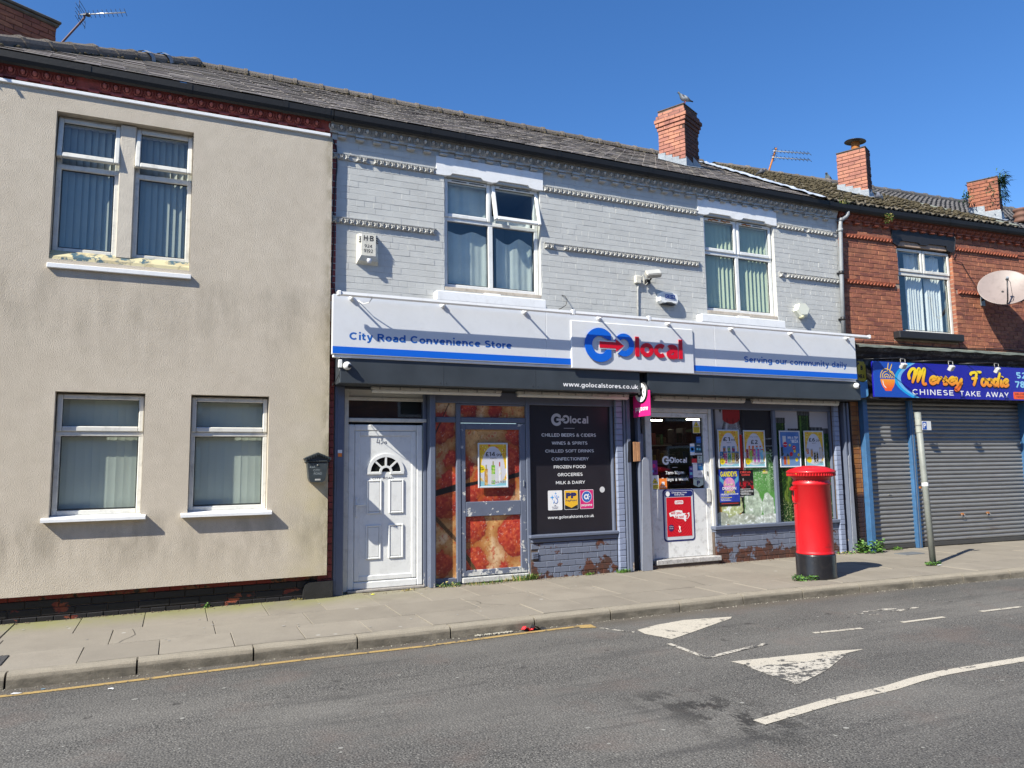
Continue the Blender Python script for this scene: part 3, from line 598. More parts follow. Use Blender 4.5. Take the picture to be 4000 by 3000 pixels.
# painted markings: children of the road
def marking(pts, name, mat, z=-.116):
    return MB().poly([(p[0], p[1], z) for p in pts]).build(name, mat, road)
def strip(c, wd, name, mat, z=-.116):
    L = []; Rr = []
    for i, p in enumerate(c):
        a = Vector(c[max(0, i - 1)]); b = Vector(c[min(len(c) - 1, i + 1)]); d = (b - a).normalized(); n = Vector((-d.y, d.x)) * wd / 2
        L.append((p[0] + n.x, p[1] + n.y)); Rr.append((p[0] - n.x, p[1] - n.y))
    m = MB()
    for i in range(len(c) - 1): m.quad((*Rr[i], z), (*Rr[i + 1], z), (*L[i + 1], z), (*L[i], z))
    return m.build(name, mat, road)
strip([(-9, -2.43)] + [(x, -2.425 + .018 * math.sin(x * 1.7)) for x in np.linspace(-2, 2.2, 15).tolist()] + [(3.1, -2.38), (3.87, -2.36)], .062, 'yellow_line', MARK_Y)
marking([(3.86, -2.32), (4.02, -2.345), (4.0, -2.50), (3.84, -2.45)], 'yellow_line', MARK_Y, -.115)
marking([(4.30, -2.79), (4.62, -2.68), (5.0, -2.62), (5.57, -2.72), (5.50, -2.79), (5.08, -2.97), (4.62, -3.17), (4.37, -3.27), (4.27, -2.97)], 'give_way_triangle', MARK_W)
strip([(4.02, -2.53), (4.13, -2.72), (4.22, -2.86)], .04, 'parking_bay_line', MARK_WORN)
strip([(4.24, -3.40), (4.22, -3.97)], .05, 'parking_bay_line', MARK_WORN)
strip([(4.20, -3.97), (5.02, -3.82)], .055, 'parking_bay_line', MARK_WORN, -.1155)
marking([(4.32, -4.16), (5.32, -4.29), (5.64, -4.37), (5.40, -4.40), (4.80, -4.45), (4.36, -4.34)], 'road_arrow', MARK_W)
marking([(4.33, -4.30), (4.8, -4.44), (5.40, -4.405), (4.80, -4.72), (4.31, -4.905)], 'road_arrow', MARK_WORN, -.1165)
strip([(3.48, -5.40), (4.2, -5.30), (4.86, -5.265), (5.2, -5.21), (5.55, -5.18), (6.0, -5.19), (6.5, -5.21), (7.4, -5.24), (9, -5.3), (14, -5.6)], .10, 'centre_line', MARK_W)
for (a, b) in (((5.74, -3.70), (6.32, -3.77)), ((6.90, -3.765), (7.52, -3.79)), ((8.13, -3.78), (8.78, -3.82)), ((9.35, -3.84), (9.95, -3.88)), ((10.6, -3.92), (11.2, -3.96))):
    strip([a, b], .055, 'dashed_bay_line', MARK_W)
gm = MB()
for i in range(120):
    x = random.uniform(-1.5, 9); y = random.uniform(-7.6, -2.6); r = random.uniform(.006, .018); a = random.uniform(.5, 1.3)
    gm.poly([(x + r * a * math.cos(t), y + r * math.sin(t), -.1175) for t in np.linspace(0, 5.6, 8).tolist()])
gm.build('chewing_gum_spots', plain('trodden_gum', (.24, .235, .215), .8, .2), road, kind='stuff')
gp = MB()
for i in range(70):
    x = random.uniform(-1.5, 12); y = bend(x, random.uniform(-2.05, -.15)); r = random.uniform(.006, .018)
    gp.poly([(x + r * math.cos(t), y + r * .8 * math.sin(t), .0042) for t in np.linspace(0, 5.6, 7).tolist()])
gp.build('chewing_gum_spots', plain('trodden_gum_grey', (.30, .29, .27), .8, .3), pave, kind='stuff')
for pts_ in ([(3.1, -1.0), (3.22, -1.12), (3.20, -1.3), (3.42, -1.5)], [(3.20, -1.3), (2.95, -1.42)], [(6.1, -.85), (6.25, -1.1), (6.2, -1.5)], [(-.35, -.9), (-.30, -1.2), (-.42, -1.5)]):
    m = MB(); q_ = []
    for i in range(len(pts_) - 1):
        for t_ in (0, .33, .66): q_.append((pts_[i][0] + (pts_[i + 1][0] - pts_[i][0]) * t_ + random.uniform(-.012, .012), pts_[i][1] + (pts_[i + 1][1] - pts_[i][1]) * t_))
    q_.append(pts_[-1])
    for i in range(len(q_) - 1): m.quad((q_[i][0] - .003, q_[i][1], .0045), (q_[i][0] + .003, q_[i][1], .0045), (q_[i + 1][0] + .003, q_[i + 1][1], .0045), (q_[i + 1][0] - .003, q_[i + 1][1], .0045))
    m.build('crack', plain('crack_dirt', (.05, .045, .035), .95), pave)
gs = MB()
for (cx, cy, s) in ((6.9, -3.25, .05), (7.1, -3.2, .07), (7.35, -3.22, .10), (7.45, -3.32, .09), (7.0, -3.35, .05), (7.7, -3.3, .06)):
    pp = [(cx + s * 1.6 * math.cos(t) * random.uniform(.6, 1.2), cy + s * .5 * math.sin(t) * random.uniform(.6, 1.2), -.1168) for t in np.linspace(0, 5.8, 9).tolist()]
    gs.poly(pp)
gs.build('paint_spill', MARK_WORN, road, kind='stuff')
# inspection covers in the pavement
cv = MB().cbox(-1.85, -1.24, -1.93, -1.57, -.03, .006, .004); cv.build('inspection_cover', plain('cast_iron_cover', (.05, .05, .052), .6, .3, 9, bump=.8, bscale=35), pave)
MB().cbox(11.0, 11.45, -.66, -.42, -.02, .006, .003).build('inspection_cover', plain('worn_steel_cover', (.13, .14, .15), .6, .2, 9, bump=.5, bscale=30), pave)
# ------------------------------------------------------------------ windows
def bars(mb, x0, x1, z0, z1, y0, y1, t, tb=None, c=.006):
    tb = tb or t
    mb.cbox(x0, x0 + t, y0, y1, z0, z1, c); mb.cbox(x1 - t, x1, y0, y1, z0, z1, c)
    mb.cbox(x0 + t, x1 - t, y0 + .0005, y1, z1 - t, z1, c); mb.cbox(x0 + t, x1 - t, y0 + .0005, y1, z0, z0 + tb, c)
def window(root, x0, x1, z0, z1, y, lights, sashes=(), mull=(), trans=(), ft=.05, mat=UPVC, blind=None, curtain=None, vents=(), room=True, roomcol=None, gasket=True):
    """lights: fixed panes (x0,x1,z0,z1); sashes: (x0,x1,z0,z1,open angle)."""
    m = MB(); bars(m, x0, x1, z0, z1, y, y + .065, ft)
    for (a, b, c0, c1) in mull: m.cbox(a, b, y + .001, y + .06, c0, c1, .006)
    for (a, b, c0, c1) in trans: m.cbox(a, b, y - .004, y + .06, c0, c1, .008)
    wdw = m.build('window', mat, root)
    for (a, b, c0, c1) in lights:
        MB().box(a - .006, b + .006, y + .028, y + .034, c0 - .006, c1 + .006).build('pane', GLASS, wdw)
        if gasket:
            k = MB(); bars(k, a, b, c0, c1, y + .018, y + .03, .008, c=.001); k.build('gasket', BLACKP, wdw)
    for (a, b, c0, c1, ang) in sashes:
        s = MB(); s.cur = 0; H = c1
        bars(s, 0, b - a, c0 - H, 0, -.022, .03, .052, .058, .009)
        so_ = s.build('sash', mat, wdw, (a, y, H), (R(-ang), 0, 0))
        if True:
            p = MB(); p.box(.048, b - a - .048, .004, .010, c0 - H + .05, -.046); p.build('pane', GLASS, wdw, (a, y, H), (R(-ang), 0, 0))
            k = MB(); bars(k, .052, b - a - .052, c0 - H + .058, -.052, -.004, .004, .006, c=.001); k.build('gasket', BLACKP, wdw, (a, y, H), (R(-ang), 0, 0))
    for (a, b, z, ang, mt) in vents:
        k = MB(); k.cbox(a, b, -.03, -.02, -.036, -.026, .002); k.build('trickle_vent', mt, wdw, (0, y, z), (R(-ang), 0, 0))
    if blind:
        n, bx0, bx1, bz0, bz1, mt, tw = blind; pit = (bx1 - bx0) / n
        MB().box(bx0, bx1, y + .075, y + .105, bz1, bz1 + .04).build('blind_rail', mat, wdw)
        for i in range(n):
            cx = bx0 + pit * (i + .5); s = MB(); hw = pit * .56; seg = 4; vs = []
            for k in range(seg + 1):
                u = -hw + 2 * hw * k / seg; vs += [(u, .003 * math.cos(u / hw * 1.5), 0), (u, .003 * math.cos(u / hw * 1.5), bz1 - bz0)]
            s.add(vs, [(2 * k, 2 * k + 2, 2 * k + 3, 2 * k + 1) for k in range(seg)], True)
            s.build('blind_slat', mt, wdw, (cx, y + .092, bz0), (0, 0, R(tw + random.gauss(0, 2.5))))
    if curtain:
        for (cx0, cx1, cz0, cz1, mt, sag) in curtain:
            n = 60; s = MB(); vs = []
            for i in range(n + 1):
                t = i / n; xx = cx0 + (cx1 - cx0) * t; yy = y + .11 + (.003 if mt is NET else .011) * math.sin(t * 38) + .010 * math.sin(t * 17 + 1)
                vs += [(xx, yy, cz0), (xx + .01 * math.sin(t * 9), yy + .008 * math.sin(t * 23), (cz0 + cz1) / 2), (xx, yy, cz1 - sag * (math.sin(t * math.pi * 1.3 + .4) ** 2))]
            s.add(vs, [(3 * i + k, 3 * i + 3 + k, 3 * i + 4 + k, 3 * i + 1 + k) for i in range(n) for k in (0, 1)], True)
            s.build('curtain', mt, wdw)
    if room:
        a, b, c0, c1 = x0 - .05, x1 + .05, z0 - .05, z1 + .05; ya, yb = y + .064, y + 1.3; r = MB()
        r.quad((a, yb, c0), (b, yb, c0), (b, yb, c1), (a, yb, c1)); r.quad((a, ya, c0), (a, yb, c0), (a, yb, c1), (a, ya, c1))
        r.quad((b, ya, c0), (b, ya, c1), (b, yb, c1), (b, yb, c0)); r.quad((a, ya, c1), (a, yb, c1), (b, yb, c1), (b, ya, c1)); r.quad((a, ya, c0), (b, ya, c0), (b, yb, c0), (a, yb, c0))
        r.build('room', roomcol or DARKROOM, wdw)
    return wdw
BLIND_D = plain('grey_vertical_blind', (.40, .42, .385), .8, .08, 3)
BLIND = plain('pale_green_blind', (.60, .635, .575), .8, .05, 3)
BLIND2 = plain('sage_vertical_blind', (.60, .66, .48), .8, .06, 3)
NET = plain('grey_green_curtain', (.60, .64, .62), .85, .08, 6, bump=.3, bscale=20)
NET2 = plain('white_net_curtain', (.76, .77, .78), .85, .06, 6)

# ------------------------------------------------------------------ eaves pieces
def egg_mesh(mat):
    m = MB(); tl = .5  # moulding leans out towards the top; local y is depth, origin at wall line
    P = lambda x, z, d: (x, -.036 - (z + .045) * .42 - d, z)
    # egg
    vs = []; ns = 8; nr = 5
    for i in range(nr):
        a = (math.pi / 2) * i / (nr - 1)
        for k in range(ns * 2):
            t = math.pi * k / ns; rx = .026 * math.sin(a); rz = .034 * math.sin(a) * (1.12 if math.sin(t) < 0 else .92)
            vs.append(P(rx * math.cos(t), .004 + rz * math.sin(t), .036 * math.cos(a)))
    n2 = ns * 2
    m.add(vs, [(i * n2 + k, i * n2 + (k + 1) % n2, (i + 1) * n2 + (k + 1) % n2, (i + 1) * n2 + k) for i in range(1, nr - 1) for k in range(n2)] + [(0, n2 + k, n2 + (k + 1) % n2) for k in range(n2)], True)
    # U shaped shell round it
    pts = [(.043 * math.cos(t) * (1.0), .010 + .048 * math.sin(t) * (1.0 if math.sin(t) < 0 else .9)) for t in np.linspace(math.pi * .86, math.pi * 2.14, 11).tolist()]
    o = []
    for (x, z) in pts:
        l = math.hypot(x, z - .01); nx, nz = x / l, (z - .01) / l
        o += [P(x - nx * .007, z - nz * .007, 0), P(x - nx * .002, z - nz * .002, .026), P(x + nx * .005, z + nz * .005, .0)]
    m.add(o, [(3 * i + k, 3 * i + 3 + k, 3 * i + 4 + k, 3 * i + 1 + k) for i in range(10) for k in (0, 1)], True)
    # dart
    m.add([P(.0566 - .008, -.04, 0), P(.0566 + .008, -.04, 0), P(.0566, .042, 0), P(.0566, -.028, .026)], [(0, 3, 2), (3, 1, 2), (0, 1, 3)])
    return m.mesh('egg_moulding', mat)
def dentil_mesh(mat):
    m = MB(); m.cbox(-.056, .056, -.070, .02, .004, .034, .003); m.cbox(-.056, .056, -.064, .02, -.036, -.002, .009); return m.mesh('dentil', mat)
def flower_mesh(mat):
    m = MB(); h = .034; b = .0
    base = [(-h, 0, -h), (h, 0, -h), (h, 0, h), (-h, 0, h)]
    ring = []; n = 16
    for k in range(n):
        t = 2 * math.pi * k / n + math.pi / 4; petal = (k % 4 == 0); half = (k % 4 == 2); r = .034 if petal else (.020 if half else .024)
        sq = r * (1.25 if petal else 1)
        ring.append((sq * math.cos(t), -.022 if petal else (-.006 if half else -.016), sq * math.sin(t)))
    inner = [(.012 * math.cos(2 * math.pi * k / n + math.pi / 4), -.030, .012 * math.sin(2 * math.pi * k / n + math.pi / 4)) for k in range(n)]
    out = [(max(-h, min(h, 1.6 * h * math.cos(2 * math.pi * k / n + math.pi / 4))), 0.0, max(-h, min(h, 1.6 * h * math.sin(2 * math.pi * k / n + math.pi / 4)))) for k in range(n)]
    m.add(out + ring + inner + [(0, -.018, 0)], [(i * n + k, i * n + (k + 1) % n, (i + 1) * n + (k + 1) % n, (i + 1) * n + k) for i in (0, 1) for k in range(n)] + [(2 * n + k, 2 * n + (k + 1) % n, 3 * n) for k in range(n)])
    return m.mesh('flower_block', mat)
def place(name, me, parent, x, y, z, rz=0):
    o = bpy.data.objects.new(name, me); COL.objects.link(o); o.location = (x, y, z); o.rotation_euler = (0, 0, rz); o.parent = parent
    if parent.name in INV: o.matrix_parent_inverse = INV[parent.name]
    return o
EGG = {REDTRIM.name: plain('pale_red_egg', (.30, .075, .062), .6, .35, 30, bump=.3, dirt=.25)}  # eggs in a paler red than the frieze behind them
def eaves(root, x0, x1, mat, missing=(), zoff=0, first=.03):
    fz = MB()
    fz.prism([(.02, 5.868 + zoff), (-.034, 5.868 + zoff), (-.038, 5.89 + zoff), (-.075, 5.985 + zoff), (-.075, 6.02 + zoff), (.02, 6.02 + zoff)], x0, x1, 'x')
    fz.build('frieze', mat, root)
    e = egg_mesh(EGG.get(mat.name, mat)); d = dentil_mesh(mat); n = int((x1 - x0 - .04) / .1133)
    for i in range(n):
        x = x0 + first + .025 + i * .1133
        if any(a < x < b for a, b in missing): continue
        if x + .05 > x1: break
        place('egg_moulding', e, root, x, .0, 5.932 + zoff)
    n = int((x1 - x0) / .2305)
    for i in range(n):
        x = x0 + .155 + i * .2305
        if x + .06 > x1: break
        place('dentil', d, root, x, 0, 5.835 + zoff)
GUT = plain('black_gutter', (.0045, .0045, .005), .6, .4, 4, bump=.15, bscale=25)
def gutter(root, x0, x1, joints, zoff=0):
    pr = [(a * .88 + .103, b + .052) for a, b in [(-.185, 6.055), (-.195, 5.985), (-.215, 5.94), (-.25, 5.918), (-.285, 5.935), (-.305, 5.975), (-.312, 6.045), (-.304, 6.047), (-.296, 5.98), (-.28, 5.945), (-.25, 5.93), (-.22, 5.95), (-.2, 5.99), (-.192, 6.055)]]
    m = MB(); m.prism([(a, b + zoff) for a, b in pr], x0, x1, 'x'); gt = m.build('gutter', GUT, root)
    MB().box(x0, x1, -.058, -.03, 6.021 + zoff, 6.12 + zoff).build('eaves_board', GUT, root)
    for jx in joints:
        k = MB(); q = [(a + (a + .117) * .09, b + (b - 6.04) * .09 + zoff) for a, b in pr[:7]] + [(a, b + zoff) for a, b in pr[6::-1]]
        for i in range(6):
            k.quad((jx - .03, q[i][0], q[i][1]), (jx + .03, q[i][0], q[i][1]), (jx + .03, q[i + 1][0], q[i + 1][1]), (jx - .03, q[i + 1][0], q[i + 1][1]))
        k.build('gutter_union', GUT, gt)

# ------------------------------------------------------------------ roofs
TANP = .587; PITCH = math.atan(TANP)
rz_at = lambda y: 6.05 + TANP * (y + .25)
def slate_mesh(wd=.25, L=.40, t=.009):
    m = MB(); c = .004; X = wd / 2 - .003
    m.add([(-X, c, 0), (X, c, 0), (X, L, 0), (-X, L, 0), (-X, 0, t * .5), (X, 0, t * .5), (X - .012, 0, t), (X, .012, t), (X, L, t), (-X, L, t), (-X, .012, t), (-X + .012, 0, t)],
          [(0, 3, 2, 1), (6, 7, 8, 9, 10, 11), (0, 1, 5, 4), (4, 5, 6, 11), (1, 2, 8, 7, 5), (5, 7, 6), (2, 3, 9, 8), (3, 0, 4, 10, 9), (4, 11, 10)]); return m.mesh('slate', SLATE)
def tile_mesh(mat, name='roof_tile', wd=.30, L=.40):
    m = MB(); n = 8; vs = []
    prof = [(0, .0), (.04, .0), (.055, .028), (.095, .034), (.13, .006), (.17, .004), (.205, .03), (.25, .034), (.285, .012), (.3, .006)]
    for (x, h) in prof: vs += [(x * wd / .3, 0, h), (x * wd / .3, L, h - .002), (x * wd / .3, 0, h - .02)]
    fs = [(3 * i, 3 * i + 3, 3 * i + 4, 3 * i + 1) for i in range(len(prof) - 1)] + [(3 * i + 2, 3 * i + 5, 3 * i + 3, 3 * i) for i in range(len(prof) - 1)]
    m.add(vs, fs); return m.mesh(name, mat)
def lay_roof(root, me, y0, y1, gauge, wd, xa, xb, name, limit=300, lift=.012, tilt=.04, jit=.004, skip=None):
    B = Bricks(root); row = 0; y = y0
    s = gauge * math.cos(PITCH)
    while y < y1:
        off = wd / 2 if row % 2 and lift < .02 else 0
        x = xa(y) - random.uniform(0, .02) - off
        while x < xb(y):
            cx = x + wd / 2
            if cx > xa(y) and cx < xb(y) and not (skip and skip(cx, y)):
                M = Matrix.Translation((x if name == 'roof_tile' else cx, y + random.gauss(0, jit), rz_at(y) + lift + random.uniform(0, jit))) @ Matrix.Rotation(PITCH - tilt + random.gauss(0, .006), 4, 'X') @ Matrix.Rotation(random.gauss(0, .012 if name == 'slate' else .004), 4, 'Z')
                B.add(me, M, root, wd)
            x += wd
        y += s; row += 1
    B.flush(limit, name, 'slate_courses' if name == 'slate' else 'tile_courses')
def ridge_run(root, p0, p1, L, r, mat, name='ridge_tile', lumps=True):
    p0 = Vector(p0); p1 = Vector(p1); d = (p1 - p0); n = max(1, round(d.length / L)); L = d.length / n; d.normalize()
    q = d.to_track_quat('X', 'Z').to_matrix().to_4x4()
    m = MB(); sg = 7; vs = []
    for (x, rr) in ((0, r), (L * .86, r), (L * .87, r * 1.13), (L * 1.0, r * 1.16)):
        for k in range(sg + 1):
            t = math.pi * (-.08 + 1.16 * k / sg); vs.append((x, rr * math.cos(t), rr * math.sin(t) * .95))
    m.add(vs, [(i * (sg + 1) + k, i * (sg + 1) + k + 1, (i + 1) * (sg + 1) + k + 1, (i + 1) * (sg + 1) + k) for i in range(3) for k in range(sg)] + [tuple(3 * (sg + 1) + k for k in range(sg + 1))])
    me = m.mesh(name, mat)
    mo = MB()
    for i in range(n):
        o = place(name, me, root, 0, 0, 0); P = p0 + d * (L * i)
        o.matrix_basis = Matrix.Translation(P + Vector((0, 0, random.uniform(-.008, .008)))) @ q @ Matrix.Rotation(random.gauss(0, .03), 4, 'X') @ Matrix.Rotation(random.gauss(0, .012), 4, 'Y')
        if lumps:
            for k in range(14):
                c = P + d * (L * random.choice((random.random(), .97))); side = q @ Vector((0, -1, 0)); b = c + side * (r * random.uniform(.85, 1.12)); s_ = random.uniform(.010, .028)
                b.z = c.z - r * random.uniform(.2, .55); mo.M = Matrix.Translation(b) @ Matrix.Rotation(random.random() * 3, 4, 'Z')
                mo.cbox(-s_ * 1.5, s_ * 1.5, -s_, s_, -s_ * .7, s_ * .7, s_ * .5)
    if lumps: mo.M = None; mo.build('bedding_mortar', MOSS, root, kind='stuff')

# ------------------------------------------------------------------ cream rendered house (left)
CR = thing('rendered_house', 'cream stucco house with four white windows and a crumbling red eaves frieze, at the left', 'house', (0, 0, 0), local=True)
HOLES = [(-1.335, .066, 3.86, 5.543), (-1.205, -.338, 1.07, 2.412), (.135, .99, 1.07, 2.412)]
m = MB(); sheet_with_holes(m, -2.35, 1.695, .275, 5.775, -.085, HOLES, .14)
m.quad((1.695, -.085, .275), (1.695, .0, .275), (1.695, .0, 5.775), (1.695, -.085, 5.775)); m.quad((-2.35, -.085, .275), (1.695, -.085, .275), (1.695, 0, .275), (-2.35, 0, .275))
dx, dy = -math.sin(R(26)), math.cos(R(26))
m.quad((-2.35, -.085, .275), (-2.35 + dx * 6, -.085 + dy * 6, .275), (-2.35 + dx * 6, -.085 + dy * 6, 5.775), (-2.35, -.085, 5.775))
m.build('rendered_wall', STUCCO, CR)
MB().cbox(-2.37, 1.665, -.112, -.03, 5.768, 5.806, .004).build('render_bead', WHITEP, CR)
MB().box(-2.34, 1.70, -.004, .02, 5.77, 5.872).build('frieze_back', REDTRIM, CR)
# brick plinth, each brick its own piece
MB().box(-2.3, 1.62, .012, .3, -.1, .30).build('plinth_core', MORTAR_D, CR)
Bp = Bricks(CR)
lay_wall(Bp, -2.3, 1.60, -.03, .29, .0, PLINTH, pitch=.0835, h=.078, header_every=9, sl=.305, joint=.004, jit=.004, c=.007)
for i, it in enumerate(Bp.items):
    if it[1].translation.z > .19: Bp.items[i] = (brick_mesh(it[3], .077, .05, PLINTH_T, .007), *it[1:])
lay_wall(Bp, 1.60, 1.775, -.03, 5.79, -.004, REDTRIM, pitch=.0835, h=.078, header_every=2, sl=.23, joint=.006)
Bp.flush(300)
MB().box(1.60, 1.78, .01, .2, 0, 5.87).build('party_strip', MORTAR_D, CR)
# rough brick stub at the foot of the wall
m = MB(); m.prism([(1.425, .0), (1.43, .10), (1.45, .17), (1.50, .195), (1.775, .20), (1.775, .0)], -.055, .02, 'y'); m.build('black_brick_stub', plain('black_glazed_brick', (.02, .02, .021), .45, .3, 7, bump=.4), CR)
# upper pair
U = .035
for (a, b) in ((-1.328, -.70), (-.548, .064)):
    tw = 17
    window(CR, a, b, 3.975, 5.542, U, [(a + .055, b - .055, 4.03, 4.925)], [(a + .004, b - .004, 5.03, 5.512, 9)], trans=[(a, b, 4.925, 4.985)], ft=.05, mat=UPVC_OLD,
           blind=(8, a + .04, b - .03, 4.03, 5.46, BLIND_D, -24))
MB().cbox(-.705, -.545, -.02, .09, 3.955, 5.53, .008).build('stone_mullion', plain('stone_mullion_paint', (.55, .50, .42), .8, .1, 8, bump=.3), CR)
m = MB(); m.prism([(-.085, 3.80), (-.068, 3.90), (.02, 3.985), (.09, 3.985), (.09, 3.80)], -1.334, .065, 'x')
m.build('stone_sill', m_peel('peeling_yellow_stone_paint', (.50, .45, .28), (.05, .10, .13), (.42, .36, .22), .50, 3.4, None, None, .7), CR)
MB().cbox(-1.345, .088, -.125, -.06, 3.755, 3.806, .004).build('sill_cap', WHITEP, CR)
for (a, b, s0, s1, n) in ((-1.198, -.341, -1.268, -.286, 10), (.140, .988, .066, 1.039, 9)):
    window(CR, a, b, 1.085, 2.398, .018, [(a + .055, b - .055, 1.145, 1.935)], [(a + .006, b - .006, 1.985, 2.39, 0)], trans=[(a, b, 1.935, 1.985)], ft=.05, mat=UPVC_OLD, blind=(n, a + .04, b - .03, 1.14, 2.36, BLIND, 0))
    m = MB(); m.prism([(-.165, 1.025), (-.165, 1.055), (-.155, 1.062), (.06, 1.088), (.06, 1.05), (-.14, 1.025)], s0, s1, 'x'); m.build('window_sill', WHITEP, CR)
eaves(CR, -2.3, 1.672, REDTRIM, missing=((-1.13, -.95), (.93, .97)))
gutter(CR, -2.36, 1.69, (-1.05, .0, 1.1, 1.62))
hipx = lambda y: -2.25 + (y + .25) * .63
rf = MB(); rf.poly([(hipx(-.12), -.12, rz_at(-.12)), (1.66, -.12, rz_at(-.12)), (1.66, 3.5, rz_at(3.5)), (hipx(3.5), 3.5, rz_at(3.5))]); rf.poly([(hipx(3.5), 3.5, rz_at(3.5)), (1.66, 3.5, rz_at(3.5)), (1.66, 7.2, 6.05), (-1.0, 7.2, 6.05)])
rf.poly([(hipx(-.25), -.25, 6.05), (hipx(3.5), 3.5, rz_at(3.5)), (-3.2, 7.2, 6.05), (-5.3, 5.6, 6.05)])
rf.build('roof', MORTAR_D, CR)
SL = slate_mesh()
lay_roof(CR, SL, -.165, 3.42, .2, .25, lambda y: hipx(y) + .02, lambda y: 1.72, 'slate', 300)
ridge_run(CR, (hipx(-.22), -.22, rz_at(-.22) + .02), (hipx(3.45), 3.45, rz_at(3.45) + .02), .44, .115, RIDGE)
ridge_run(CR, (hipx(3.45), 3.5, rz_at(3.5) + .0), (1.71, 3.5, rz_at(3.5) + .0), .45, .105, RIDGE)
# lead patches over two hip tiles
for t_ in (.70, .80):
    p = Vector((hipx(-.22), -.22, rz_at(-.22) + .02)).lerp(Vector((hipx(3.45), 3.45, rz_at(3.45) + .02)), t_); d = Vector((.63, 1, TANP)).normalized()
    m = MB(); vs = []
    for x in (-.05, .05):
        for k in range(8): a = math.pi * (-.3 + 1.25 * k / 7); vs.append((x, .142 * math.cos(a), .135 * math.sin(a)))
    m.add(vs, [(k, k + 1, 8 + k + 1, 8 + k) for k in range(7)]); o = m.build('lead_patch', LEAD, CR); o.matrix_basis = Matrix.Translation(p) @ d.to_track_quat('X', 'Z').to_matrix().to_4x4() @ Matrix.Rotation(math.pi, 4, 'Z')
def chimney_frame(N, az=-26):
    a = R(az); d1 = Vector((math.sin(a), math.cos(a), 0)); d2 = Vector((math.cos(a), -math.sin(a), 0))
    return N, d1, d2
def chimney(root, B, N, W1, W2, z0, z1, rings, mat=CH_BRICK, pitch=.075, name='chimney', az=-26, corner=True):
    """N: corner nearest the street. W1 runs back-left, W2 runs back-right. rings: (z from, extra) corbels."""
    N = Vector(N); N, d1, d2 = chimney_frame(N, az)
    base = Matrix(((d2.x, d1.x, 0, N.x), (d2.y, d1.y, 0, N.y), (0, 0, 1, 0), (0, 0, 0, 1)))   # local x = d2, y = d1
    m = MB(); m.M = base; m.box(.012, W2 - .012, .012, W1 - .012, z0 - .4, z1 - .01)
    for (za, e) in rings: m.box(.012 - e, W2 - .012 + e, .012 - e, W1 - .012 + e, za, za + pitch)
    ch = m.build(name, MORTAR_D, root)
    rows = int((z1 - z0) / pitch)
    for r_ in range(rows):
        z = z0 + r_ * pitch + pitch / 2; e = 0
        for (za, ee) in rings:
            if za - .001 < z < za + pitch: e = ee
        for face in (0, 1):
            Wd = (W2 if face == 0 else W1) + 2 * e
            x = -e; st = .225; first = .112 if (r_ + face) % 2 else .225
            L = first
            while x < Wd - e - .03:
                q = min(x + L, Wd - e); wd = q - x - .008
                if wd > .03:
                    me = brick_mesh(wd, .066, .05, mat if face else SHADED_BRICK, .004); c_ = (x + q) / 2
                    if face == 0: M = base @ Matrix.Translation((c_, -e + random.uniform(-.003, .003), z))
                    else: M = base @ Matrix.Translation((-e + random.uniform(-.003, .003), c_, z)) @ Matrix.Rotation(-math.pi / 2, 4, 'Z')
                    B.add(me, M @ Matrix.Rotation(random.gauss(0, .008), 4, 'Y'), ch, wd)
                x = q; L = st
    m = MB(); m.M = base; m.box(0, W2, 0, W1, z1 - .004, z1 + .012); m.build('flaunching', MORTAR_D, ch)
    return ch, base
def flashing(ch, base, W1, W2, slope_z, n=4, mat=LEAD):
    """stepped lead on both street-side faces; slope_z(x,y local)->roof height"""
    for i in range(n):
        a = W1 * i / n; b = W1 * (i + 1) / n
        za = slope_z(base @ Vector((0, a, 0))); zb = slope_z(base @ Vector((0, b, 0))); m = MB(); m.M = base
        top = max(za, zb) + .10
        m.prism([(a - .01, za - .02), (b + .005, zb - .02), (b + .005, top + .02), (a - .01, top)], -.014 - .003 * i, -.006, 'x'); m.build('flashing_step', mat, ch)
    for i in range(2):
        a = W2 * i / 2; b = W2 * (i + 1) / 2; za = slope_z(base @ Vector((a, 0, 0))); zb = slope_z(base @ Vector((b, 0, 0))); m = MB(); m.M = base
        m.prism([(a - .012, za - .03), (b + .008, zb - .03), (b + .008, zb + .07), (a - .012, zb + .13)], -.016, -.007 - .002 * i, 'y'); m.build('flashing_step', mat, ch)
    m = MB(); m.M = base; vs = []
    pts = [(-.09, W1 + .02), (-.10, W1 * .5), (-.11, -.09), (W2 * .5, -.10), (W2 + .03, -.08), (W2 + .02, .0), (.0, .0), (.0, W1)]
    m.poly([(p[0], p[1], slope_z(base @ Vector((p[0], p[1], 0))) + .034) for p in pts]); m.build('lead_apron', mat, ch)
Bc = Bricks(CR)
# big stack behind the hip: face towards the street runs back-right
a_ = R(60); dd = Vector((math.sin(a_), math.cos(a_), 0)); nn = Vector((-dd.y, dd.x, 0))
base = Matrix(((dd.x, nn.x, 0, -1.868), (dd.y, nn.y, 0, 3.14), (0, 0, 1, 0), (0, 0, 0, 1)))
m = MB(); m.M = base; m.box(-1.55, -.012, .012, .9, 6.3, 8.25); chl = m.build('chimney', MORTAR_D, CR)
for r_ in range(12):
    z = 8.255 - .04 - r_ * .078; x = 0; L = .112 if r_ % 2 else .225
    while x > -1.55:
        q = max(x - L, -1.55); me = brick_mesh(x - q - .008, .069, .05, RED_BRICK, .004)
        Bc.add(me, base @ Matrix.Translation(((x + q) / 2, random.uniform(-.002, .002), z)), chl, x - q); x = q; L = .225
Bc.flush(300)
m = MB(); m.M = base; m.cbox(-1.6, .05, -.05, .95, 8.31, 8.35, .01); m.cbox(-1.58, .03, -.03, .93, 8.255, 8.308, .02); m.build('coping', plain('chimney_coping', (.13, .12, .10), .9, .3, 9, bump=.5), chl)
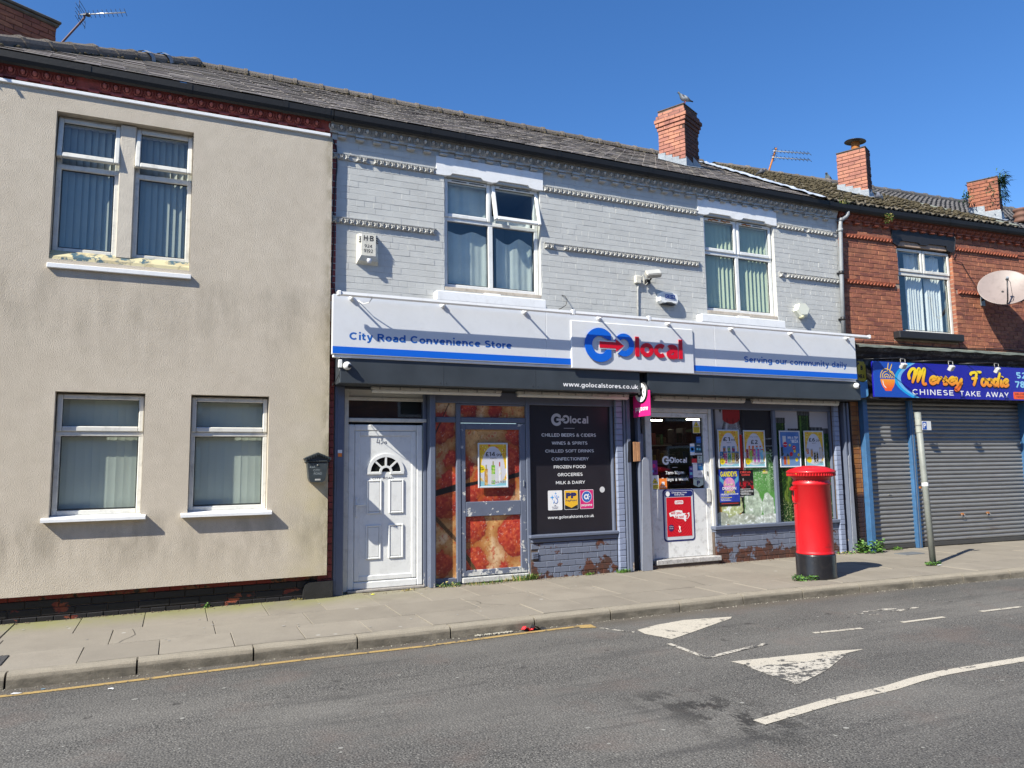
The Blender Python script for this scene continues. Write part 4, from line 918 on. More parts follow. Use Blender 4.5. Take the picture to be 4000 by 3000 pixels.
# ------------------------------------------------------------------ grey painted shop building
GR = thing('corner_shop_building', 'grey painted brick shop building with slate roof and dark blue shopfront', 'shop building', (1.70, 0, 0))
W1H = (3.235, 4.70, 3.93, 5.535); W2H = (7.665, 9.145, 3.93, 5.56)
LIN1 = (3.113, 4.745, 5.53, 5.79); LIN2 = (7.545, 9.207, 5.555, 5.81)
m = MB(); sheet_with_holes(m, 1.70, 10.66, 3.2, 5.9, .0028, [W1H, W2H], .12); m.build('wall', GREYPAINT, GR)
BG = Bricks(GR)
BZ = [(5.525, 5.612), (4.672, 4.765)]   # heights of the moulded bands
holes = [W1H, W2H, LIN1, LIN2, (3.078, 4.705, 3.70, 3.93), (7.445, 9.175, 3.70, 3.93)]
bx = [(1.70, 3.113), (4.755, 7.545), (9.215, 10.62)]
for (a, b) in bx:
    for (c, d) in BZ: holes.append((a, b, c, d))
lay_wall(BG, 1.70, 10.62, 3.58, 4.672, 0, GREYPAINT, holes, pitch=.0838, h=.079, ph=2, c=.0016, jit=.0016, joint=.0015)
lay_wall(BG, 1.70, 10.62, 4.765, 5.525, 0, GREYPAINT, holes, pitch=.0844, h=.0795, ph=4, c=.0016, jit=.0016, joint=.0015)
lay_wall(BG, 1.70, 10.62, 5.612, 5.87, 0, GREYPAINT, holes, pitch=.0844, h=.0795, ph=1, c=.0016, jit=.0016, joint=.0015)
for (a, b) in ((3.115, 3.235), (4.70, 4.755), (7.547, 7.665), (9.145, 9.215)):   # brick beside the window heads in band rows
    lay_wall(BG, a, b, 4.672, 4.765, 0, GREYPAINT, [], pitch=.0844, h=.088, ph=1, c=.004, joint=.005)
fb = flower_mesh(GREYTRIM)
for (a, b) in bx:
    for (c, d) in BZ:
        MB().prism([(.02, c), (-.012, c), (-.016, d - .022), (-.026, d - .018), (-.028, d - .006), (.02, d)], a, b, 'x').build('band_course', GREYTRIM, GR)
        n = int((b - a) / .0775)
        for i in range(n):
            if random.random() < .03: continue
            place('flower_block', fb, GR, a + .045 + i * (b - a - .03) / n, -.012, c + .036)
# lintels with the two raised notches
for (a, b, c, d), sh in ((LIN1, 0), (LIN2, 4.445)):
    k = [(a, c), (a + .108, c), (a + .118, c - .002), (a + .205, c + .012), (a + .235, c + .045), (a + .655, c + .045), (a + .69, c + .012), (a + .83, c + .0), (a + .90, c + .012), (a + .935, c + .045), (a + 1.39, c + .045), (a + 1.42, c + .012), (b - .10, c - .002), (b, c), (b, d), (a, d)]
    MB().prism(k, -.022, .10, 'y').build('lintel', WHITEP, GR)
for (a, b, c, d) in ((3.078, 4.705, 3.752, 3.892), (7.445, 9.175, 3.757, 3.895)):
    m = MB(); m.cbox(a, b, -.13, .05, c, d - .01, .008); m.cbox((a + b) / 2 - .12, (a + b) / 2 + .12, -.12, .05, d - .012, d + .012, .006); m.build('window_sill', WHITEP, GR)
# window one: left light curtained, right hand top light pushed open
ya = .075
window(GR, 3.245, 4.695, 3.975, 5.532, ya, [(3.31, 3.905, 4.04, 4.925), (3.99, 4.63, 4.04, 4.925)],
       [(3.252, 3.938, 4.972, 5.528, 0), (3.962, 4.69, 4.972, 5.528, 13)], mull=[(3.912, 3.982, 4.02, 4.96), (3.93, 3.97, 4.96, 5.5)], trans=[(3.25, 4.69, 4.922, 4.975)], ft=.06,
       curtain=[(3.33, 3.93, 4.0, 4.84, NET, .06), (4.08, 4.64, 4.0, 4.82, NET, .10), (3.28, 3.93, 4.96, 5.50, NET, .0), (4.0, 4.62, 4.96, 5.12, NET, .0)],
       vents=[(3.36, 3.58, 5.528, 0, BLACKP), (3.62, 3.84, 5.528, 0, BLACKP), (4.08, 4.30, 5.528, 13, BLACKP), (4.34, 4.56, 5.528, 13, BLACKP)],
       roomcol=plain('blue_grey_room', (.20, .24, .27), .9, .1, 2))
MB().cbox(3.24, 4.70, -.0, .13, 3.925, 3.975, .006).build('sub_sill', plain('stained_timber_sill', (.42, .37, .31), .7, .2, 8, dirt=.5), GR)
RUSTV = plain('rusty_vent', (.36, .13, .03), .8, .3, 20)
window(GR, 7.675, 9.135, 3.985, 5.553, ya, [(7.74, 8.345, 4.05, 4.93), (8.425, 9.07, 4.05, 4.93)],
       [(7.682, 8.372, 4.985, 5.548, 0), (8.396, 9.13, 4.985, 5.548, 0)], mull=[(8.35, 8.42, 4.03, 4.97), (8.365, 8.405, 4.96, 5.52)], trans=[(7.68, 9.13, 4.93, 4.985)], ft=.06,
       blind=(16, 7.73, 9.08, 4.03, 5.50, BLIND2, -38), vents=[(7.80, 8.02, 5.548, 0, RUSTV), (8.05, 8.26, 5.548, 0, RUSTV), (8.50, 8.70, 5.548, 0, RUSTV), (8.74, 8.94, 5.548, 0, BLACKP)])
MB().cbox(7.67, 9.14, -.0, .13, 3.932, 3.985, .006).build('sub_sill', plain('stained_timber_sill', (.42, .37, .31)), GR)
for a, b in ((7.80, 8.0), (8.07, 8.24), (8.52, 8.68)):
    m = MB(); vs = [(a + (b - a) * i / 6, ya - .03, 5.515 + random.uniform(-.012, .012)) for i in range(7)]; m.tube(vs, .011, 6); m.build('rotten_filler', RUSTV, GR)
eaves(GR, 1.672, 10.62, GREYTRIM, missing=(), first=.0)
gutter(GR, 1.70, 10.70, (2.95, 3.45, 4.95, 6.55, 7.25, 7.33, 8.35, 9.7, 10.35))
stripx = lambda y: 10.12 + .12 * (y + .25) + .02 * math.sin(y * 3)
rf = MB(); rf.poly([(1.66, -.12, rz_at(-.12)), (10.65, -.12, rz_at(-.12)), (10.65, 3.5, rz_at(3.5)), (1.66, 3.5, rz_at(3.5))]); rf.poly([(1.66, 3.5, rz_at(3.5)), (10.65, 3.5, rz_at(3.5)), (10.65, 7.2, 6.05), (1.66, 7.2, 6.05)])
rf.poly([(1.66, -.12, rz_at(-.12) - .03), (10.65, -.12, rz_at(-.12) - .03), (10.65, 3.5, rz_at(3.5) - .03), (1.66, 3.5, rz_at(3.5) - .03)])
rf.build('roof', MORTAR_D, GR)
N1 = Vector((8.60, 1.56, 0)); _, e1, e2 = chimney_frame(N1)
def in_ch(N, W1, W2, pad=.05):
    def f(x, y):
        r = Vector((x, y, 0)) - N; a = r.dot(e1); b = r.dot(e2); return -pad + .1 < a < W1 - .1 and -pad + .1 < b < W2 - .1
    return f
lay_roof(GR, SL, -.165, 3.42, .2, .25, lambda y: 1.66, lambda y: stripx(y) + .05, 'slate', 300, skip=in_ch(N1, .56, .62))
ridge_run(GR, (1.72, 3.5, rz_at(3.5)), (10.55, 3.5, rz_at(3.5)), .45, .105, RIDGE)
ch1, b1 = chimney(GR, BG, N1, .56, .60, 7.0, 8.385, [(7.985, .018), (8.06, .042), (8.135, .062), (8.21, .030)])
flashing(ch1, b1, .56, .60, lambda p: rz_at(p.y))
# crumpled flashing tape between the slates and the tiles
m = MB(); pts = []
for i in range(40):
    y = -.22 + 3.7 * i / 39; pts.append((stripx(y), y))
for i, (x, y) in enumerate(pts):
    for j in range(5): m.v.append((x - .15 + .075 * j + random.uniform(-.012, .012), y, rz_at(y) + .045 + random.uniform(0, .03) + (.02 if j == 3 else 0)))
for i in range(39):
    for j in range(4): m.f.append((i * 5 + j, i * 5 + j + 1, (i + 1) * 5 + j + 1, (i + 1) * 5 + j)); m.sm.append(False); m.mi.append(0)
m.build('flashing_tape', plain('silver_flashing_tape', (.40, .44, .50), .35, .15, 9, bump=.4, bscale=25), GR)

# ---- ground floor: fascia boxes, posts, windows and doors (all parts of the building)
MB().box(1.78, 10.60, -.28, .0, 2.88, 3.60).build('sign_backing', plain('backing_timber', (.05, .05, .055), .8), GR)
for (a, b) in ((1.776, 6.112), (6.25, 10.59)):
    m = MB(); m.cbox(a, b, -.325, .02, 2.575, 2.915, .006); hx = m.build('shutter_box', FASCIA, GR)
    m = MB()
    for sx in ((4.42, 3.1) if a < 3 else (7.45, 9.1)):
        m.cbox(sx - .0015, sx + .0015, -.3275, -.324, 2.58, 2.91, .0005); m.cbox(sx - .05, sx - .035, -.329, -.324, 2.61, 2.625, .002); m.cbox(sx + .03, sx + .045, -.329, -.324, 2.61, 2.625, .002)
    m.build('fascia_seam', plain('dark_seam', (.03, .035, .04), .5), hx)
m = MB(); m.box(1.79, 10.60, .02, .35, 2.555, 2.60); m.box(6.112, 6.25, -.20, .02, 2.55, 2.92); m.build('soffit', plain('dark_soffit', (.03, .032, .037), .7), GR)
MB().box(1.80, 10.6, .3, .5, 2.4, 3.6).build('backing_wall', DARKLINER, GR)
text('www.golocalstores.co.uk', 4.842, 6.075, 2.612, 2.694, -.3285, PRINT_W, hx, .02)
def post(x0, x1, y0, y1, z0, z1, name='shopfront_post', mat=None, c=.008): return MB().cbox(x0, x1, y0, y1, z0, z1, c).build(name, mat or SLATEBLUE, GR)
m = MB(); m.cbox(1.785, 1.905, -.0, .20, 0, 2.575, .008); m.cbox(1.815, 1.83, -.004, .05, 0, 2.575, .002); m.cbox(1.895, 1.912, .02, .17, 0, 2.57, .003); m.build('shopfront_post', SLATEBLUE, GR)
post(3.025, 3.10, -.0, .2, 0, 2.56); post(2.975, 3.022, .13, .22, 0, 2.56, 'door_jamb'); post(3.105, 10.35, .07, .2, 2.40, 2.56, 'head_beam')
# overlight of the white door
m = MB(); m.cbox(1.925, 1.985, .13, .22, .02, 2.56, .005); m.cbox(1.985, 3.02, .15, .21, 2.415, 2.46, .006); m.cbox(1.985, 3.02, .125, .21, 2.135, 2.185, .008); m.cbox(1.985, 3.02, .17, .21, 2.46, 2.56, .003)
ov = m.build('overlight_frame', UPVC_OLD, GR)
MB().box(1.985, 3.02, .18, .186, 2.185, 2.415).build('pane', GLASS, ov); MB().box(1.98, 3.02, .26, .3, 2.1, 2.5).build('dark_liner', DARKLINER, ov)
# the white panelled door
D = .16
m = MB(); bars(m, 1.985, 2.962, .035, 2.10, D - .03, D + .05, .078, .09, .010); df = m.build('door_frame', UPVC, GR)
dl = MB(); dl.cbox(2.066, 2.881, D - .012, D + .03, .128, 2.02, .006); bars(dl, 2.07, 2.877, .135, 2.015, D - .026, D - .010, .062, .062, .008)
door = dl.build('door', UPVC, GR)
MB().cbox(1.98, 2.968, D - .09, D + .06, .005, .034, .005).build('threshold', plain('dirty_threshold', (.30, .28, .26), .7, dirt=.6), door)
for (a, b, c, d) in ((2.222, 2.422, .962, 1.395), (2.512, 2.712, .962, 1.395), (2.215, 2.415, .395, .825), (2.508, 2.708, .395, .825)):
    m = MB(); bars(m, a, b, c, d, D - .028, D - .011, .026, .026, .009); m.cbox(a + .03, b - .03, D - .022, D - .011, c + .03, d - .03, .006); m.build('door_panel', UPVC, door)
m = MB(); cx, cz, ro, ri = 2.472, 1.495, .243, .198; N = 24   # sunburst window
arc = lambda r, t: (cx + r * math.cos(t), cz + r * math.sin(t) * .95)
for k in range(N):
    t0, t1 = math.pi * k / N, math.pi * (k + 1) / N
    for (r0, r1, ya_, yb_) in ((ri, ro, D - .032, D - .011), (.055, .085, D - .032, D - .011)):
        p = [arc(r0, t0), arc(r1, t0), arc(r1, t1), arc(r0, t1)]; m.prism(p, ya_, yb_, 'y')
m.cbox(cx - ro, cx - .055, D - .033, D - .011, cz - .035, cz + .002, .006); m.cbox(cx + .055, cx + ro, D - .033, D - .011, cz - .035, cz + .002, .006)
for t in (math.pi * .25, math.pi * .5, math.pi * .75):
    dx_, dz_ = math.cos(t), math.sin(t); nx, nz = -dz_ * .012, dx_ * .012
    m.prism([(cx + dx_ * .08 + nx, cz + dz_ * .08 + nz), (cx + dx_ * .21 + nx, cz + dz_ * .2 + nz), (cx + dx_ * .21 - nx, cz + dz_ * .2 - nz), (cx + dx_ * .08 - nx, cz + dz_ * .08 - nz)], D - .030, D - .011, 'y')
sb = m.build('sunburst_window', UPVC, door)
m = MB(); m.poly([(arc(ri, math.pi * k / N)[0], D - .0145, arc(ri, math.pi * k / N)[1]) for k in range(N + 1)]); m.build('sunburst_pane', plain('dark_glass', (.01, .012, .012), .08, .1), door)
m = MB(); m.cbox(2.077, 2.105, D - .045, D - .026, .93, 1.17, .008); m.tube([(2.09, D - .04, 1.085), (2.09, D - .075, 1.085), (2.12, D - .078, 1.085), (2.20, D - .072, 1.088)], .010); m.cbox(2.086, 2.096, D - .048, D - .044, .985, 1.005, .002)
m.build('door_handle', UPVC, door)
MARKER = ink('marker_pen', (.03, .03, .05))
m = MB()
for strokes in ([(2.365, 1.935), (2.35, 1.87), (2.385, 1.875)], [(2.385, 1.91), (2.383, 1.855)], [(2.405, 1.925), (2.43, 1.93), (2.41, 1.895), (2.435, 1.875), (2.405, 1.855)], [(2.475, 1.885), (2.455, 1.88), (2.452, 1.86), (2.475, 1.86), (2.477, 1.885), (2.482, 1.855)]):
    m.tube([(a, D - .0265 + .012, b) for a, b in strokes], .0018, 5)
m.build('door_number', MARKER, door)
text('CITY  ROAD', 2.30, 2.575, 1.398, 1.428, D - .0135, MARKER, door, 0, 'door_lettering')
# scattered pizza vinyl shopfront
def pizza(X, Z):
    n = fbm(X * 14, Z * 14, 3); n2 = fbm(X * 45, Z * 45, 9, 3); n3 = fbm(X * 4, Z * 4, 5)
    c = np.stack([.36 + .36 * n, .17 + .24 * n, .055 + .11 * n], -1) * (.65 + .7 * fbm(X * 3.2, Z * 3.2, 88)[..., None])
    c = lay(c, ss(n3, .5, .66) * .75, [.66, .50, .32]); c = lay(c, ss(n2, .64, .72) * .6, [.28, .11, .02]); c = lay(c, ss(fbm(X * 22, Z * 22, 31), .62, .7) * .7, [.45, .05, .02])
    for (cx, cz, r, s) in ((3.98, 1.30, .30, 1), (4.32, .60, .27, 2), (3.66, .72, .19, 3), (3.68, .26, .19, 4), (4.32, 1.62, .24, 5), (3.25, 1.10, .22, 6), (3.20, 2.06, .20, 7), (3.22, .28, .15, 8), (3.50, 1.52, .17, 9), (4.36, 1.98, .17, 10), (3.38, 1.62, .14, 11), (3.60, 2.32, .12, 12), (4.0, 2.30, .10, 13), (3.33, 1.34, .14, 14), (4.12, .2, .07, 15), (3.66, 1.18, .13, 16)):
        r = r * 1.12; a = np.arctan2(Z - cz, X - cx); d = np.hypot(X - cx, Z - cz) + (fbm(np.cos(a) * 3 + s, np.sin(a) * 3 + s, s) - .5) * .10
        k = ss(d, r + .004, r - .022); t = fbm(X * 38, Z * 38, s, 4)
        pc = np.stack([.20 + .36 * t, .014 + .10 * t * t, .008 + .03 * t], -1) * (.75 + .5 * fbm(X * 5, Z * 5, s + 50)[..., None]); pc = lay(pc, ss(t, .72, .80) * .35, [.75, .30, .20]); pc = pc * (1.15 - .55 * ss((X - cx) * .6 - (Z - cz), -r * .6, r * 1.1))[..., None] + np.array([.10, .035, .004]) * ss(fbm(X * 16, Z * 16, s + 9), .45, .7)[..., None]; rim = ss(d, r - .035, r)
        pc = pc * (1 - .45 * rim[..., None]); c = lay(c, k, pc); c = lay(c, ss(d, r + .09, r) * (1 - k) * .6, [.34, .09, .012])
    sp = ss(fbm(X * 60, Z * 60, 77, 2), .80, .86); c = lay(c, sp * .4, [.8, .7, .6])
    for (x0, z0, x1, z1, wd, col) in ((3.13, 1.20, 3.42, 1.27, .045, (.012, .01, .01)), (3.5, 1.285, 3.75, 1.33, .028, (.012, .01, .01)), (4.1, 1.37, 4.36, 1.43, .035, (.012, .01, .01)), (3.13, .88, 3.42, .58, .030, (.10, .05, .02)), (3.13, 1.98, 3.32, 2.38, .012, (.05, .02, .01)), (3.55, .38, 3.68, .17, .03, (.09, .05, .02))):
        L = math.hypot(x1 - x0, z1 - z0); u = ((X - x0) * (x1 - x0) + (Z - z0) * (z1 - z0)) / L; v = np.abs((X - x0) * (z1 - z0) - (Z - z0) * (x1 - x0)) / L
        k = ss(v + (fbm(X * 18, Z * 18, 1) - .5) * .012, wd, wd - .008) * ((u > -.02) & (u < L + .02)); st = .6 + .8 * (np.sin(u * 300) > 0)
        c = lay(c, k, np.array(col) * (st[..., None] if col[0] > .03 else 1))
    return c
Y = .10
post(3.418, 3.482, Y - .03, Y + .06, .03, 2.40); post(3.105, 3.135, Y - .01, Y + .05, .03, 2.4); post(4.452, 4.512, Y - .035, Y + .08, .03, 2.56)
post(3.135, 3.418, Y - .018, Y + .05, 2.138, 2.212, 'transom_bar'); post(3.482, 4.452, Y - .018, Y + .05, 2.138, 2.212, 'transom_bar'); post(3.105, 3.42, Y - .02, Y + .06, .02, .095, 'bottom_rail'); post(3.482, 4.452, Y - .02, Y + .05, 2.375, 2.40, 'top_rail')
for (a, b, c, d) in ((3.135, 3.418, .095, 2.138), (3.135, 3.418, 2.212, 2.40), (3.482, 4.452, 2.212, 2.375)): printed('pizza_vinyl', pizza, a, b, c, d, Y + .012, .008, GR)
m = MB()
for (a, b, c, d) in ((3.486, 3.55, .10, 2.13), (4.358, 4.448, .10, 2.13)): m.cbox(a, b, Y - .022, Y + .03, c, d, .006)
for (c, d) in ((.10, .175), (.88, 1.074), (2.046, 2.13)): m.cbox(3.5505, 4.3575, Y - .0215, Y + .03, c, d, .006)
pdoor = m.build('shopfront_door', m_peel('flaking_slate_blue', (.125, .145, .20), (.60, .60, .58), (.5, .5, .48), .60, 7, .02, .35, .42, (1, 1, 1.2)), GR)
printed('pizza_vinyl', pizza, 3.5505, 4.3575, .175, .88, Y + .010, .007, pdoor); printed('pizza_vinyl', pizza, 3.5505, 4.3575, 1.074, 2.046, Y + .010, .007, pdoor)
MB().cbox(3.49, 4.45, Y - .06, Y + .05, .02, .085, .005).build('door_sill', plain('worn_white_sill', (.5, .5, .48), .7, .15, 9, dirt=.7), pdoor)
MB().cbox(4.40, 4.415, Y - .035, Y - .02, 1.26, 1.345, .004).build('lock', LEAD, pdoor)
# black window panel
BLKV = plain('black_vinyl', (.017, .015, .020), .38, .15, 3)
bw = MB().box(4.512, 5.85, Y + .012, Y + .03, .59, 2.41).build('black_window_panel', BLKV, GR)
post(5.845, 5.885, Y - .03, Y + .06, .56, 2.41, 'window_jamb'); post(4.465, 5.888, -.0, Y + .1, .548, .592, 'window_sill'); post(4.50, 5.888, .03, Y + .05, .487, .546, 'sill_apron')
GRL = ink('silver_grey_ink', (.50, .49, .51)); yy = Y + .0100
def golocal(parent, x0, z0, s, cG, cA, cL, y, dp=0.0, bgc=None):
    """logo of G, o and arrow then the word local; s = scale to the big sign (G radius .245)"""
    f = lambda x, z: (x0 + x * s, z0 + z * s)
    N = 40
    def ring(cx, cz, ro, ri, t0, t1, extra_o=(), extra_i=()):
        o = [(cx + ro * math.cos(t), cz + ro * math.sin(t)) for t in np.linspace(t0, t1, N).tolist()]; i_ = [(cx + ri * math.cos(t), cz + ri * math.sin(t)) for t in np.linspace(t1, t0, N).tolist()]; return o, i_
    m = MB()
    # G: thick ring with straight cut right side and spur
    cx, cz, ro, ri = .245, .0, .245, .128
    xs = .43; to = math.acos((xs - cx) / ro); ti = math.radians(52)
    P = [(cx + ro * math.cos(t), cz + ro * math.sin(t)) for t in np.linspace(to, 2 * math.pi - to, N).tolist()]
    Q = [(cx + ri * math.cos(t), cz + ri * math.sin(t)) for t in np.linspace(2 * math.pi - math.radians(48), ti, N).tolist()]
    up = (xs, .085)
    for i in range(N - 1): m.prism([f(*P[i]), f(*P[i + 1]), f(*Q[N - 2 - i]), f(*Q[N - 1 - i])], y, y - max(dp, .0008), 'y')
    m.prism([f(*P[0]), f(*Q[-1]), f(xs, .07)], y, y - max(dp, .0008), 'y')
    m.prism([f(*P[-1]), f(xs, -.05), f(.355, -.05), f(*Q[0])], y, y - max(dp, .0008), 'y')
    g_ = m.build('logo_letter_g', cG, parent)
    m = MB(); cx2, ro2, ri2 = .65, .168, .088
    A = np.linspace(math.radians(-160), math.radians(160), N).tolist()
    for i in range(N - 1):
        m.prism([f(cx2 + ro2 * math.cos(A[i]), .02 + ro2 * math.sin(A[i])), f(cx2 + ro2 * math.cos(A[i + 1]), .02 + ro2 * math.sin(A[i + 1])), f(cx2 + ri2 * math.cos(A[i + 1]), .02 + ri2 * math.sin(A[i + 1])), f(cx2 + ri2 * math.cos(A[i]), .02 + ri2 * math.sin(A[i]))], y, y - max(dp, .0008), 'y')
    m.build('logo_letter_o', cG, parent)
    ar = lambda e: [(.235 - e, -.045 - e), (.505, -.045 - e), (.505, -.09 - e * 1.6), (.505 + e, -.09 - e * 2), (.64 + e * 1.6, .0), (.505 + e, .09 + e * 2), (.505, .09 + e * 1.6), (.505, .045 + e), (.235 - e, .045 + e)]
    ar2 = lambda e: [(a, b + .005) for a, b in ar(e)]
    MB().prism([f(*p) for p in ar2(.016)], y - dp - .0008, y - dp - .0016, 'y').build('logo_arrow_outline', bgc or PRINT_W, parent)
    MB().prism([f(*p) for p in ar2(.0)], y - dp - .0018, y - dp - .0028 - dp * .3, 'y').build('logo_arrow', cA, parent)
    text('local', *[f(.842, 0)[0], f(1.675, 0)[0]], f(0, -.145)[1], f(0, .155)[1], y - .0004, cL, parent, .028, 'logo_word', dp, spacing=.93)
golocal(bw, 4.872, 2.198, .372 * .98, GRL, GRL, GRL, yy, 0, BLKV)
MB().box(5.075, 5.25, yy - .001, yy, 2.073, 2.079).build('rule', GRL, bw)
for i, (tx, a, b, zc) in enumerate((('CHILLED BEERS & CIDERS', 4.715, 5.607, 1.977), ('WINES & SPIRITS', 4.875, 5.46, 1.863), ('CHILLED SOFT DRINKS', 4.77, 5.565, 1.750), ('CONFECTIONERY', 4.868, 5.475, 1.636), ('FROZEN FOOD', 4.90, 5.422, 1.524), ('GROCERIES', 4.96, 5.368, 1.412), ('MILK & DAIRY', 4.93, 5.405, 1.300))):
    text(tx, a, b, zc - .024, zc + .024, yy, PRINT_W, bw, .012)
text('www.golocalstores.co.uk', 4.79, 5.54, .785, .838, yy, PRINT_W, bw, .012)
def rrect(x0, x1, z0, z1, r, n=4):
    o = []
    for (cx, cz, t) in ((x1 - r, z1 - r, 0), (x0 + r, z1 - r, 90), (x0 + r, z0 + r, 180), (x1 - r, z0 + r, 270)):
        o += [(cx + r * math.cos(R(t + 90 * k / n)), cz + r * math.sin(R(t + 90 * k / n))) for k in range(n + 1)]
    return o
def flat(parent, pts, y, mat, name='printed_shape'): return MB().poly([(p[0], y, p[1]) for p in pts]).build(name, mat, parent)
def disc(parent, cx, cz, r, y, mat, name='printed_disc', n=24, sx=1): return flat(parent, [(cx + r * sx * math.cos(2 * math.pi * k / n), cz + r * math.sin(2 * math.pi * k / n)) for k in range(n)], y, mat, name)
IN_PINK = ink('magenta_ink', (.62, .02, .17)); IN_Y = ink('paypoint_yellow', (.80, .46, .03)); IN_NAVY = ink('navy_ink', (.02, .025, .12)); IN_BLUE = ink('royal_blue_ink', (.03, .12, .42)); IN_LB = ink('sky_blue_ink', (.06, .32, .72)); IN_R = ink('red_ink', (.62, .02, .03)); IN_CY = ink('cyan_ink', (.15, .5, .62)); IN_G = ink('green_ink', (.08, .4, .12)); IN_OR = ink('orange_ink', (.85, .22, .03))
def alpha_logo(parent, cx, cz, r, y, bg, fg):
    disc(parent, cx, cz, r, y, bg, 'logo_disc'); N = 20; m = MB()
    for (ro, ri, ox) in ((r * .5, r * .24, -.12 * r),):
        for k in range(N):
            a, b = 2 * math.pi * k / N, 2 * math.pi * (k + 1) / N
            m.poly([(cx + ox + ro * math.cos(a), y - .0006, cz + ro * math.sin(a)), (cx + ox + ro * math.cos(b), y - .0006, cz + ro * math.sin(b)), (cx + ox + ri * math.cos(b), y - .0006, cz + ri * math.sin(b)), (cx + ox + ri * math.cos(a), y - .0006, cz + ri * math.sin(a))])
    for s_ in (1, -1): m.poly([(cx + r * .05, y - .0009, cz + s_ * r * .1), (cx + r * .30, y - .0009, cz + s_ * r * .55), (cx + r * .50, y - .0009, cz + s_ * r * .50), (cx + r * .30, y - .0009, cz)])
    m.poly([(cx + r * .62 + r * .12 * math.cos(t), y - .0009, cz + r * .12 * math.sin(t)) for t in np.linspace(0, 5.7, 9).tolist()])
    m.build('logo_mark', fg, parent)
for k, (a, b) in enumerate(((4.797, 5.025), (5.058, 5.283), (5.312, 5.54))):
    flat(bw, rrect(a, b, .916, 1.192, .014), yy, PRINT_W, 'badge')
    if k == 0:
        for (cx, cz, s_) in ((4.865, 1.095, .034), (4.92, 1.15, .018), (4.965, 1.10, .016), (4.885, 1.02, .014)): flat(bw, [(cx - s_, cz), (cx - s_ * .25, cz - s_ * .25), (cx, cz - s_ * 1.1), (cx + s_ * .25, cz - s_ * .25), (cx + s_, cz), (cx + s_ * .25, cz + s_ * .25), (cx, cz + s_ * 1.1), (cx - s_ * .25, cz + s_ * .25)], yy - .001, IN_LB, 'badge_star')
        m = MB(); m.tube([(4.885, yy - .002, 1.06), (4.90, yy - .002, 1.02), (4.93, yy - .002, 1.01), (4.95, yy - .002, 1.04), (4.93, yy - .002, 1.13)], .003, 5); m.tube([(4.90, yy - .002, 1.125), (4.935, yy - .002, 1.07)], .003, 5); m.build('badge_hand', IN_BLUE, bw)
        for j, tx in enumerate(('THE', 'NATIONAL', 'LOTTERY')): text(tx, 4.91 - (.015, .05, .045)[j], 4.91 + (.015, .05, .045)[j], .975 - j * .022, .99 - j * .022, yy - .001, IN_NAVY, bw, .01)
    if k == 1:
        flat(bw, rrect(a + .006, b - .006, .922, 1.186, .010), yy - .0008, PRINT_K, 'badge_face'); flat(bw, [(a + .006, 1.186), (a + .006, .985), ((a + b) / 2, .94), (b - .006, .985), (b - .006, 1.186)], yy - .0016, IN_Y, 'badge_face')
        text('P', 5.085, 5.165, 1.075, 1.155, yy - .0024, IN_NAVY, bw, .06); text('P', 5.165, 5.255, 1.075, 1.155, yy - .0026, IN_NAVY, bw, .06); text('PayPoint', 5.082, 5.258, 1.025, 1.058, yy - .0024, IN_NAVY, bw, .01)
    if k == 2:
        flat(bw, rrect(a + .006, b - .006, .922, 1.186, .010), yy - .0008, IN_PINK, 'badge_face'); disc(bw, 5.426, 1.09, .083, yy - .0012, PRINT_W, 'badge_disc'); alpha_logo(bw, 5.426, 1.09, .076, yy - .0018, IN_BLUE, PRINT_W); text('payzone', 5.335, 5.515, .945, .985, yy - .0016, PRINT_W, bw, .02)
disc(bw, 5.69, 1.185, .043, yy, plain('window_vent', (.6, .6, .6), .5), 'window_vent')
# stall risers and brick pilasters
BR = BG
MB().box(4.49, 5.99, .06, .3, -.02, .487).build('riser_core', MORTAR_D, GR); MB().box(7.66, 10.42, .06, .3, -.02, .475).build('riser_core', MORTAR_D, GR)
lay_wall(BR, 4.492, 5.88, -.02, .487, .045, RISER, [(4.50, 4.60, .26, .36)], pitch=.0835, h=.078, header_every=50, sl=.232, c=.005)
lay_wall(BR, 7.67, 10.285, -.02, .475, .045, RISER, [], pitch=.0835, h=.078, header_every=50, sl=.232, c=.005)
m = MB(); m.cbox(4.50, 4.60, .04, .06, .262, .358, .003)
for i in range(3): m.cbox(4.508, 4.592, .028, .045, .275 + i * .027, .288 + i * .027, .003)
m.build('air_brick', SLATEBLUE, GR)
for (a, b) in ((5.89, 6.012), (10.29, 10.425)):
    MB().box(a + .006, b - .006, .012, .3, -.02, 2.56).build('pilaster_core', MORTAR_D, GR)
    lay_wall(BR, a, b, -.02, 2.55, .0, PALEBRICK, [], pitch=.0835, h=.079, header_every=1, sl=.30, c=.006, jit=.003)
post(6.014, 6.05, -.02, .2, 0, 2.555, 'shutter_guide'); m = MB(); m.cbox(6.05, 6.105, -.045, .12, 0, 2.555, .004); m.cbox(6.105, 6.118, -.03, .12, .0, 2.555, .003); m.build('shutter_guide', SLATEBLUE, GR)
MB().box(6.10, 6.26, .06, .3, 0, 2.56).build('dark_slot', DARKLINER, GR)
post(6.255, 6.30, -.03, .2, 0, 2.555, 'shutter_guide'); post(6.30, 6.36, .0, .2, 0, 2.0, 'shutter_guide')
m = MB(); m.prism([(6.235, 0), (6.418, 0), (6.41, 1.60), (6.365, 1.645), (6.335, 1.645), (6.30, 1.60)], -.052, -.036, 'y'); m.build('cover_plate', plain('pale_slate_plate', (.24, .26, .31), .4, .08, 4, dirt=.25), GR)
m = MB(); m.prism([(6.045, 1.575), (6.10, 1.58), (6.11, 1.90), (6.06, 1.87)], -.048, -.043, 'y'); m.build('torn_tape', BLACKP, GR)
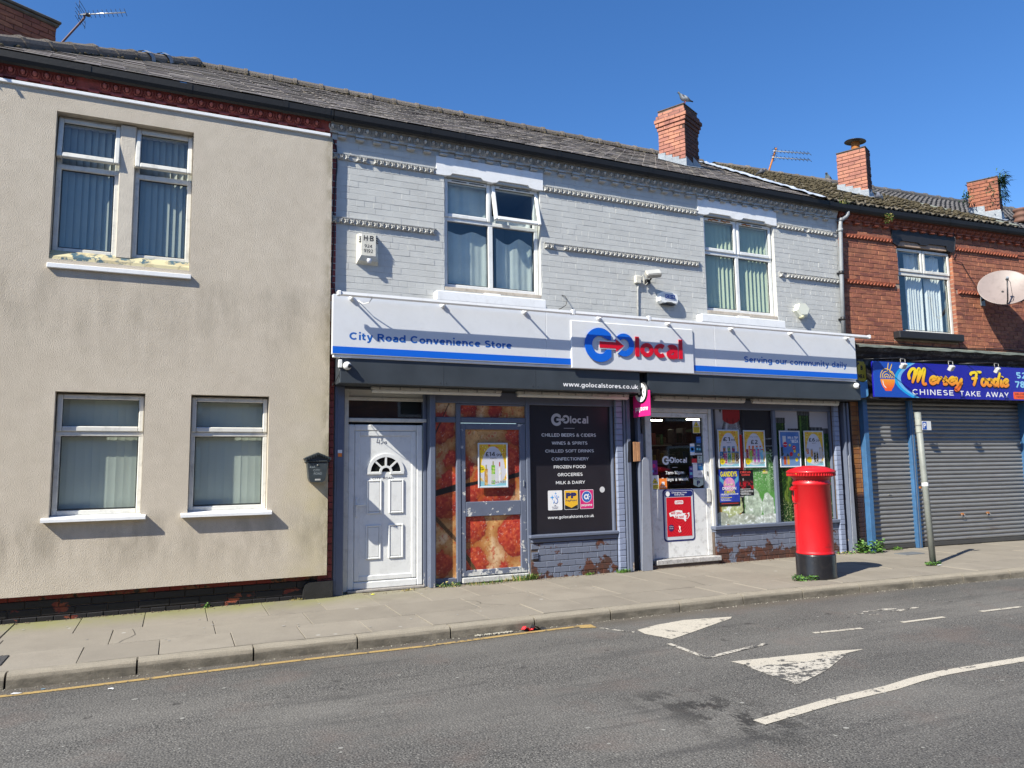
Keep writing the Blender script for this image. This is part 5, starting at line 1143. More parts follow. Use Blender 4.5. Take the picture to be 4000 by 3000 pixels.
m = MB(); m.cbox(6.155, 6.208, -.035, -.01, 1.585, 1.875, .003); m.cbox(6.214, 6.272, -.038, -.012, 1.59, 1.872, .003); m.build('timber_repair', WOOD, GR)
for (a, b) in ((10.49, 10.535), (10.575, 10.62)): post(a, b, -.03, .2, 0, 2.555, 'shutter_guide')
MB().box(10.42, 10.66, .08, .3, 0, 2.56).build('dark_slot', DARKLINER, GR); MB().cbox(10.535, 10.575, .0, .1, 1.5, 2.5, .003).build('guide_channel', LEAD, GR)
m = MB(); m.prism([(10.50, 0), (10.60, 0), (10.58, 1.62), (10.55, 1.66), (10.52, 1.62)], -.05, -.036, 'y'); m.build('cover_plate', plain('pale_slate_plate', (.24, .26, .31)), GR)
# shop entrance
S = .12
m = MB(); m.cbox(6.455, 6.545, S - .04, S + .06, .06, 2.40, .006); m.cbox(7.665, 7.745, S - .04, S + .06, .06, 2.40, .006); m.cbox(6.545, 7.665, S - .03, S + .06, 2.335, 2.40, .006); m.build('entrance_frame', UPVC_OLD, GR)
m = MB(); m.cbox(6.548, 6.585, S - .01, S + .04, .13, 2.33, .004); m.cbox(7.568, 7.662, S - .012, S + .04, .13, 2.33, .006); m.cbox(6.585, 7.568, S - .011, S + .04, 2.262, 2.33, .005); m.cbox(6.585, 7.568, S - .006, S + .04, .13, 1.158, .004)
for i in range(18): m.cbox(6.60 + i * .055, 6.608 + i * .055, S - .009, S - .005, .165, .173, .002)
for i in range(16): m.cbox(7.635, 7.642, S - .016, S - .011, .2 + i * .06, .208 + i * .06, .002)
sdoor = m.build('entrance_door', plain('scuffed_white_door', (.70, .71, .70), .42, .05, 3, dirt=.45), GR)
MB().box(6.58, 7.575, S + .012, S + .018, 1.155, 2.265).build('pane', GLASS, sdoor)
MB().cbox(6.52, 7.72, -.02, S + .1, .055, .125, .006).build('door_step', plain('scraped_threshold', (.42, .41, .40), .7, .2, 12, dirt=.9), sdoor)
MB().box(6.45, 7.68, .0, .3, -.02, .055).build('dark_step', MORTAR_D, GR)
m = MB(); m.cbox(7.572, 7.640, S - .045, S - .012, .945, 1.16, .006); m.build('door_pull', UPVC_OLD, sdoor); MB().cbox(7.61, 7.628, S - .02, S - .012, 1.35, 1.42, .006).build('lock', BLACKP, sdoor)
post(7.64, 10.30, -.0, .2, .515, .572, 'window_sill'); post(7.66, 10.285, .03, .15, .473, .513, 'sill_apron')
post(7.715, 7.752, Y - .03, Y + .06, .572, 2.40); post(8.975, 9.045, Y - .035, Y + .06, .572, 2.40); post(10.255, 10.29, Y - .03, Y + .06, .572, 2.40)
# inside the shop, seen through the door glass
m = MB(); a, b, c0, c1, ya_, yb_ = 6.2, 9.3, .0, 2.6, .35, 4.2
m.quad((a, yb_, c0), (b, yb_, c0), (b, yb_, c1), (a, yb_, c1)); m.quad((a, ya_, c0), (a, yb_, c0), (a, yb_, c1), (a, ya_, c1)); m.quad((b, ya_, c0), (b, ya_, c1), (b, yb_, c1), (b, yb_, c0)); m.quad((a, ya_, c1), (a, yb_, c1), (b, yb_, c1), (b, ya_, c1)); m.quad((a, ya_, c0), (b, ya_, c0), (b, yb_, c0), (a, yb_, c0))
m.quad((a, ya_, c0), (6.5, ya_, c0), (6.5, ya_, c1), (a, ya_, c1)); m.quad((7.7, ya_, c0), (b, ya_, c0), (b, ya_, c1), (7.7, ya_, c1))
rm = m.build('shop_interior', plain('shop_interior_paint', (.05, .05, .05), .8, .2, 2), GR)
gd = [plain('goods_' + n_, c_, .4, .3, 15) for n_, c_ in (('red', (.16, .02, .02)), ('white', (.2, .2, .2)), ('blue', (.02, .04, .14)), ('yellow', (.2, .15, .03)), ('green', (.02, .09, .03)), ('brown', (.07, .04, .02)))]
m = MB()
for (sy, xa_, xb_) in ((2.2, 6.6, 8.5), (3.9, 6.3, 8.5), (1.1, 7.75, 8.5)):
    for zz in (.5, .85, 1.2, 1.55, 1.9):
        m.cur = 1; m.box(xa_, xb_, sy, sy + .3, zz - .02, zz); x = xa_
        while x < xb_ - .15:
            wd = random.uniform(.05, .12); hgt = random.uniform(.12, .27); m.cur = random.randrange(6); m.cbox(x, x + wd, sy + .01, sy + .2, zz, zz + hgt, .01); x += wd + .01
m.build('shelved_goods', gd, rm, kind='stuff')
TUBE = emis('lit_fluorescent_tube', (1.0, .93, .70), 9)
for (x, y_, l_, z_) in ((7.56, 1.6, .32, 2.305), (8.42, 1.6, .36, 2.33)): MB().cbox(x, x + l_, y_, y_ + .04, z_, z_ + .022, .006).build('lit_tube', TUBE, rm)
# printed window vinyls
def bottle(c, X, Z, cx, w, z0, zsh, zneck, ztop, wn_, base, hl, s, drops=True):
    zz = np.clip((Z - zsh) / (zneck - zsh), 0, 1); hw = w * (1 - zz) ** .8 + wn_ * (1 - (1 - zz) ** .8); hw = np.where(Z > zneck, wn_, hw)
    u = (X - cx) / hw; k = (np.abs(u) < 1) & (Z > z0) & (Z < ztop); sh = np.clip(1 - np.abs(u) ** 2.2, 0, 1)
    col = np.array(base) * (.35 + .9 * sh[..., None]); g1 = np.exp(-((u + .55) / .12) ** 2) + .6 * np.exp(-((u - .62) / .09) ** 2); col = col + np.array(hl) * g1[..., None] * (.4 + .8 * fbm(X * 9, Z * 9, s)[..., None])
    if drops:
        d = fbm(X * 70, Z * 70, s + 3, 2); col = col * (1 - .5 * ss(d, .60, .68)[..., None]) + np.array(hl) * ss(d, .70, .78)[..., None] * .7
    return lay(c, k.astype(float), col)
def vinyl_a(X, Z):
    n = fbm(X * 5, Z * 5, 2); c = np.stack([.16 + .3 * n, .16 + .3 * n, .17 + .3 * n], -1); c = lay(c, ss(fbm(X * 7, Z * 5, 8), .50, .62), [.02, .02, .022])
    c = lay(c, ss(Z, 1.25, .95), [.30, .17, .04]); c = lay(c, ss(X, 7.84, 7.80), [.03, .03, .03])
    c = bottle(c, X, Z, 8.62, .36, .5, 1.98, 2.3, 2.6, .30, (.02, .02, .024), (.06, .07, .07), 4, False)
    c = bottle(c, X, Z, 8.66, .33, .55, 1.42, 1.75, 2.0, .26, (.10, .27, .07), (.28, .42, .22), 5)
    c = lay(c, ((X > 8.38) & (Z > 1.72)).astype(float) * ss(X, 8.38, 8.42), [.018, .018, .022])
    for zz in (1.92, 1.80, 1.68): c = lay(c, ((np.abs(Z - zz - .05 * (X - 8.6)) < .006) & (X > 8.6)).astype(float), [.25, .27, .27])
    c = bottle(c, X, Z, 8.14, .26, 1.0, 1.85, 2.18, 2.3, .16, (.20, .19, .19), (.45, .45, .46), 6, True)
    c = lay(c, ((X > 8.27) & (X < 8.345) & (Z < 2.0) & (Z > 1.3)).astype(float), [.55, .03, .02])
    k = ((np.abs(X - 8.14) < .175 + .02 * (2.4 - Z)) & (Z > 2.17 + .06 * ((X - 8.14) / .17) ** 2)).astype(float); c = lay(c, k, [.30, .02, .02]); c = lay(c, k * (np.abs(np.sin(X * 160)) < .3) * (Z < 2.26), [.12, .01, .01])
    c = lay(c, ss(Z, 1.15, 1.0) * ss(X, 8.3, 8.42), [.10, .30, .06]); d = fbm(X * 60, Z * 60, 15, 2); c = lay(c, ss(d, .66, .73) * ss(Z, 1.0, 1.3) * ss(X, 8.36, 8.42) * ss(1.8 - Z, 0, .1), [.45, .62, .38])
    for (cx, cz, rx, rz_, col, s) in ((8.08, .86, .22, .2, (.50, .56, .28), 1), (8.52, .86, .19, .26, (.50, .60, .46), 2), (8.83, .84, .13, .22, (.55, .64, .52), 3), (8.30, .62, .34, .12, (.48, .52, .42), 4), (8.85, .62, .3, .1, (.56, .60, .52), 5), (7.86, .66, .16, .12, (.42, .45, .36), 6)):
        a = np.arctan2(Z - cz, X - cx); q = np.hypot((X - cx) / rx, (Z - cz) / rz_) + (fbm(np.cos(a) * 3 + s, np.sin(a) * 3, s) - .5) * .35
        t = fbm(X * 26 + 3 * fbm(X * 8, Z * 8, s), Z * 26, s + 20, 3); ic = np.array(col) * (.35 + 1.1 * t[..., None]); ic = lay(ic, ss(t, .66, .74), [.85, .88, .85]); c = lay(c, ss(q, 1.0, .95), ic)
    return c
def vinyl_b(X, Z):
    n = fbm(X * 2, Z * 2, 6); c = np.stack([.34 + .12 * n, .32 + .12 * n, .33 + .12 * n], -1); c = lay(c, ss(Z, 1.3, 1.0), [.02, .05, .01])
    for (cx, w_, zs, zn, zt, s) in ((9.47, .20, 1.4, 1.9, 2.11, 21), (9.97, .22, 1.4, 1.9, 2.13, 23), (9.14, .26, 1.55, 2.0, 2.29, 20), (9.70, .27, 1.55, 2.0, 2.42, 22), (10.22, .24, 1.5, 1.95, 2.12, 24)):
        c = bottle(c, X, Z, cx, w_, .3, zs, zn, zt, .135, (.010, .034, .007), (.085, .17, .02), s)
        k = ((np.abs(X - cx) < .145) & (Z > zt - .09) & (Z < zt)).astype(float); c = lay(c, k, [.02, .02, .02]); c = lay(c, k * (np.sin(X * 190) > .55), [.16, .16, .16])
    c = lay(c, ss(fbm(X * 12, Z * 3, 40), .60, .72) * (Z < 1.9) * .55, [.22, .30, .04]); d = fbm(X * 80, Z * 80, 33, 2); c = lay(c, ss(d, .70, .77) * ss(1.1 - Z, 0, .4), [.5, .5, .25])
    return c
printed('bottle_vinyl', vinyl_a, 7.752, 8.975, .572, 2.40, Y + .012, .009, GR, PRINTG); printed('bottle_vinyl', vinyl_b, 9.045, 10.255, .572, 2.40, Y + .012, .009, GR, PRINTG)
BG.flush(300)
# ------------------------------------------------------------------ red brick takeaway (right), turned a few degrees
RA = R(-3.856)
RD = thing('red_brick_takeaway', 'orange red brick building with closed steel shutters and a mossy tiled roof', 'takeaway building', (10.66, 0, 0), RA, local=True)
RM = Matrix.Translation((10.66, 0, 0)) @ Matrix.Rotation(RA, 4, 'Z'); RI = RM.inverted()
WH = (1.395, 2.785, 3.87, 5.52); XE = 5.0
m = MB(); sheet_with_holes(m, .0, XE, 3.45, 5.9, .010, [WH], .11); m.build('wall', MORTAR, RD)
BQ = Bricks(RD)
LR = (1.27, 2.865, 5.555, 5.81)
holes = [WH, LR, (1.165, 2.78, 3.745, 3.885)]; bxr = [(.10, 1.27), (2.87, XE)]
for (a, b) in bxr:
    for (c, d) in ((5.545, 5.622), (4.70, 4.785)): holes.append((a, b, c, d))
for (za, zb, ph) in ((3.47, 4.70, 3), (4.785, 5.545, 5), (5.622, 5.87, 2)):
    lay_wall(BQ, .0, XE, za, zb, 0, RED_BRICK, holes, pitch=(.0845 if za != 3.47 else .0820), h=.0755, ph=ph, c=.003, jit=.002, joint=.008)
for zz in np.arange(3.89, 5.5, .084).tolist():   # bricks of the lit reveal
    BQ.add(brick_mesh(.105, .074, .05, RED_BRICK, .004), Matrix.Translation((2.783, .056, zz + .04)) @ Matrix.Rotation(-math.pi / 2, 4, 'Z'), None, .105)
fr = flower_mesh(BRICKTRIM)
for (a, b) in bxr:
    for (c, d) in ((5.545, 5.622), (4.70, 4.785)):
        MB().prism([(.02, c), (-.012, c), (-.016, d - .022), (-.026, d - .018), (-.028, d - .004), (.02, d)], a, b, 'x').build('band_course', BRICKTRIM, RD)
        n = int((b - a) / .0775)
        for i in range(n):
            if a + .045 + i * .0775 > 4.55: break
            place('flower_block', fr, RD, a + .045 + i * .0775, -.012, c + .036)
a, b, c, d = LR
k = [(a, c - .0), (a + .125, c - .06), (a + .17, c + .01), (a + .205, c + .055), (a + .64, c + .055), (a + .69, c + .018), (a + .87, c + .018), (a + .915, c + .055), (a + 1.36, c + .055), (a + 1.39, c - .03), (b - .10, c - .065), (b, c - .0), (b, d), (a, d)]
MB().prism(k, -.022, .10, 'y').build('lintel', BLACKST, RD)
MB().cbox(1.165, 2.78, -.13, .05, 3.748, 3.882, .012).build('window_sill', BLACKST, RD)
window(RD, 1.40, 2.775, 3.885, 5.50, .075, [(1.46, 2.71, 3.955, 4.98)], [(1.41, 2.065, 5.045, 5.49, 0), (2.085, 2.765, 5.045, 5.49, 0)], mull=[(2.05, 2.10, 5.04, 5.47)], trans=[(1.405, 2.77, 4.975, 5.045)], ft=.06, mat=UPVC_OLD,
       curtain=[(1.75, 2.15, 3.9, 5.45, NET2, .03), (2.22, 2.62, 3.9, 5.45, NET2, .05)], roomcol=plain('blue_grey_room', (.20, .24, .27), .9))
eaves(RD, .03, XE, BRICKTRIM, first=.0)
gutter(RD, .02, 5.2, (.42, 1.15, 1.95, 2.65, 3.45, 4.2))
MB().box(-.06, .10, .016, .08, 3.45, 5.88).build('party_strip', MORTAR_D, RD)
# roof of mossy interlocking tiles
verge = lambda o: 4.40 - o * .50
Nc2 = Vector((12.54, .83, 0)); Nc2l = RI @ Nc2
a2 = R(-26) - RA * 0
lx = lambda o: (RI @ Vector((stripx(o) + .12, o, 0))).x
rf = MB(); rf.poly([(lx(-.12), -.12, rz_at(-.12)), (5.2, -.12, rz_at(-.12)), (5.2, 3.5, rz_at(3.5)), (lx(3.5), 3.5, rz_at(3.5))]); rf.poly([(0, 3.5, rz_at(3.5)), (5.2, 3.5, rz_at(3.5)), (5.2, 7.2, 6.05), (0, 7.2, 6.05)])
rf.build('roof', MORTAR_D, RD)
TM = tile_mesh(MOSSTILE)
def in_c2(x, y):
    r = RM @ Vector((x, y, 0)) - Nc2; p = r.dot(e1); q = r.dot(e2); return .05 < p < .5 and .05 < q < .5
lay_roof(RD, TM, -.15, 3.42, .16, .225, lambda y: max(lx(y), -1.2) - .05, verge, 'roof_tile', 300, lift=.020, tilt=.075, jit=.008, skip=in_c2)
mo = MB()
for i in range(1500):
    y = random.uniform(-.1, 3.4); x = random.uniform(lx(y), verge(y)); r = random.uniform(.012, .034)
    mo.M = Matrix.Translation((x, y, rz_at(y) + .075)) @ Matrix.Rotation(random.random() * 6, 4, 'Z'); mo.cbox(-r * 1.3, r * 1.3, -r, r, -r * .55, r * .55, r * .45)
mo.M = None; mo.build('moss_clumps', MOSS, RD, kind='stuff')
ridge_run(RD, (.0, 3.5, rz_at(3.5)), (3.3, 3.5, rz_at(3.5)), .45, .11, RIDGE)
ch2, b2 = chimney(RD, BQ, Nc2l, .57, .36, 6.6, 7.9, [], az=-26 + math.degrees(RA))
flashing(ch2, b2, .57, .36, lambda p: rz_at(p.y) + .06)
# rusty flue with a wide rain cap, part of the stack
m = MB(); m.M = b2; m.lathe([(.0, -.05), (.088, -.05), (.084, .06), (.080, .20)], (.16, .22, 7.9), 20); m.build('flue_pipe', plain('rusty_iron', (.33, .12, .025), .85, .4, 14, bump=.5), ch2)
m = MB(); m.M = b2 @ Matrix.Translation((.16, .22, 8.12)) @ Matrix.Rotation(R(6), 4, 'X'); m.lathe([(.0, .045), (.10, .035), (.20, .0), (.21, -.012), (.19, -.006), (.0, .02)], (0, 0, 0), 28); m.build('rain_cap', BLACKP, ch2)
BQ.flush(300)
# ---- shopfront
m = MB(); m.prism([(.02, 3.60), (-.30, 3.545), (-.345, 3.53), (-.345, 3.505), (-.315, 3.495), (-.29, 3.44), (-.22, 3.40), (-.2, 3.36), (-.12, 3.30), (.02, 3.30)], -.05, 5.2, 'x'); cn = m.build('cornice', CORNICE_M, RD)
m = MB(); n = 30
for i in range(n):
    x0, x1 = -.05 + 5.25 * i / n, -.05 + 5.25 * (i + 1) / n
    f = lambda x: .008 * math.sin(x * 7) + .005 * math.sin(x * 19)
    m.quad((x0, .02, 3.625), (x1, .02, 3.625), (x1, -.36, 3.538 + f(x1)), (x0, -.36, 3.538 + f(x0))); m.quad((x0, -.36, 3.538 + f(x0)), (x1, -.36, 3.538 + f(x1)), (x1, -.362, 3.50 + f(x1 * 1.7)), (x0, -.362, 3.50 + f(x0 * 1.7)))
m.build('lead_cover', GREENLEAD, cn)
MB().box(-.02, 5.2, -.16, .3, 2.62, 3.32).build('old_fascia_board', CORNICE_M, RD)
MB().box(.0, 5.2, .12, .3, -.02, 2.62).build('backing_wall', DARKLINER, RD)
# slats, each its own part
def slat_mesh(wd):
    m = MB(); n = 7; vs = []; P = .0745
    for i in range(n + 1):
        t = i / n; vs += [(0, -.014 * math.sin(math.pi * t) ** .8, P * .80 * t), (wd, -.014 * math.sin(math.pi * t) ** .8, P * .80 * t)]
    vs += [(0, .006, P * .84), (wd, .006, P * .84), (0, .006, P * .98), (wd, .006, P * .98)]
    m.add(vs, [(2 * i, 2 * i + 1, 2 * i + 3, 2 * i + 2) for i in range(n + 2)], True); return m.mesh('shutter_slat', STEEL, False)
for (a, b) in ((.345, 1.378), (1.482, 4.30)):
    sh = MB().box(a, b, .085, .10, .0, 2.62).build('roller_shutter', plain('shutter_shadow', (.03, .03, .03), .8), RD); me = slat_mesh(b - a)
    for i in range(34):
        if i == 13 and a < 1: MB().box(a, b, .052, .060, .085 + i * .0745, .085 + i * .0745 + .066).build('shutter_slat', STEEL, sh); continue
        place('shutter_slat', me, sh, a, .062, .085 + i * .0745)
    MB().cbox(a, b, .045, .075, .012, .082, .004).build('bottom_rail', plain('dark_bottom_rail', (.05, .05, .05), .5, dirt=.5), sh)
    for hx in ((.85,) if a < 1 else (2.576, 3.235)):
        m = MB(); m.cbox(hx - .035, hx + .035, .035, .05, .53 if a > 1 else .94, .57 if a > 1 else .96, .004); hd = m.build('shutter_handle', RUSTV if a > 1 else STEEL, sh)
        if a > 1: MB().tube([(hx - .035, .03, .55), (hx - .04, .022, .505), (hx, .02, .49), (hx + .04, .022, .505), (hx + .035, .03, .55)], .006, 6).build('handle_ring', STEEL, sh)
MB().cbox(1.378, 1.482, -.012, .12, .0, 2.62, .006).build('shutter_post', BLUEP, RD); MB().cbox(1.425, 1.43, -.018, -.01, .0, 2.6, .001).build('post_seam', STEEL, RD)
m = MB(); m.tube([(1.52, -.02, 1.06), (1.52, .04, 1.055)], .02, 8); m.build('lock_knob', RUSTV, RD)
MB().cbox(.245, .345, -.075, .12, .0, 2.63, .006).build('shutter_post', BLUEP, RD); MB().cbox(4.30, 4.40, -.075, .12, .0, 2.63, .006).build('shutter_post', BLUEP, RD)
MB().box(.05, .24, .03, .3, 0, 2.6).build('pier_core', MORTAR_D, RD)
Bg = Bricks(RD); lay_wall(Bg, .055, .24, .0, 2.6, .02, GLAZED, [], pitch=.0835, h=.077, header_every=1, sl=.4, c=.006, jit=.002); Bg.flush(60)
MB().box(4.42, 5.0, .02, .3, 0, 2.62).build('pier_core', MORTAR_D, RD); Bg = Bricks(RD); lay_wall(Bg, 4.42, 5.0, .0, 2.6, .01, GLAZED, [], pitch=.0835, h=.077, sl=.23); Bg.flush(0)

# ---- house beyond, of which only the roof and stack show
NB = thing('neighbour_house', 'next house past the takeaway, showing dark ribbed roof tiles and a plant-grown stack', 'house', tuple(RM @ Vector((5.0, 0, 0))), RA, local=True)
NI = (Matrix.Translation(RM @ Vector((5.0, 0, 0))) @ Matrix.Rotation(RA, 4, 'Z')).inverted(); off5 = 5.0
NH = [(1.6, 3.0, 3.87, 5.5), (4.4, 5.8, 3.87, 5.5), (1.4, 3.2, .75, 2.4)]
m = MB(); sheet_with_holes(m, .0, 7, 0, 6.0, .0, NH, .11); m.quad((7, 0, 0), (7, 7.2, 0), (7, 7.2, 6.05), (7, 0, 6.05)); m.poly([(7, 0, 6.0), (7, 7.2, 6.05), (7, 3.5, 8.25)]); m.build('wall', RED_BRICK, NB)
for (a, b, c, d) in NH:
    window(NB, a + .01, b - .01, c + .02, d - .01, .075, [(a + .07, b - .07, c + .09, d - .55)], [(a + .015, b - .015, d - .5, d - .02, 0)], trans=[(a, b, d - .55, d - .5)], ft=.06, curtain=[(a + .3, b - .3, c + .05, d - .1, NET2, .03)])
    MB().cbox(a - .1, b + .1, -.12, .05, c - .12, c + .015, .01).build('window_sill', BLACKST, NB); MB().cbox(a - .1, b + .1, -.02, .1, d, d + .2, .01).build('lintel', BLACKST, NB)
gutter(NB, .0, 7.05, (1.5, 3.5, 5.5)); MB().box(.0, 7, -.06, .02, 5.87, 6.02).build('frieze', BRICKTRIM, NB)
rf = MB(); rf.poly([(0, -.12, rz_at(-.12)), (7, -.12, rz_at(-.12)), (7, 3.5, rz_at(3.5)), (0, 3.5, rz_at(3.5))]); rf.poly([(0, 3.5, rz_at(3.5)), (7, 3.5, rz_at(3.5)), (7, 7.2, 6.05), (0, 7.2, 6.05)]); rf.build('roof', MORTAR_D, NB)
TG = tile_mesh(GREYTILE, 'roof_tile', .30, .42)
Nc3 = NI @ Vector((15.69, .2, 0))
lay_roof(NB, TG, -.15, 3.42, .29, .30, lambda y: verge(y) - off5 + .02, lambda y: 6.0, 'roof_tile', 300, lift=.024, tilt=.10, jit=.002)
ridge_run(NB, (3.3 - off5, 3.5, rz_at(3.5)), (6, 3.5, rz_at(3.5)), .45, .115, GREYTILE, lumps=False)
m = MB(); m.prism([(verge(-.15) - off5 - .03, -.15), (verge(-.15) - off5 + .05, -.15), (verge(3.4) - off5 + .05, 3.4), (verge(3.4) - off5 - .03, 3.4)], 0, .02, 'z')
m.v = [(x, y, z + rz_at(y) + .055) for x, y, z in m.v]; m.build('verge_strip', GREENLEAD, NB)
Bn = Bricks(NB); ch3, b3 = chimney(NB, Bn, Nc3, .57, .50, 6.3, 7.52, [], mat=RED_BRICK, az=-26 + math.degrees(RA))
Bn.flush(300); flashing(ch3, b3, .57, .50, lambda p: rz_at(p.y) + .03, 2)
m = MB(); c3 = NI @ Vector((16.12, .05, 0)); m.lathe([(.0, 0), (.14, 0), (.14, .06), (.125, .07), (.12, .12), (.145, .14), (.145, .18), (.12, .19), (.115, .24), (.14, .26), (.14, .30), (.11, .30), (.11, .1)], (c3.x, c3.y, 6.5), 20); m.build('chimney_pot', plain('clay_pot', (.14, .07, .05), .8, .2), NB)
#@@
# ---- terrace across the street, out of frame, seen only in the panes
OP = thing('terrace_across_the_street', 'brick terrace on the opposite pavement, reflected in the ground floor panes', 'terrace', (0, -17, 0), local=True)
m = MB(); m.box(-26, 34, -6, 0, -.2, 5.6); m.build('wall', RED_BRICK, OP)
m = MB(); m.prism([(.25, 5.6), (-3, 7.9), (-6.2, 5.6)], -26, 34, 'x'); m.build('roof', SLATE, OP)
for i in range(15):
    for zz in (.9, 3.4): MB().cbox(-24.6 + i * 4, -23.3 + i * 4, -.02, .05, zz, zz + 1.4, .01).build('window', UPVC, OP); MB().box(-24.5 + i * 4, -23.4 + i * 4, .05, .06, zz + .1, zz + 1.3).build('pane', plain('dark_glass', (.01, .012, .012), .08), OP)
# ================================================================== things on and in front of the buildings
def T(name, label, cat, loc, group=None): return thing(name, label, cat, loc, 0, group)
def TR(name, label, cat, loc, group=None):
    """thing fixed to the red building: parts are built in that building's own axes"""
    o = thing(name, label, cat, tuple(RM @ Vector(loc)), RA, group, local=True)
    INV[o.name] = (Matrix.Translation(RM @ Vector(loc)) @ Matrix.Rotation(RA, 4, 'Z')).inverted() @ RM; return o
SIGNW = plain('sign_white', (.66, .68, .71), .33, .03, 2, dirt=.06, coat=.2)
SB = ink('sign_blue', (.005, .12, .62), .35); STX = ink('sign_text_blue', (.01, .11, .42), .4); SR_ = ink('sign_red', (.60, .004, .02), .3)
sg = T('shop_sign', 'long white and blue fascia sign reading City Road Convenience Store', 'shop sign', (1.68, 0, 2.92))
for k, (a, b) in enumerate(((1.675, 4.577), (4.579, 7.478), (7.480, 10.49))): MB().cbox(a, b, -.36, -.285, 2.922, 3.66, .004).build('sign_panel', SIGNW, sg)
for (a, b) in ((1.677, 4.955), (7.056, 10.488)): MB().box(a, b, -.3615, -.3603, 2.932, 3.018).build('blue_stripe', SB, sg)
MB().cbox(1.69, 10.48, -.345, -.28, 2.885, 2.921, .006).build('drip_trim', WHITEP, sg)
text('City Road Convenience Store', 1.879, 4.057, 3.078, 3.210, -.3608, STX, sg, .03)
text('Serving our community daily', 8.045, 10.26, 3.080, 3.212, -.3608, STX, sg, .024)
lp = MB().cbox(4.955, 7.058, -.381, -.355, 2.882, 3.562, .010).build('logo_panel', SIGNW, sg)
golocal(lp, 5.165, 3.232, 1.0, SB, SR_, SR_, -.388, .012)
bar = T('sign_light_bar', 'white trough light on nine short arms above the long blue and white sign', 'sign light', (1.7, -.36, 3.6))
m = MB(); m.prism([(-.565, 3.618), (-.515, 3.606), (-.515, 3.645), (-.530, 3.655), (-.562, 3.652)], 1.70, 10.62, 'x'); m.build('trough', WHITEP, bar)
m = MB(); m.cbox(1.69, 1.735, -.575, -.505, 3.60, 3.662, .008); m.build('end_cap', WHITEP, bar); m = MB(); m.cbox(10.59, 10.63, -.575, -.505, 3.60, 3.662, .008); m.build('end_cap', WHITEP, bar)
for x in (1.90, 3.08, 4.25, 5.42, 6.61, 7.80, 9.02, 10.28):
    m = MB(); m.tube([(x, -.36, 3.622), (x, -.42, 3.622), (x, -.53, 3.628)], .013, 8); m.lathe([(0, -.03), (.030, -.028), (.034, -.012), (.034, 0)], (x, -.36, 3.622), 14, True, 'y'); m.build('arm', WHITEP, bar)
for x in (4.9, 6.15): MB().cbox(x - .02, x + .02, -.57, -.508, 3.598, 3.67, .004).build('joint_clip', WHITEP, bar)
m = MB(); m.tube([(1.98, -.37, 3.60), (2.03, -.42, 3.55), (2.09, -.47, 3.56), (2.12, -.53, 3.61)], .006, 6); m.build('cable', WHITEP, bar)

# tube lights under the shutter box
TUBEC = plain('milky_diffuser', (.62, .61, .56), .35, .05, 3, dirt=.2)
for (a, b, lb) in ((2.216, 4.0, 'white batten light above the white panelled door, leftmost of four'), (4.235, 6.045, 'batten light above the black grocery list window'), (6.50, 8.24, 'batten light above the glazed shop entrance door'), (8.39, 10.29, 'batten light above the green bottle window vinyl')):
    o = T('batten_light', lb, 'tube light', ((a + b) / 2, -.1, 2.56), 'batten lights under the shutter box')
    m = MB(); m.cbox(a, b, -.145, -.065, 2.535, 2.572, .010); m.build('base', plain('batten_base', (.42, .41, .38), .5, dirt=.4), o)
    m = MB(); m.tube([(a + .01, -.105, 2.528), (a + .02, -.105, 2.524), (b - .02, -.105, 2.524), (b - .01, -.105, 2.528)], [.03, .036, .036, .03], 12); m.build('diffuser', TUBEC, o)
    for i in range(7): x = a + .1 + (b - a - .2) * i / 6; MB().cbox(x - .008, x + .008, -.15, -.14, 2.53, 2.585, .002).build('clip', STEEL, o)
# dome cameras
for (x, y, z, lb, ex) in ((1.86, -.345, 2.785, 'white dome camera at the left end of the dark fascia', 1), (10.47, -.35, 2.815, 'white dome camera at the right end of the dark fascia', -1)):
    o = T('dome_camera', lb, 'security camera', (x, y, z), 'dome cameras on the shop fascia')
    m = MB(); n = 14; pr = [(.052 * math.sin(t), -.05 * math.cos(t)) for t in np.linspace(0, math.pi, n).tolist()]; m.lathe(pr, (x, y, z), 20, True, 'y'); m.build('housing', UPVC, o)
    m = MB(); m.lathe([(0, -.012), (.022, -.008), (.026, 0)], (x + .018, y - .043, z - .006), 16, True, 'y'); m.build('lens', plain('lens_black', (.01, .01, .012), .08), o)
    m = MB(); m.lathe([(.0, .0), (.055, .0), (.06, .02), (.06, .045), (0, .045)], (x, -.345, z), 18, True, 'y') if False else m.cbox(x - .045, x + .045, y + .03, -.299, z - .045, z + .045, .015); m.build('mount', UPVC, o)
    m = MB(); m.tube([(x - .05 * ex, -.31, z - .02), (x - .085 * ex, -.32, z - .05), (x - .09 * ex, -.31, z - .12), (x - .07 * ex, -.30, z - .2)], .005, 6); m.build('cable', BLACKP, o)
jb = T('junction_box', 'small white junction box at the left end of the dark fascia', 'junction box', (1.775, -.25, 2.8))
MB().cbox(1.755, 1.80, -.345, -.302, 2.76, 2.86, .006).build('box', UPVC, jb); MB().tube([(1.78, -.32, 2.76), (1.77, -.3, 2.68), (1.74, -.25, 2.6), (1.72, -.15, 2.56), (1.75, -.05, 2.62)], .004, 6).build('cable', BLACKP, jb)

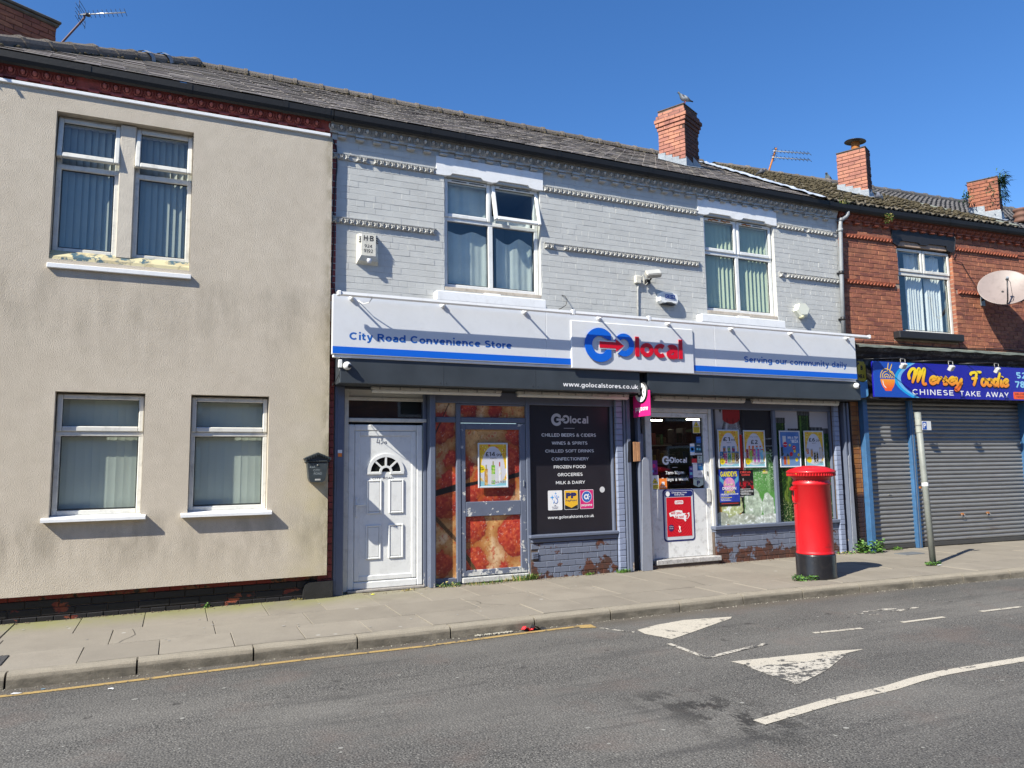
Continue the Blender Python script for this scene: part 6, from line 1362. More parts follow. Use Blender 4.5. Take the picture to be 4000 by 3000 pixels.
# alarm box H B
o = T('alarm_box', 'weathered white alarm box lettered H B 924 9192 on the grey wall', 'alarm box', (2.17, 0, 4.16))
AB = plain('yellowed_plastic', (.66, .64, .56), .5, .06, 5, dirt=.45)
m = MB(); P0_ = [(2.035, 4.555), (2.305, 4.555), (2.315, 4.16), (2.03, 4.16)]; F0 = [(2.075, 4.54), (2.262, 4.54), (2.262, 4.26), (2.075, 4.26)]
vs = [(x, 0, z) for x, z in P0_] + [(x + (.012 if x < 2.17 else -.012), -.07, z - (.01 if z > 4.3 else -.035)) for x, z in P0_] + [(x, -.10, z) for x, z in F0]
m.add(vs, [(0, 1, 2, 3), (8, 9, 10, 11)] + [(i, (i + 1) % 4, 4 + (i + 1) % 4, 4 + i) for i in range(4)] + [(4 + i, 4 + (i + 1) % 4, 8 + (i + 1) % 4, 8 + i) for i in range(4)]); bx_ = m.build('housing', AB, o)
m = MB(); m.lathe([(0, -.035), (.022, -.03), (.032, -.005), (.032, .02), (.028, .025)], (2.185, -.075, 4.20), 16); m.build('strobe', plain('strobe_lens', (.60, .62, .68), .2), o)
text('H·B', 2.105, 2.235, 4.455, 4.525, -.1008, PRINT_K, bx_, .02); text('924', 2.115, 2.215, 4.365, 4.408, -.1008, PRINT_K, bx_, .01); text('9192', 2.108, 2.225, 4.30, 4.345, -.1008, PRINT_K, bx_, .01)
m = MB()
for i in range(3): m.prism([(2.045, 4.50 - i * .03), (2.074, 4.51 - i * .03), (2.074, 4.502 - i * .03), (2.045, 4.488 - i * .03)], -.098, -.086, 'y'); m.prism([(2.266, 4.51 - i * .03), (2.295, 4.50 - i * .03), (2.295, 4.488 - i * .03), (2.266, 4.502 - i * .03)], -.098, -.086, 'y')
m.build('sounder_slots', BLACKP, o)
# CDS alarm
o = T('alarm_box', 'rounded white alarm box with blue CDS lettering below the floodlight', 'alarm box', (6.87, 0, 3.99))
m = MB(); pl = [(6.69, 4.04), (6.685, 4.09), (6.70, 4.165), (6.78, 4.19), (6.95, 4.19), (7.04, 4.165), (7.055, 4.09), (7.05, 4.03), (7.01, 4.0), (6.96, 4.005), (6.92, 4.02), (6.82, 4.02), (6.78, 4.0), (6.73, 4.005)]
cx, cz = 6.87, 4.10; sh = [(cx + (x - cx) * .88, cz + (z - cz) * .82) for x, z in pl]; n = len(pl)
m.add([(x, 0, z) for x, z in pl] + [(x, -.055, z) for x, z in pl] + [(x, -.085, z) for x, z in sh], [tuple(range(n)), tuple(range(2 * n, 3 * n))] + [(k * n + i, k * n + (i + 1) % n, (k + 1) * n + (i + 1) % n, (k + 1) * n + i) for k in (0, 1) for i in range(n)]); bx_ = m.build('housing', UPVC, o)
for i, ch in enumerate('CDS'): MB().box(6.795 + i * .062, 6.853 + i * .062, -.0865, -.0855, 4.085, 4.148).build('blue_tile', IN_NAVY if False else ink('cds_blue', (.02, .07, .35)), bx_); text(ch, 6.805 + i * .062, 6.843 + i * .062, 4.097, 4.136, -.0872, PRINT_W, bx_, .02)
text('Fire and Security Ltd', 6.79, 6.975, 4.052, 4.072, -.0865, ink('cds_blue', (.02, .07, .35)), bx_)
MB().cbox(6.75, 6.99, -.078, -.01, 3.992, 4.006, .003).build('dark_base', BLACKP, o)
# hexagonal alarm
o = T('alarm_box', 'cream hexagonal alarm sounder near the drainpipe', 'alarm box', (9.64, 0, 3.98))
m = MB(); hx_ = [(9.645 + .155 * math.cos(R(60 * k + 8)), 4.115 + .13 * math.sin(R(60 * k + 8))) for k in range(6)]; ih = [(9.645 + (x - 9.645) * .86, 4.13 + (z - 4.115) * .82) for x, z in hx_]
m.add([(x, 0, z) for x, z in hx_] + [(x, -.07, z) for x, z in hx_] + [(x, -.09, z) for x, z in ih], [tuple(range(6)), tuple(range(12, 18))] + [(k * 6 + i, k * 6 + (i + 1) % 6, k * 6 + 6 + (i + 1) % 6, k * 6 + 6 + i) for k in (0, 1) for i in range(6)]); m.build('housing', plain('cream_plastic', (.72, .73, .62), .45, .04), o)
m = MB(); m.lathe([(0, -.03), (.04, -.026), (.05, 0), (.05, .02)], (9.63, -.05, 4.0), 14); m.build('strobe', plain('amber_lens', (.68, .66, .45), .3), o)
# floodlight with its box and cable
o = T('floodlight', 'small old halogen floodlight with junction box and cable on the grey wall', 'floodlight', (6.5, 0, 4.35))
m = MB(); m.M = Matrix.Translation((6.53, -.16, 4.42)) @ Matrix.Rotation(R(-38), 4, 'X') @ Matrix.Rotation(R(-12), 4, 'Z'); m.add([(-.10, -.03, -.05), (.10, -.03, -.05), (.10, -.03, .06), (-.10, -.03, .06), (-.13, .05, -.07), (.13, .05, -.07), (.13, .05, .08), (-.13, .05, .08)], [(0, 1, 2, 3), (4, 5, 6, 7), (0, 1, 5, 4), (1, 2, 6, 5), (2, 3, 7, 6), (3, 0, 4, 7)]) if False else m.cbox(-.125, .125, -.045, .04, -.055, .065, .014); m.build('lamp_head', plain('aged_alloy', (.36, .35, .32), .5, .2, 9, dirt=.4), o)
m = MB(); m.M = Matrix.Translation((6.53, -.16, 4.42)) @ Matrix.Rotation(R(-38), 4, 'X') @ Matrix.Rotation(R(-12), 4, 'Z'); m.box(-.108, .108, -.049, -.0455, -.04, .05); m.build('lamp_glass', plain('dusty_glass', (.42, .42, .40), .2), o)
m = MB(); m.tube([(6.52, -.01, 4.33), (6.52, -.1, 4.35), (6.52, -.15, 4.40)], .014, 6); m.cbox(6.48, 6.56, -.05, -.002, 4.30, 4.37, .006); m.build('bracket', BLACKP, o)
m = MB(); m.cbox(6.285, 6.385, -.055, -.002, 4.29, 4.41, .008); m.build('junction_box', AB, o)
m = MB(); m.tube([(6.345, -.03, 4.29), (6.342, -.014, 4.2), (6.335, -.012, 3.9), (6.33, -.012, 3.62)], .011, 6); m.build('conduit', GREYTRIM, o)
m = MB(); m.tube([(6.38, -.04, 4.37), (6.41, -.06, 4.42), (6.43, -.06, 4.36), (6.42, -.05, 4.30), (6.46, -.05, 4.27), (6.50, -.05, 4.31)], .007, 6); m.build('cable', AB, o)
tag(MB().tube([(5.03, .0, 4.0), (5.06, -.03, 3.99), (5.09, -.05, 3.93), (5.07, -.04, 3.85), (5.0, -.02, 3.80), (4.97, -.01, 3.79)], .006, 6).build('loose_cable', BLACKP), 'short loop of dark cable end on the grey wall beside the first upper window', 'cable')
pts = [(1.73, -.012, z) for z in (5.72, 5.5)]; pts = [(1.715, -.015, 5.78), (1.76, -.015, 5.66), (1.77, -.015, 5.4), (1.745, -.015, 5.1), (1.735, -.015, 4.8), (1.745, -.015, 4.5), (1.73, -.015, 4.2), (1.72, -.02, 3.9), (1.76, -.04, 3.76), (1.82, -.2, 3.70)]
tag(MB().tube(pts, .007, 6).build('wall_cable', BLACKP), 'thin black cable running down the corner beside the cream house', 'cable')

# letterbox on the cream house
o = T('wall_letterbox', 'black metal letterbox with pitched lid chalked 43A City Road', 'letterbox', (1.55, -.085, 1.38))
LB = plain('faded_black_metal', (.035, .045, .05), .45, .3, 9, bump=.2, dirt=.35)
m = MB(); m.prism([(1.428, 1.62), (1.672, 1.62), (1.645, 1.43), (1.63, 1.395), (1.60, 1.385), (1.50, 1.385), (1.465, 1.395), (1.45, 1.43)], -.205, -.086, 'y'); m.build('body', LB, o)
m = MB(); m.prism([(1.41, 1.625), (1.69, 1.625), (1.69, 1.665), (1.55, 1.725), (1.41, 1.665)], -.20, -.086, 'y'); m.build('hood', LB, o)
m = MB(); m.prism([(1.395, 1.66), (1.55, 1.722), (1.705, 1.66), (1.705, 1.675), (1.55, 1.74), (1.395, 1.675)], -.232, -.086, 'y')
for k in range(11): x = 1.405 + k * .028; z = 1.667 + .068 * (1 - abs(x - 1.55) / .15); m.prism([(x, z - .005), (x + .02, z - .005), (x + .01, z - .03)], -.236, -.231, 'y')
m.build('lid', LB, o)
MB().cbox(1.43, 1.665, -.215, -.203, 1.628, 1.645, .003).build('flap', LB, o); MB().box(1.515, 1.575, -.2345, -.2335, 1.69, 1.705).build('name_plate', LEAD, o) if False else None
MB().cbox(1.52, 1.585, -.208, -.2045, 1.405, 1.425, .002).build('viewing_slot', plain('dusty_glass', (.42, .42, .40), .2), o)
m = MB(); m.lathe([(0, -.008), (.009, -.006), (.01, 0)], (1.55, -.205, 1.588), 10, True, 'y'); m.build('lock', STEEL, o)
CH = ink('chalk_writing', (.30, .34, .35), .8)
for tx, a, b, z in (('43A', 1.455, 1.52, 1.555), ('CITY', 1.50, 1.575, 1.515), ('ROAD', 1.505, 1.60, 1.475)): text(tx, a, b, z, z + .026, -.2062, CH, o)
# estate sticker on the post
o = T('post_sticker', 'small orange and white sticker on the slate blue post left of the door', 'sticker', (1.85, 0, 1.73))
MB().box(1.826, 1.878, -.0062, -.0048, 1.735, 1.775).build('white_part', PRINT_W, o); MB().box(1.828, 1.876, -.0062, -.0048, 1.69, 1.734).build('orange_part', IN_OR, o)

# projecting payzone sign
o = T('projecting_sign', 'pink payzone sign with a round badge sticking out over the pavement', 'projecting sign', (6.17, -.3, 2.3))
PM = Matrix.Translation((6.165, 0, 0)) @ Matrix.Rotation(-math.pi / 2, 4, 'Z')    # local x -> -y, front faces -x
m = MB(); m.M = PM; m.cbox(.05, .475, -.0, .02, 2.235, 2.605, .004); pn = m.build('panel', ink('magenta_sign', (.70, .02, .20), .35), o)
m = MB(); m.M = PM; m.lathe([(0, -.022), (.128, -.022), (.128, -.012), (.155, -.010), (.155, .026), (0, .026)], (.285, 0, 2.585), 36, True, 'y'); m.build('badge', PRINT_K, o)
m = MB(); m.M = PM; m.lathe([(0, -.024), (.138, -.0235)], (.285, 0, 2.585), 36, False, 'y'); m.build('badge_face', PRINT_W, o)
m = MB(); m.M = PM; N = 24
for k in range(N):
    a, b = 2 * math.pi * k / N, 2 * math.pi * (k + 1) / N; q = lambda t, r: (.262 + r * math.cos(t), -.0255, 2.585 + r * math.sin(t)); m.poly([q(a, .07), q(b, .07), q(b, .032), q(a, .032)])
for s_ in (1, -1): m.poly([(.30, -.0262, 2.585 + s_ * .015), (.325, -.0262, 2.585 + s_ * .078), (.352, -.0262, 2.585 + s_ * .07), (.328, -.0262, 2.585)])
m.poly([(.372 + .014 * math.cos(t), -.0262, 2.585 + .014 * math.sin(t)) for t in np.linspace(0, 5.7, 9).tolist()]); m.build('badge_mark', PRINT_K, o)
text('payzone', .11, .43, 2.30, 2.375, -.0015, PRINT_W, o, .02, M=PM)
m = MB(); m.tube([(6.165, .0, 2.62), (6.165, -.1, 2.62)], .012); m.tube([(6.165, .0, 2.35), (6.165, -.07, 2.35)], .012); m.build('bracket', BLACKP, o)

# snap frame posters
FR = plain('brushed_aluminium_frame', (.55, .58, .62), .35, .06, 8)
def snap(x0, x1, z0, z1, y, label, fn, texts, items=None):
    o = T('poster_frame', label, 'framed poster', ((x0 + x1) / 2, y, z0), 'snap frame posters on the shopfront glass')
    m = MB(); bars(m, x0, x1, z0, z1, y - .014, y, .022, c=.005); m.build('frame', FR, o)
    printed('poster_print', fn, x0 + .02, x1 - .02, z0 + .02, z1 - .02, y - .004, .006, o, PRINTG)
    for (tx, a, b, c, d, mt, bo) in texts: text(tx, a, b, c, d, y - .0048, mt, o, bo)
    return o
def easter(x0, x1, z0, z1, kind):
    w_, h_ = x1 - x0, z1 - z0; cx = (x0 + x1) / 2
    def f(X, Z):
        u = (X - cx) / w_; v = (Z - z0) / h_; c = np.zeros(X.shape + (3,)); c[:] = (.72, .46, .05)
        d = _h(np.floor(X * 75), np.floor(Z * 75), 3); c = lay(c, (d > .93).astype(float), [.65, .08, .05]); c = lay(c, ((d < .05)).astype(float), [.8, .7, .3])
        c = lay(c, ss(v, .20, .12) * 1.0, [.25, .52, .60])
        e = np.hypot(u / np.where(v > .42, .40 * (1 - .12 * np.clip(v - .42, 0, 1)), .46), (v - .42) / np.where(v > .42, .50, .36)); c = lay(c, ss(e, 1.0, .985), [.60, .60, .66])
        def can(c, a, b, lo, hi, col, cap):
            k = ((u > a) & (u < b) & (v > lo) & (v < hi)).astype(float); t = .7 + .6 * np.clip(1 - np.abs((u - (a + b) / 2) / (b - a) * 2) ** 2, 0, 1); kk = np.array(col) * t[..., None]
            kk = lay(kk, ss(fbm(X * 60, Z * 60, int(a * 100)), .55, .62) * .6, [.7, .6, .3]); c = lay(c, k, kk); return lay(c, k * (v > hi - .035), cap)
        if kind == 0:
            for i, col in enumerate([(.25, .08, .05), (.05, .2, .08), (.2, .04, .1)]): c = can(c, -.27 + i * .21, -.14 + i * .21, .28, .56, col, (.12, .25, .38))
            for i, col in enumerate([(.03, .12, .3), (.35, .05, .18), (.03, .25, .12), (.35, .28, .03), (.08, .04, .04), (.25, .05, .03)][:5]): c = can(c, -.42 + i * .178, -.27 + i * .178, .12, .43, col, (.03, .18, .35))
        if kind == 1:
            for i, col in enumerate([(.6, .22, .05), (.55, .10, .03), (.15, .35, .5), (.15, .4, .6)]): c = can(c, -.28 + i * .17, -.19 + i * .17, .30, .58, col, (.6, .12, .05))
            for i, col in enumerate([(.25, .02, .06), (.2, .4, .05), (.5, .08, .35), (.3, .08, .4), (.15, .45, .6)]): c = can(c, -.40 + i * .17, -.29 + i * .17, .14, .50, col, (.4, .05, .12))
        if kind == 2:
            for (a, b, lo, hi, col) in ((-.40, -.28, .36, .52, (.5, .08, .08)), (-.18, -.08, .28, .50, (.45, .2, .06)), (-.03, .08, .14, .42, (.02, .02, .02)), (.10, .20, .14, .42, (.03, .02, .02)), (.26, .42, .26, .54, (.45, .40, .38))): c = can(c, a, b, lo, hi, col, (.35, .35, .35))
        if kind == 3:
            for (a, b, lo, hi, col) in ((-.28, -.17, .06, .42, (.45, .22, .05)), (-.05, .07, .08, .50, (.14, .42, .03)), (.16, .28, .12, .48, (.62, .62, .64))):
                nk = ((np.abs(u - (a + b) / 2) < .022) & (v > hi - .01) & (v < hi + .09)).astype(float); c = can(c, a, b, lo, hi, col, col); c = lay(c, nk, [.45, .06, .05] if a > .1 else [.3, .28, .1])
            c = lay(c, ((u > -.05) & (u < .07) & (v > .17) & (v < .30)).astype(float), [.55, .6, .5])
        s0 = (-.32, .17) if kind < 2 else ((-.26, .20) if kind == 2 else (-.38, .42)); c = lay(c, ss(np.hypot((u - s0[0]), (v - s0[1]) * h_ / w_), .125, .115), [.80, .62, .02])
        return c
    return f
F4 = [(3.722, 4.166, 1.255, 1.865), (7.83, 8.268, 1.468, 2.078), (8.352, 8.806, 1.463, 2.073), (9.112, 9.574, 1.458, 2.07), (9.66, 10.11, 1.458, 2.072)]
def et(x0, x1, z0, z1, top, price, pence, sub, save, kind, sp=None):
    w_, h_ = x1 - x0, z1 - z0; L = []
    X_ = lambda u: x0 + w_ * u; Z_ = lambda v: z0 + h_ * v
    if top: L.append((top, X_(.28), X_(.70), Z_(.80), Z_(.835), PRINT_K, .0))
    if pence: L += [(price, X_(.26), X_(.57), Z_(.70) , Z_(.80), PRINT_K, .02), (pence, X_(.58), X_(.80), Z_(.70), Z_(.755), PRINT_K, .01), (sub, X_(.41), X_(.62), Z_(.645), Z_(.675), PRINT_K, 0)]
    else: L.append((price, X_(.35), X_(.66), Z_(.63), Z_(.74), PRINT_K, .02))
    L.append(('EASTER', X_(.46), X_(.93), Z_(.095), Z_(.155), PRINT_W, .05)); L.append(('EASTER', X_(.465), X_(.925), Z_(.10), Z_(.15), PRINT_K, .005))
    return L
o = snap(*F4[0], Y - .028, 'silver framed spirits poster priced £14.99 on the pizza print door', easter(F4[0][0], F4[0][1], F4[0][2], F4[0][3], 3), et(*F4[0], None, '£14', '.99', 'each', '£2.60', 3))
text('Save', 3.755, 3.795, 1.525, 1.54, Y - .0335, PRINT_K, o); text('£2.60', 3.745, 3.81, 1.497, 1.517, Y - .0335, PRINT_K, o, .02)
o = snap(*F4[1], Y - .004, 'silver framed poster of crisp tubes priced £1.99, leftmost on the window', easter(*F4[1], 0), et(*F4[1], None, '£1', '.99', 'each', '£1', 0)); text('£1', 7.89, 7.93, 1.55, 1.58, Y - .0095, PRINT_K, o, .02)
o = snap(*F4[2], Y - .004, 'silver framed soft drinks poster reading Any 2 for £2', easter(*F4[2], 1), et(*F4[2], 'Any 2 for', '£2', None, None, '£1', 1)); text('£1', 8.415, 8.455, 1.548, 1.578, Y - .0095, PRINT_K, o, .02)
o = snap(*F4[4], Y - .004, 'silver framed beer poster priced £6.29, rightmost on the window', easter(*F4[4], 2), et(*F4[4], None, '£6', '.29', 'each', '', 2))
def ibiza(X, Z):
    n = fbm(X * 9, Z * 9, 5); c = np.stack([.05 + .08 * n, .14 + .12 * n, .40 + .15 * n], -1); v = (Z - 1.458) / .612; u = (X - 9.112) / .462
    c = lay(c, ss(v, .45, .3) * .5, [.2, .32, .45]); c = lay(c, ((u > .17) & (u < .32) & (v > .62) & (v < .85)).astype(float), [.6, .6, .62]); c = lay(c, ss(fbm(X * 14, Z * 14, 9), .45, .55) * (v > .3) * (v < .55) * (u < .55), [.03, .04, .04])
    for (a, b, s) in ((.28, .62, .10), (.70, .53, .085), (.55, .36, .08)): c = lay(c, ss(np.hypot(u - a, (v - b) * 1.32), s, s * .93), [.55, .02, .05])
    for (a, b, s) in ((.50, .60, .05), (.72, .44, .06), (.90, .34, .06), (.80, .21, .075)): c = lay(c, ss(np.hypot(u - a, (v - b) * 1.32), s, s * .9), [.75, .55, .03])
    for (a, b, col) in ((.18, .30, (.5, .08, .02)), (.34, .46, (.6, .35, .06))): c = lay(c, ((u > a) & (u < b) & (v > .08) & (v < .30)).astype(float), col)
    return c
o = snap(*F4[3], Y - .004, 'silver framed blue poster reading Win a trip to Ibiza', ibiza, [('WIN A TRIP', 9.30, 9.53, 1.93, 1.975, PRINT_W, .02), ('IBIZA', 9.39, 9.53, 1.865, 1.92, PRINT_W, .02), ('TO', 9.36, 9.385, 1.90, 1.92, PRINT_W, .02), ('£4.49', 9.205, 9.28, 1.828, 1.848, PRINT_W, .02), ('£5', 9.415, 9.455, 1.775, 1.795, PRINT_W, .02)])
def circus(X, Z):
    n = fbm(X * 6, Z * 6, 2); c = np.stack([.01 + .03 * n, .02 + .06 * n, .22 + .25 * n], -1); v = (Z - .865) / .58; u = (X - 7.838) / .405
    r = np.hypot(u - .5, (v - .58) * 1.43); sw = fbm(X * 22, Z * 22, 4); g = np.stack([.5 + .4 * sw, .12 + .35 * sw, .25 + .5 * vn(X * 15, Z * 15, 8)], -1); c = lay(c, ss(r, .30, .27), g)
    for s in (-1, 1): c = lay(c, ss(np.abs((v - .62) - .55 * np.abs(u - .5) + .12) + (fbm(X * 30, Z * 30, 7) - .5) * .06, .075, .05) * (np.abs(u - .5) > .28) * (np.abs(u - .5) < .46), [.10, .35, .50])
    c = lay(c, (v < .115).astype(float), [.02, .02, .02]); c = lay(c, ((v > .06) & (v < .085) & (u > .08) & (u < .93)).astype(float), [.5, .04, .04])
    for k, (vv, a, b, col) in enumerate(((.325, .05, .92, (.7, .7, .75)), (.285, .05, .45, (.6, .6, .65)), (.235, .05, .6, (.7, .6, .05)), (.20, .05, .48, (.6, .6, .62)), (.155, .05, .55, (.6, .6, .65)))): c = lay(c, ((np.abs(v - vv) < .010) & (u > a) & (u < b) & (np.sin(X * 330 + k) > -.75)).astype(float), col)
    return c
o = T('circus_poster', 'blue Gandeys K-Pop Dragon Circus poster stuck on the window', 'poster', (8.04, Y, .866))
printed('poster_print', circus, 7.838, 8.243, .866, 1.445, Y + .008, .0055, o, PRINTG)
for tx, a, b, c, d, mt in (('GANDEYS', 7.87, 8.205, 1.325, 1.415, ink('poster_yellow', (.80, .70, .02))), ('K-POP', 7.965, 8.115, 1.185, 1.222, ink('pale_gold', (.75, .70, .45))), ('DRAGON', 7.90, 8.175, 1.118, 1.168, PRINT_W), ('CIRCUS', 7.935, 8.15, 1.062, 1.108, ink('poster_yellow', (.80, .70, .02)))):
    text(tx, a + .004, b + .004, c - .004, d - .004, Y + .0074, PRINT_K, o, .03); text(tx, a, b, c, d, Y + .0068, mt, o, .03)
def horror(X, Z):
    v = (Z - 1.022) / .405; u = (X - 8.248) / .287; n = fbm(X * 20, Z * 20, 3); c = np.zeros(X.shape + (3,)); c[:] = (.012, .012, .014)
    c = lay(c, ss(n, .38, .6) * ss(v, .62, .45) * (v > .25), [.42, .01, .02]); c = lay(c, ss(np.abs(np.sin((u + v * 2.2) * 9)), .06, .0) * (v > .38) * (v < .62) * .6, [.5, .3, .3]); c = lay(c, ss(np.hypot((u - .28) / .7, v - .63), .07, .04), [.35, .35, .35])
    for k, (vv, a, b) in enumerate(((.25, .04, .78), (.19, .04, .95), (.14, .04, .95), (.09, .04, .65), (.05, .04, .8))): c = lay(c, ((np.abs(v - vv) < .012) & (u > a) & (u < b) & (np.sin(X * 400 + k) > -.7)).astype(float), [.6, .6, .6])
    return c
o = T('circus_poster', 'small black and red Circus of Horror poster beside the blue one', 'poster', (8.39, Y, 1.02))
printed('poster_print', horror, 8.248, 8.535, 1.022, 1.427, Y + .0085, .0055, o, PRINTG); text('CIRCUS', 8.27, 8.49, 1.375, 1.41, Y + .0075, ink('poster_red', (.65, .06, .05)), o, .05); text('HORROR', 8.30, 8.47, 1.335, 1.365, Y + .0075, ink('poster_red', (.65, .06, .05)), o, .04)
o = T('window_sticker', 'tiny yellow sticker on the green bottle vinyl', 'sticker', (8.79, Y, 1.38)); MB().box(8.74, 8.845, Y + .009, Y + .0105, 1.365, 1.44).build('face', ink('pale_yellow_sticker', (.62, .56, .25)), o); MB().box(8.752, 8.80, Y + .0078, Y + .0088, 1.395, 1.43).build('print', ink('poster_yellow', (.80, .70, .02)), o)

# lettering and stickers on the entrance door glass
o = T('door_lettering', 'white Golocal opening hours lettering on the entrance door glass', 'window lettering', (7.0, .13, 1.4))
yd = S + .0105; golocal(o, 6.782, 1.598, .276, PRINT_W, PRINT_W, PRINT_W, yd, 0, plain('dark_glass', (.01, .012, .012), .08))
MB().box(6.965, 7.06, yd - .001, yd, 1.487, 1.492).build('rule', PRINT_W, o); text('7am-10pm', 6.835, 7.185, 1.372, 1.435, yd, PRINT_W, o, .018); text('7 days a week', 6.762, 7.262, 1.27, 1.335, yd, PRINT_W, o, .018)
def sticker(label, x0, x1, z0, z1, base, parts, dy=0, name='door_sticker', cat='sticker'):
    o = T(name, label, cat, ((x0 + x1) / 2, yd, z0)); MB().box(x0, x1, yd - .001 - dy, yd + .0005 - dy, z0, z1).build('face', base, o)
    for i, p in enumerate(parts):
        if p[0] == 't': text(p[1], p[2], p[3], p[4], p[5], yd - .0018 - dy, p[6], o, .015)
        else: MB().box(p[1], p[2], yd - .0014 - dy, yd - .0009 - dy, p[3], p[4]).build('print', p[5], o)
    return o
IY = ink('warning_yellow', (.78, .62, .05))
o = sticker('yellow and white CCTV warning sticker at the top of the door glass', 7.385, 7.525, 2.02, 2.225, PRINT_W, [('b', 7.392, 7.518, 2.025, 2.118, IY), ('t', 'WARNING', 7.40, 7.51, 2.092, 2.112, PRINT_K), ('b', 7.405, 7.505, 2.075, 2.081, PRINT_K), ('b', 7.41, 7.50, 2.055, 2.061, PRINT_K), ('b', 7.41, 7.50, 2.037, 2.043, PRINT_K)])
def tri(o, cx, z0, s): flat(o, [(cx - s, z0), (cx + s, z0), (cx, z0 + s * 1.6)], yd - .0016, PRINT_K, 'triangle'); flat(o, [(cx - s * .82, z0 + s * .12), (cx + s * .82, z0 + s * .12), (cx, z0 + s * 1.42)], yd - .0021, IY, 'triangle'); flat(o, [(cx - s * .25, z0 + s * .25), (cx + s * .28, z0 + s * .3), (cx + s * .1, z0 + s * .75), (cx - s * .1, z0 + s * .6)], yd - .0026, PRINT_K, 'pictogram')
tri(o, 7.453, 2.125, .055)
o = sticker('white caution sticker with a falling figure, low on the door glass', 6.565, 6.702, 1.165, 1.375, PRINT_W, [('b', 6.57, 6.697, 1.17, 1.235, IY), ('t', 'Caution', 6.58, 6.685, 1.205, 1.228, PRINT_K), ('t', 'Mind the step', 6.585, 6.68, 1.18, 1.196, PRINT_K)]); tri(o, 6.634, 1.25, .058)
sticker('orange food delivery sticker with a white house mark', 6.712, 6.855, 1.163, 1.325, IN_OR, [('b', 6.76, 6.81, 1.225, 1.275, PRINT_W), ('t', 'JUST EAT', 6.73, 6.84, 1.187, 1.207, PRINT_W)])
sticker('purple poster with round product pictures at the left of the door glass', 6.56, 6.69, 1.385, 1.60, ink('purple_ink', (.16, .02, .20)), [('b', 6.60, 6.65, 1.49, 1.545, IN_PINK), ('b', 6.58, 6.615, 1.42, 1.455, IN_LB), ('b', 6.635, 6.67, 1.42, 1.455, ink('purple_dark', (.05, .01, .08)))], .001)
sticker('dark blue rounded sticker below the warning sticker', 7.44, 7.535, 1.865, 1.965, IN_BLUE, [('b', 7.455, 7.52, 1.91, 1.918, IN_LB)])
sticker('white and blue contactless sticker beside the dark blue sheet', 7.315, 7.402, 1.675, 1.855, PRINT_W, [('b', 7.318, 7.399, 1.725, 1.81, IN_LB), ('b', 7.335, 7.382, 1.745, 1.79, PRINT_W), ('b', 7.345, 7.37, 1.755, 1.78, IN_LB)])
sticker('dark teal information sheet with pictograms above the Push label', 7.41, 7.54, 1.712, 1.862, ink('deep_teal_ink', (.015, .06, .10)), [('b', 7.44, 7.475, 1.755, 1.785, IN_CY), ('b', 7.49, 7.52, 1.75, 1.78, IN_CY), ('b', 7.45, 7.51, 1.825, 1.832, PRINT_W)])
sticker('white strip sticker reading PUSH', 7.41, 7.54, 1.68, 1.708, PRINT_W, [('t', 'PUSH', 7.43, 7.52, 1.684, 1.702, PRINT_K)])
sticker('small pale green PayPoint sticker on the door glass', 7.45, 7.545, 1.555, 1.665, ink('mint_ink', (.50, .58, .50)), [('t', 'P', 7.48, 7.51, 1.61, 1.65, IN_NAVY), ('t', 'PayPoint', 7.465, 7.53, 1.575, 1.592, IN_NAVY)])
sticker('red and white notice beside the small PayPoint sticker', 7.34, 7.44, 1.54, 1.62, IN_R, [('b', 7.34, 7.44, 1.54, 1.555, PRINT_W)])
sticker('blue Push sticker with white lower half', 7.44, 7.55, 1.325, 1.548, PRINT_W, [('b', 7.442, 7.548, 1.435, 1.545, ink('push_blue', (.02, .12, .30))), ('t', 'Push', 7.47, 7.52, 1.508, 1.528, PRINT_W), ('b', 7.455, 7.53, 1.39, 1.396, PRINT_K), ('b', 7.455, 7.52, 1.365, 1.371, PRINT_K)])
sticker('plain white slip beside the purple 10 sticker', 7.355, 7.438, 1.33, 1.535, PRINT_W, [])
sticker('purple sticker with a white 10 and ticket picture', 7.282, 7.352, 1.32, 1.50, ink('violet_ink', (.05, .03, .22)), [('t', '10', 7.30, 7.338, 1.45, 1.478, PRINT_W), ('b', 7.292, 7.342, 1.37, 1.41, IN_CY)])
o = T('paypoint_shield', 'pale shield shaped PayPoint sticker at the bottom of the door glass', 'sticker', (7.45, yd, 1.18))
flat(o, [(7.352, 1.32), (7.352, 1.215), (7.45, 1.178), (7.548, 1.215), (7.548, 1.32)], yd - .003, ink('mint_ink', (.50, .58, .50)), 'face'); text('PayPoint', 7.365, 7.535, 1.29, 1.315, yd - .004, IN_NAVY, o, .01); text('P', 7.42, 7.48, 1.205, 1.28, yd - .004, IN_NAVY, o, .05)
# lotto panel
o = T('lottery_panel', 'red lottery board with navy and silver surround on the lower half of the entrance door', 'advert board', (7.04, .1, .375))
yl = S - .0065
for pts_, mt, d in ((rrect(6.752, 7.335, .372, 1.158, .055, 6), ink('navy_surround', (.01, .02, .14), .3), .0), (rrect(6.775, 7.312, .395, 1.135, .04, 6), FR, .004), (rrect(6.782, 7.305, 1.045, 1.13, .035, 6), ink('navy_surround', (.01, .02, .14), .3), .006)): MB().prism(pts_, yl - d - .003, yl - d, 'y').build('surround', mt, o)
def lotto(X, Z):
    r = np.sin(np.hypot(X - 7.045, np.minimum(Z - .96, 0) * .55 + np.maximum(Z - .96, 0)) * 260); c = np.zeros(X.shape + (3,)); c[:] = (.60, .012, .025); return lay(c, ss(r, .2, .8) * .8, [.42, .006, .015])
printed('lottery_print', lotto, 6.812, 7.275, .445, 1.035, yl - .009, .005, o, PRINTG); yq = yl - .0105
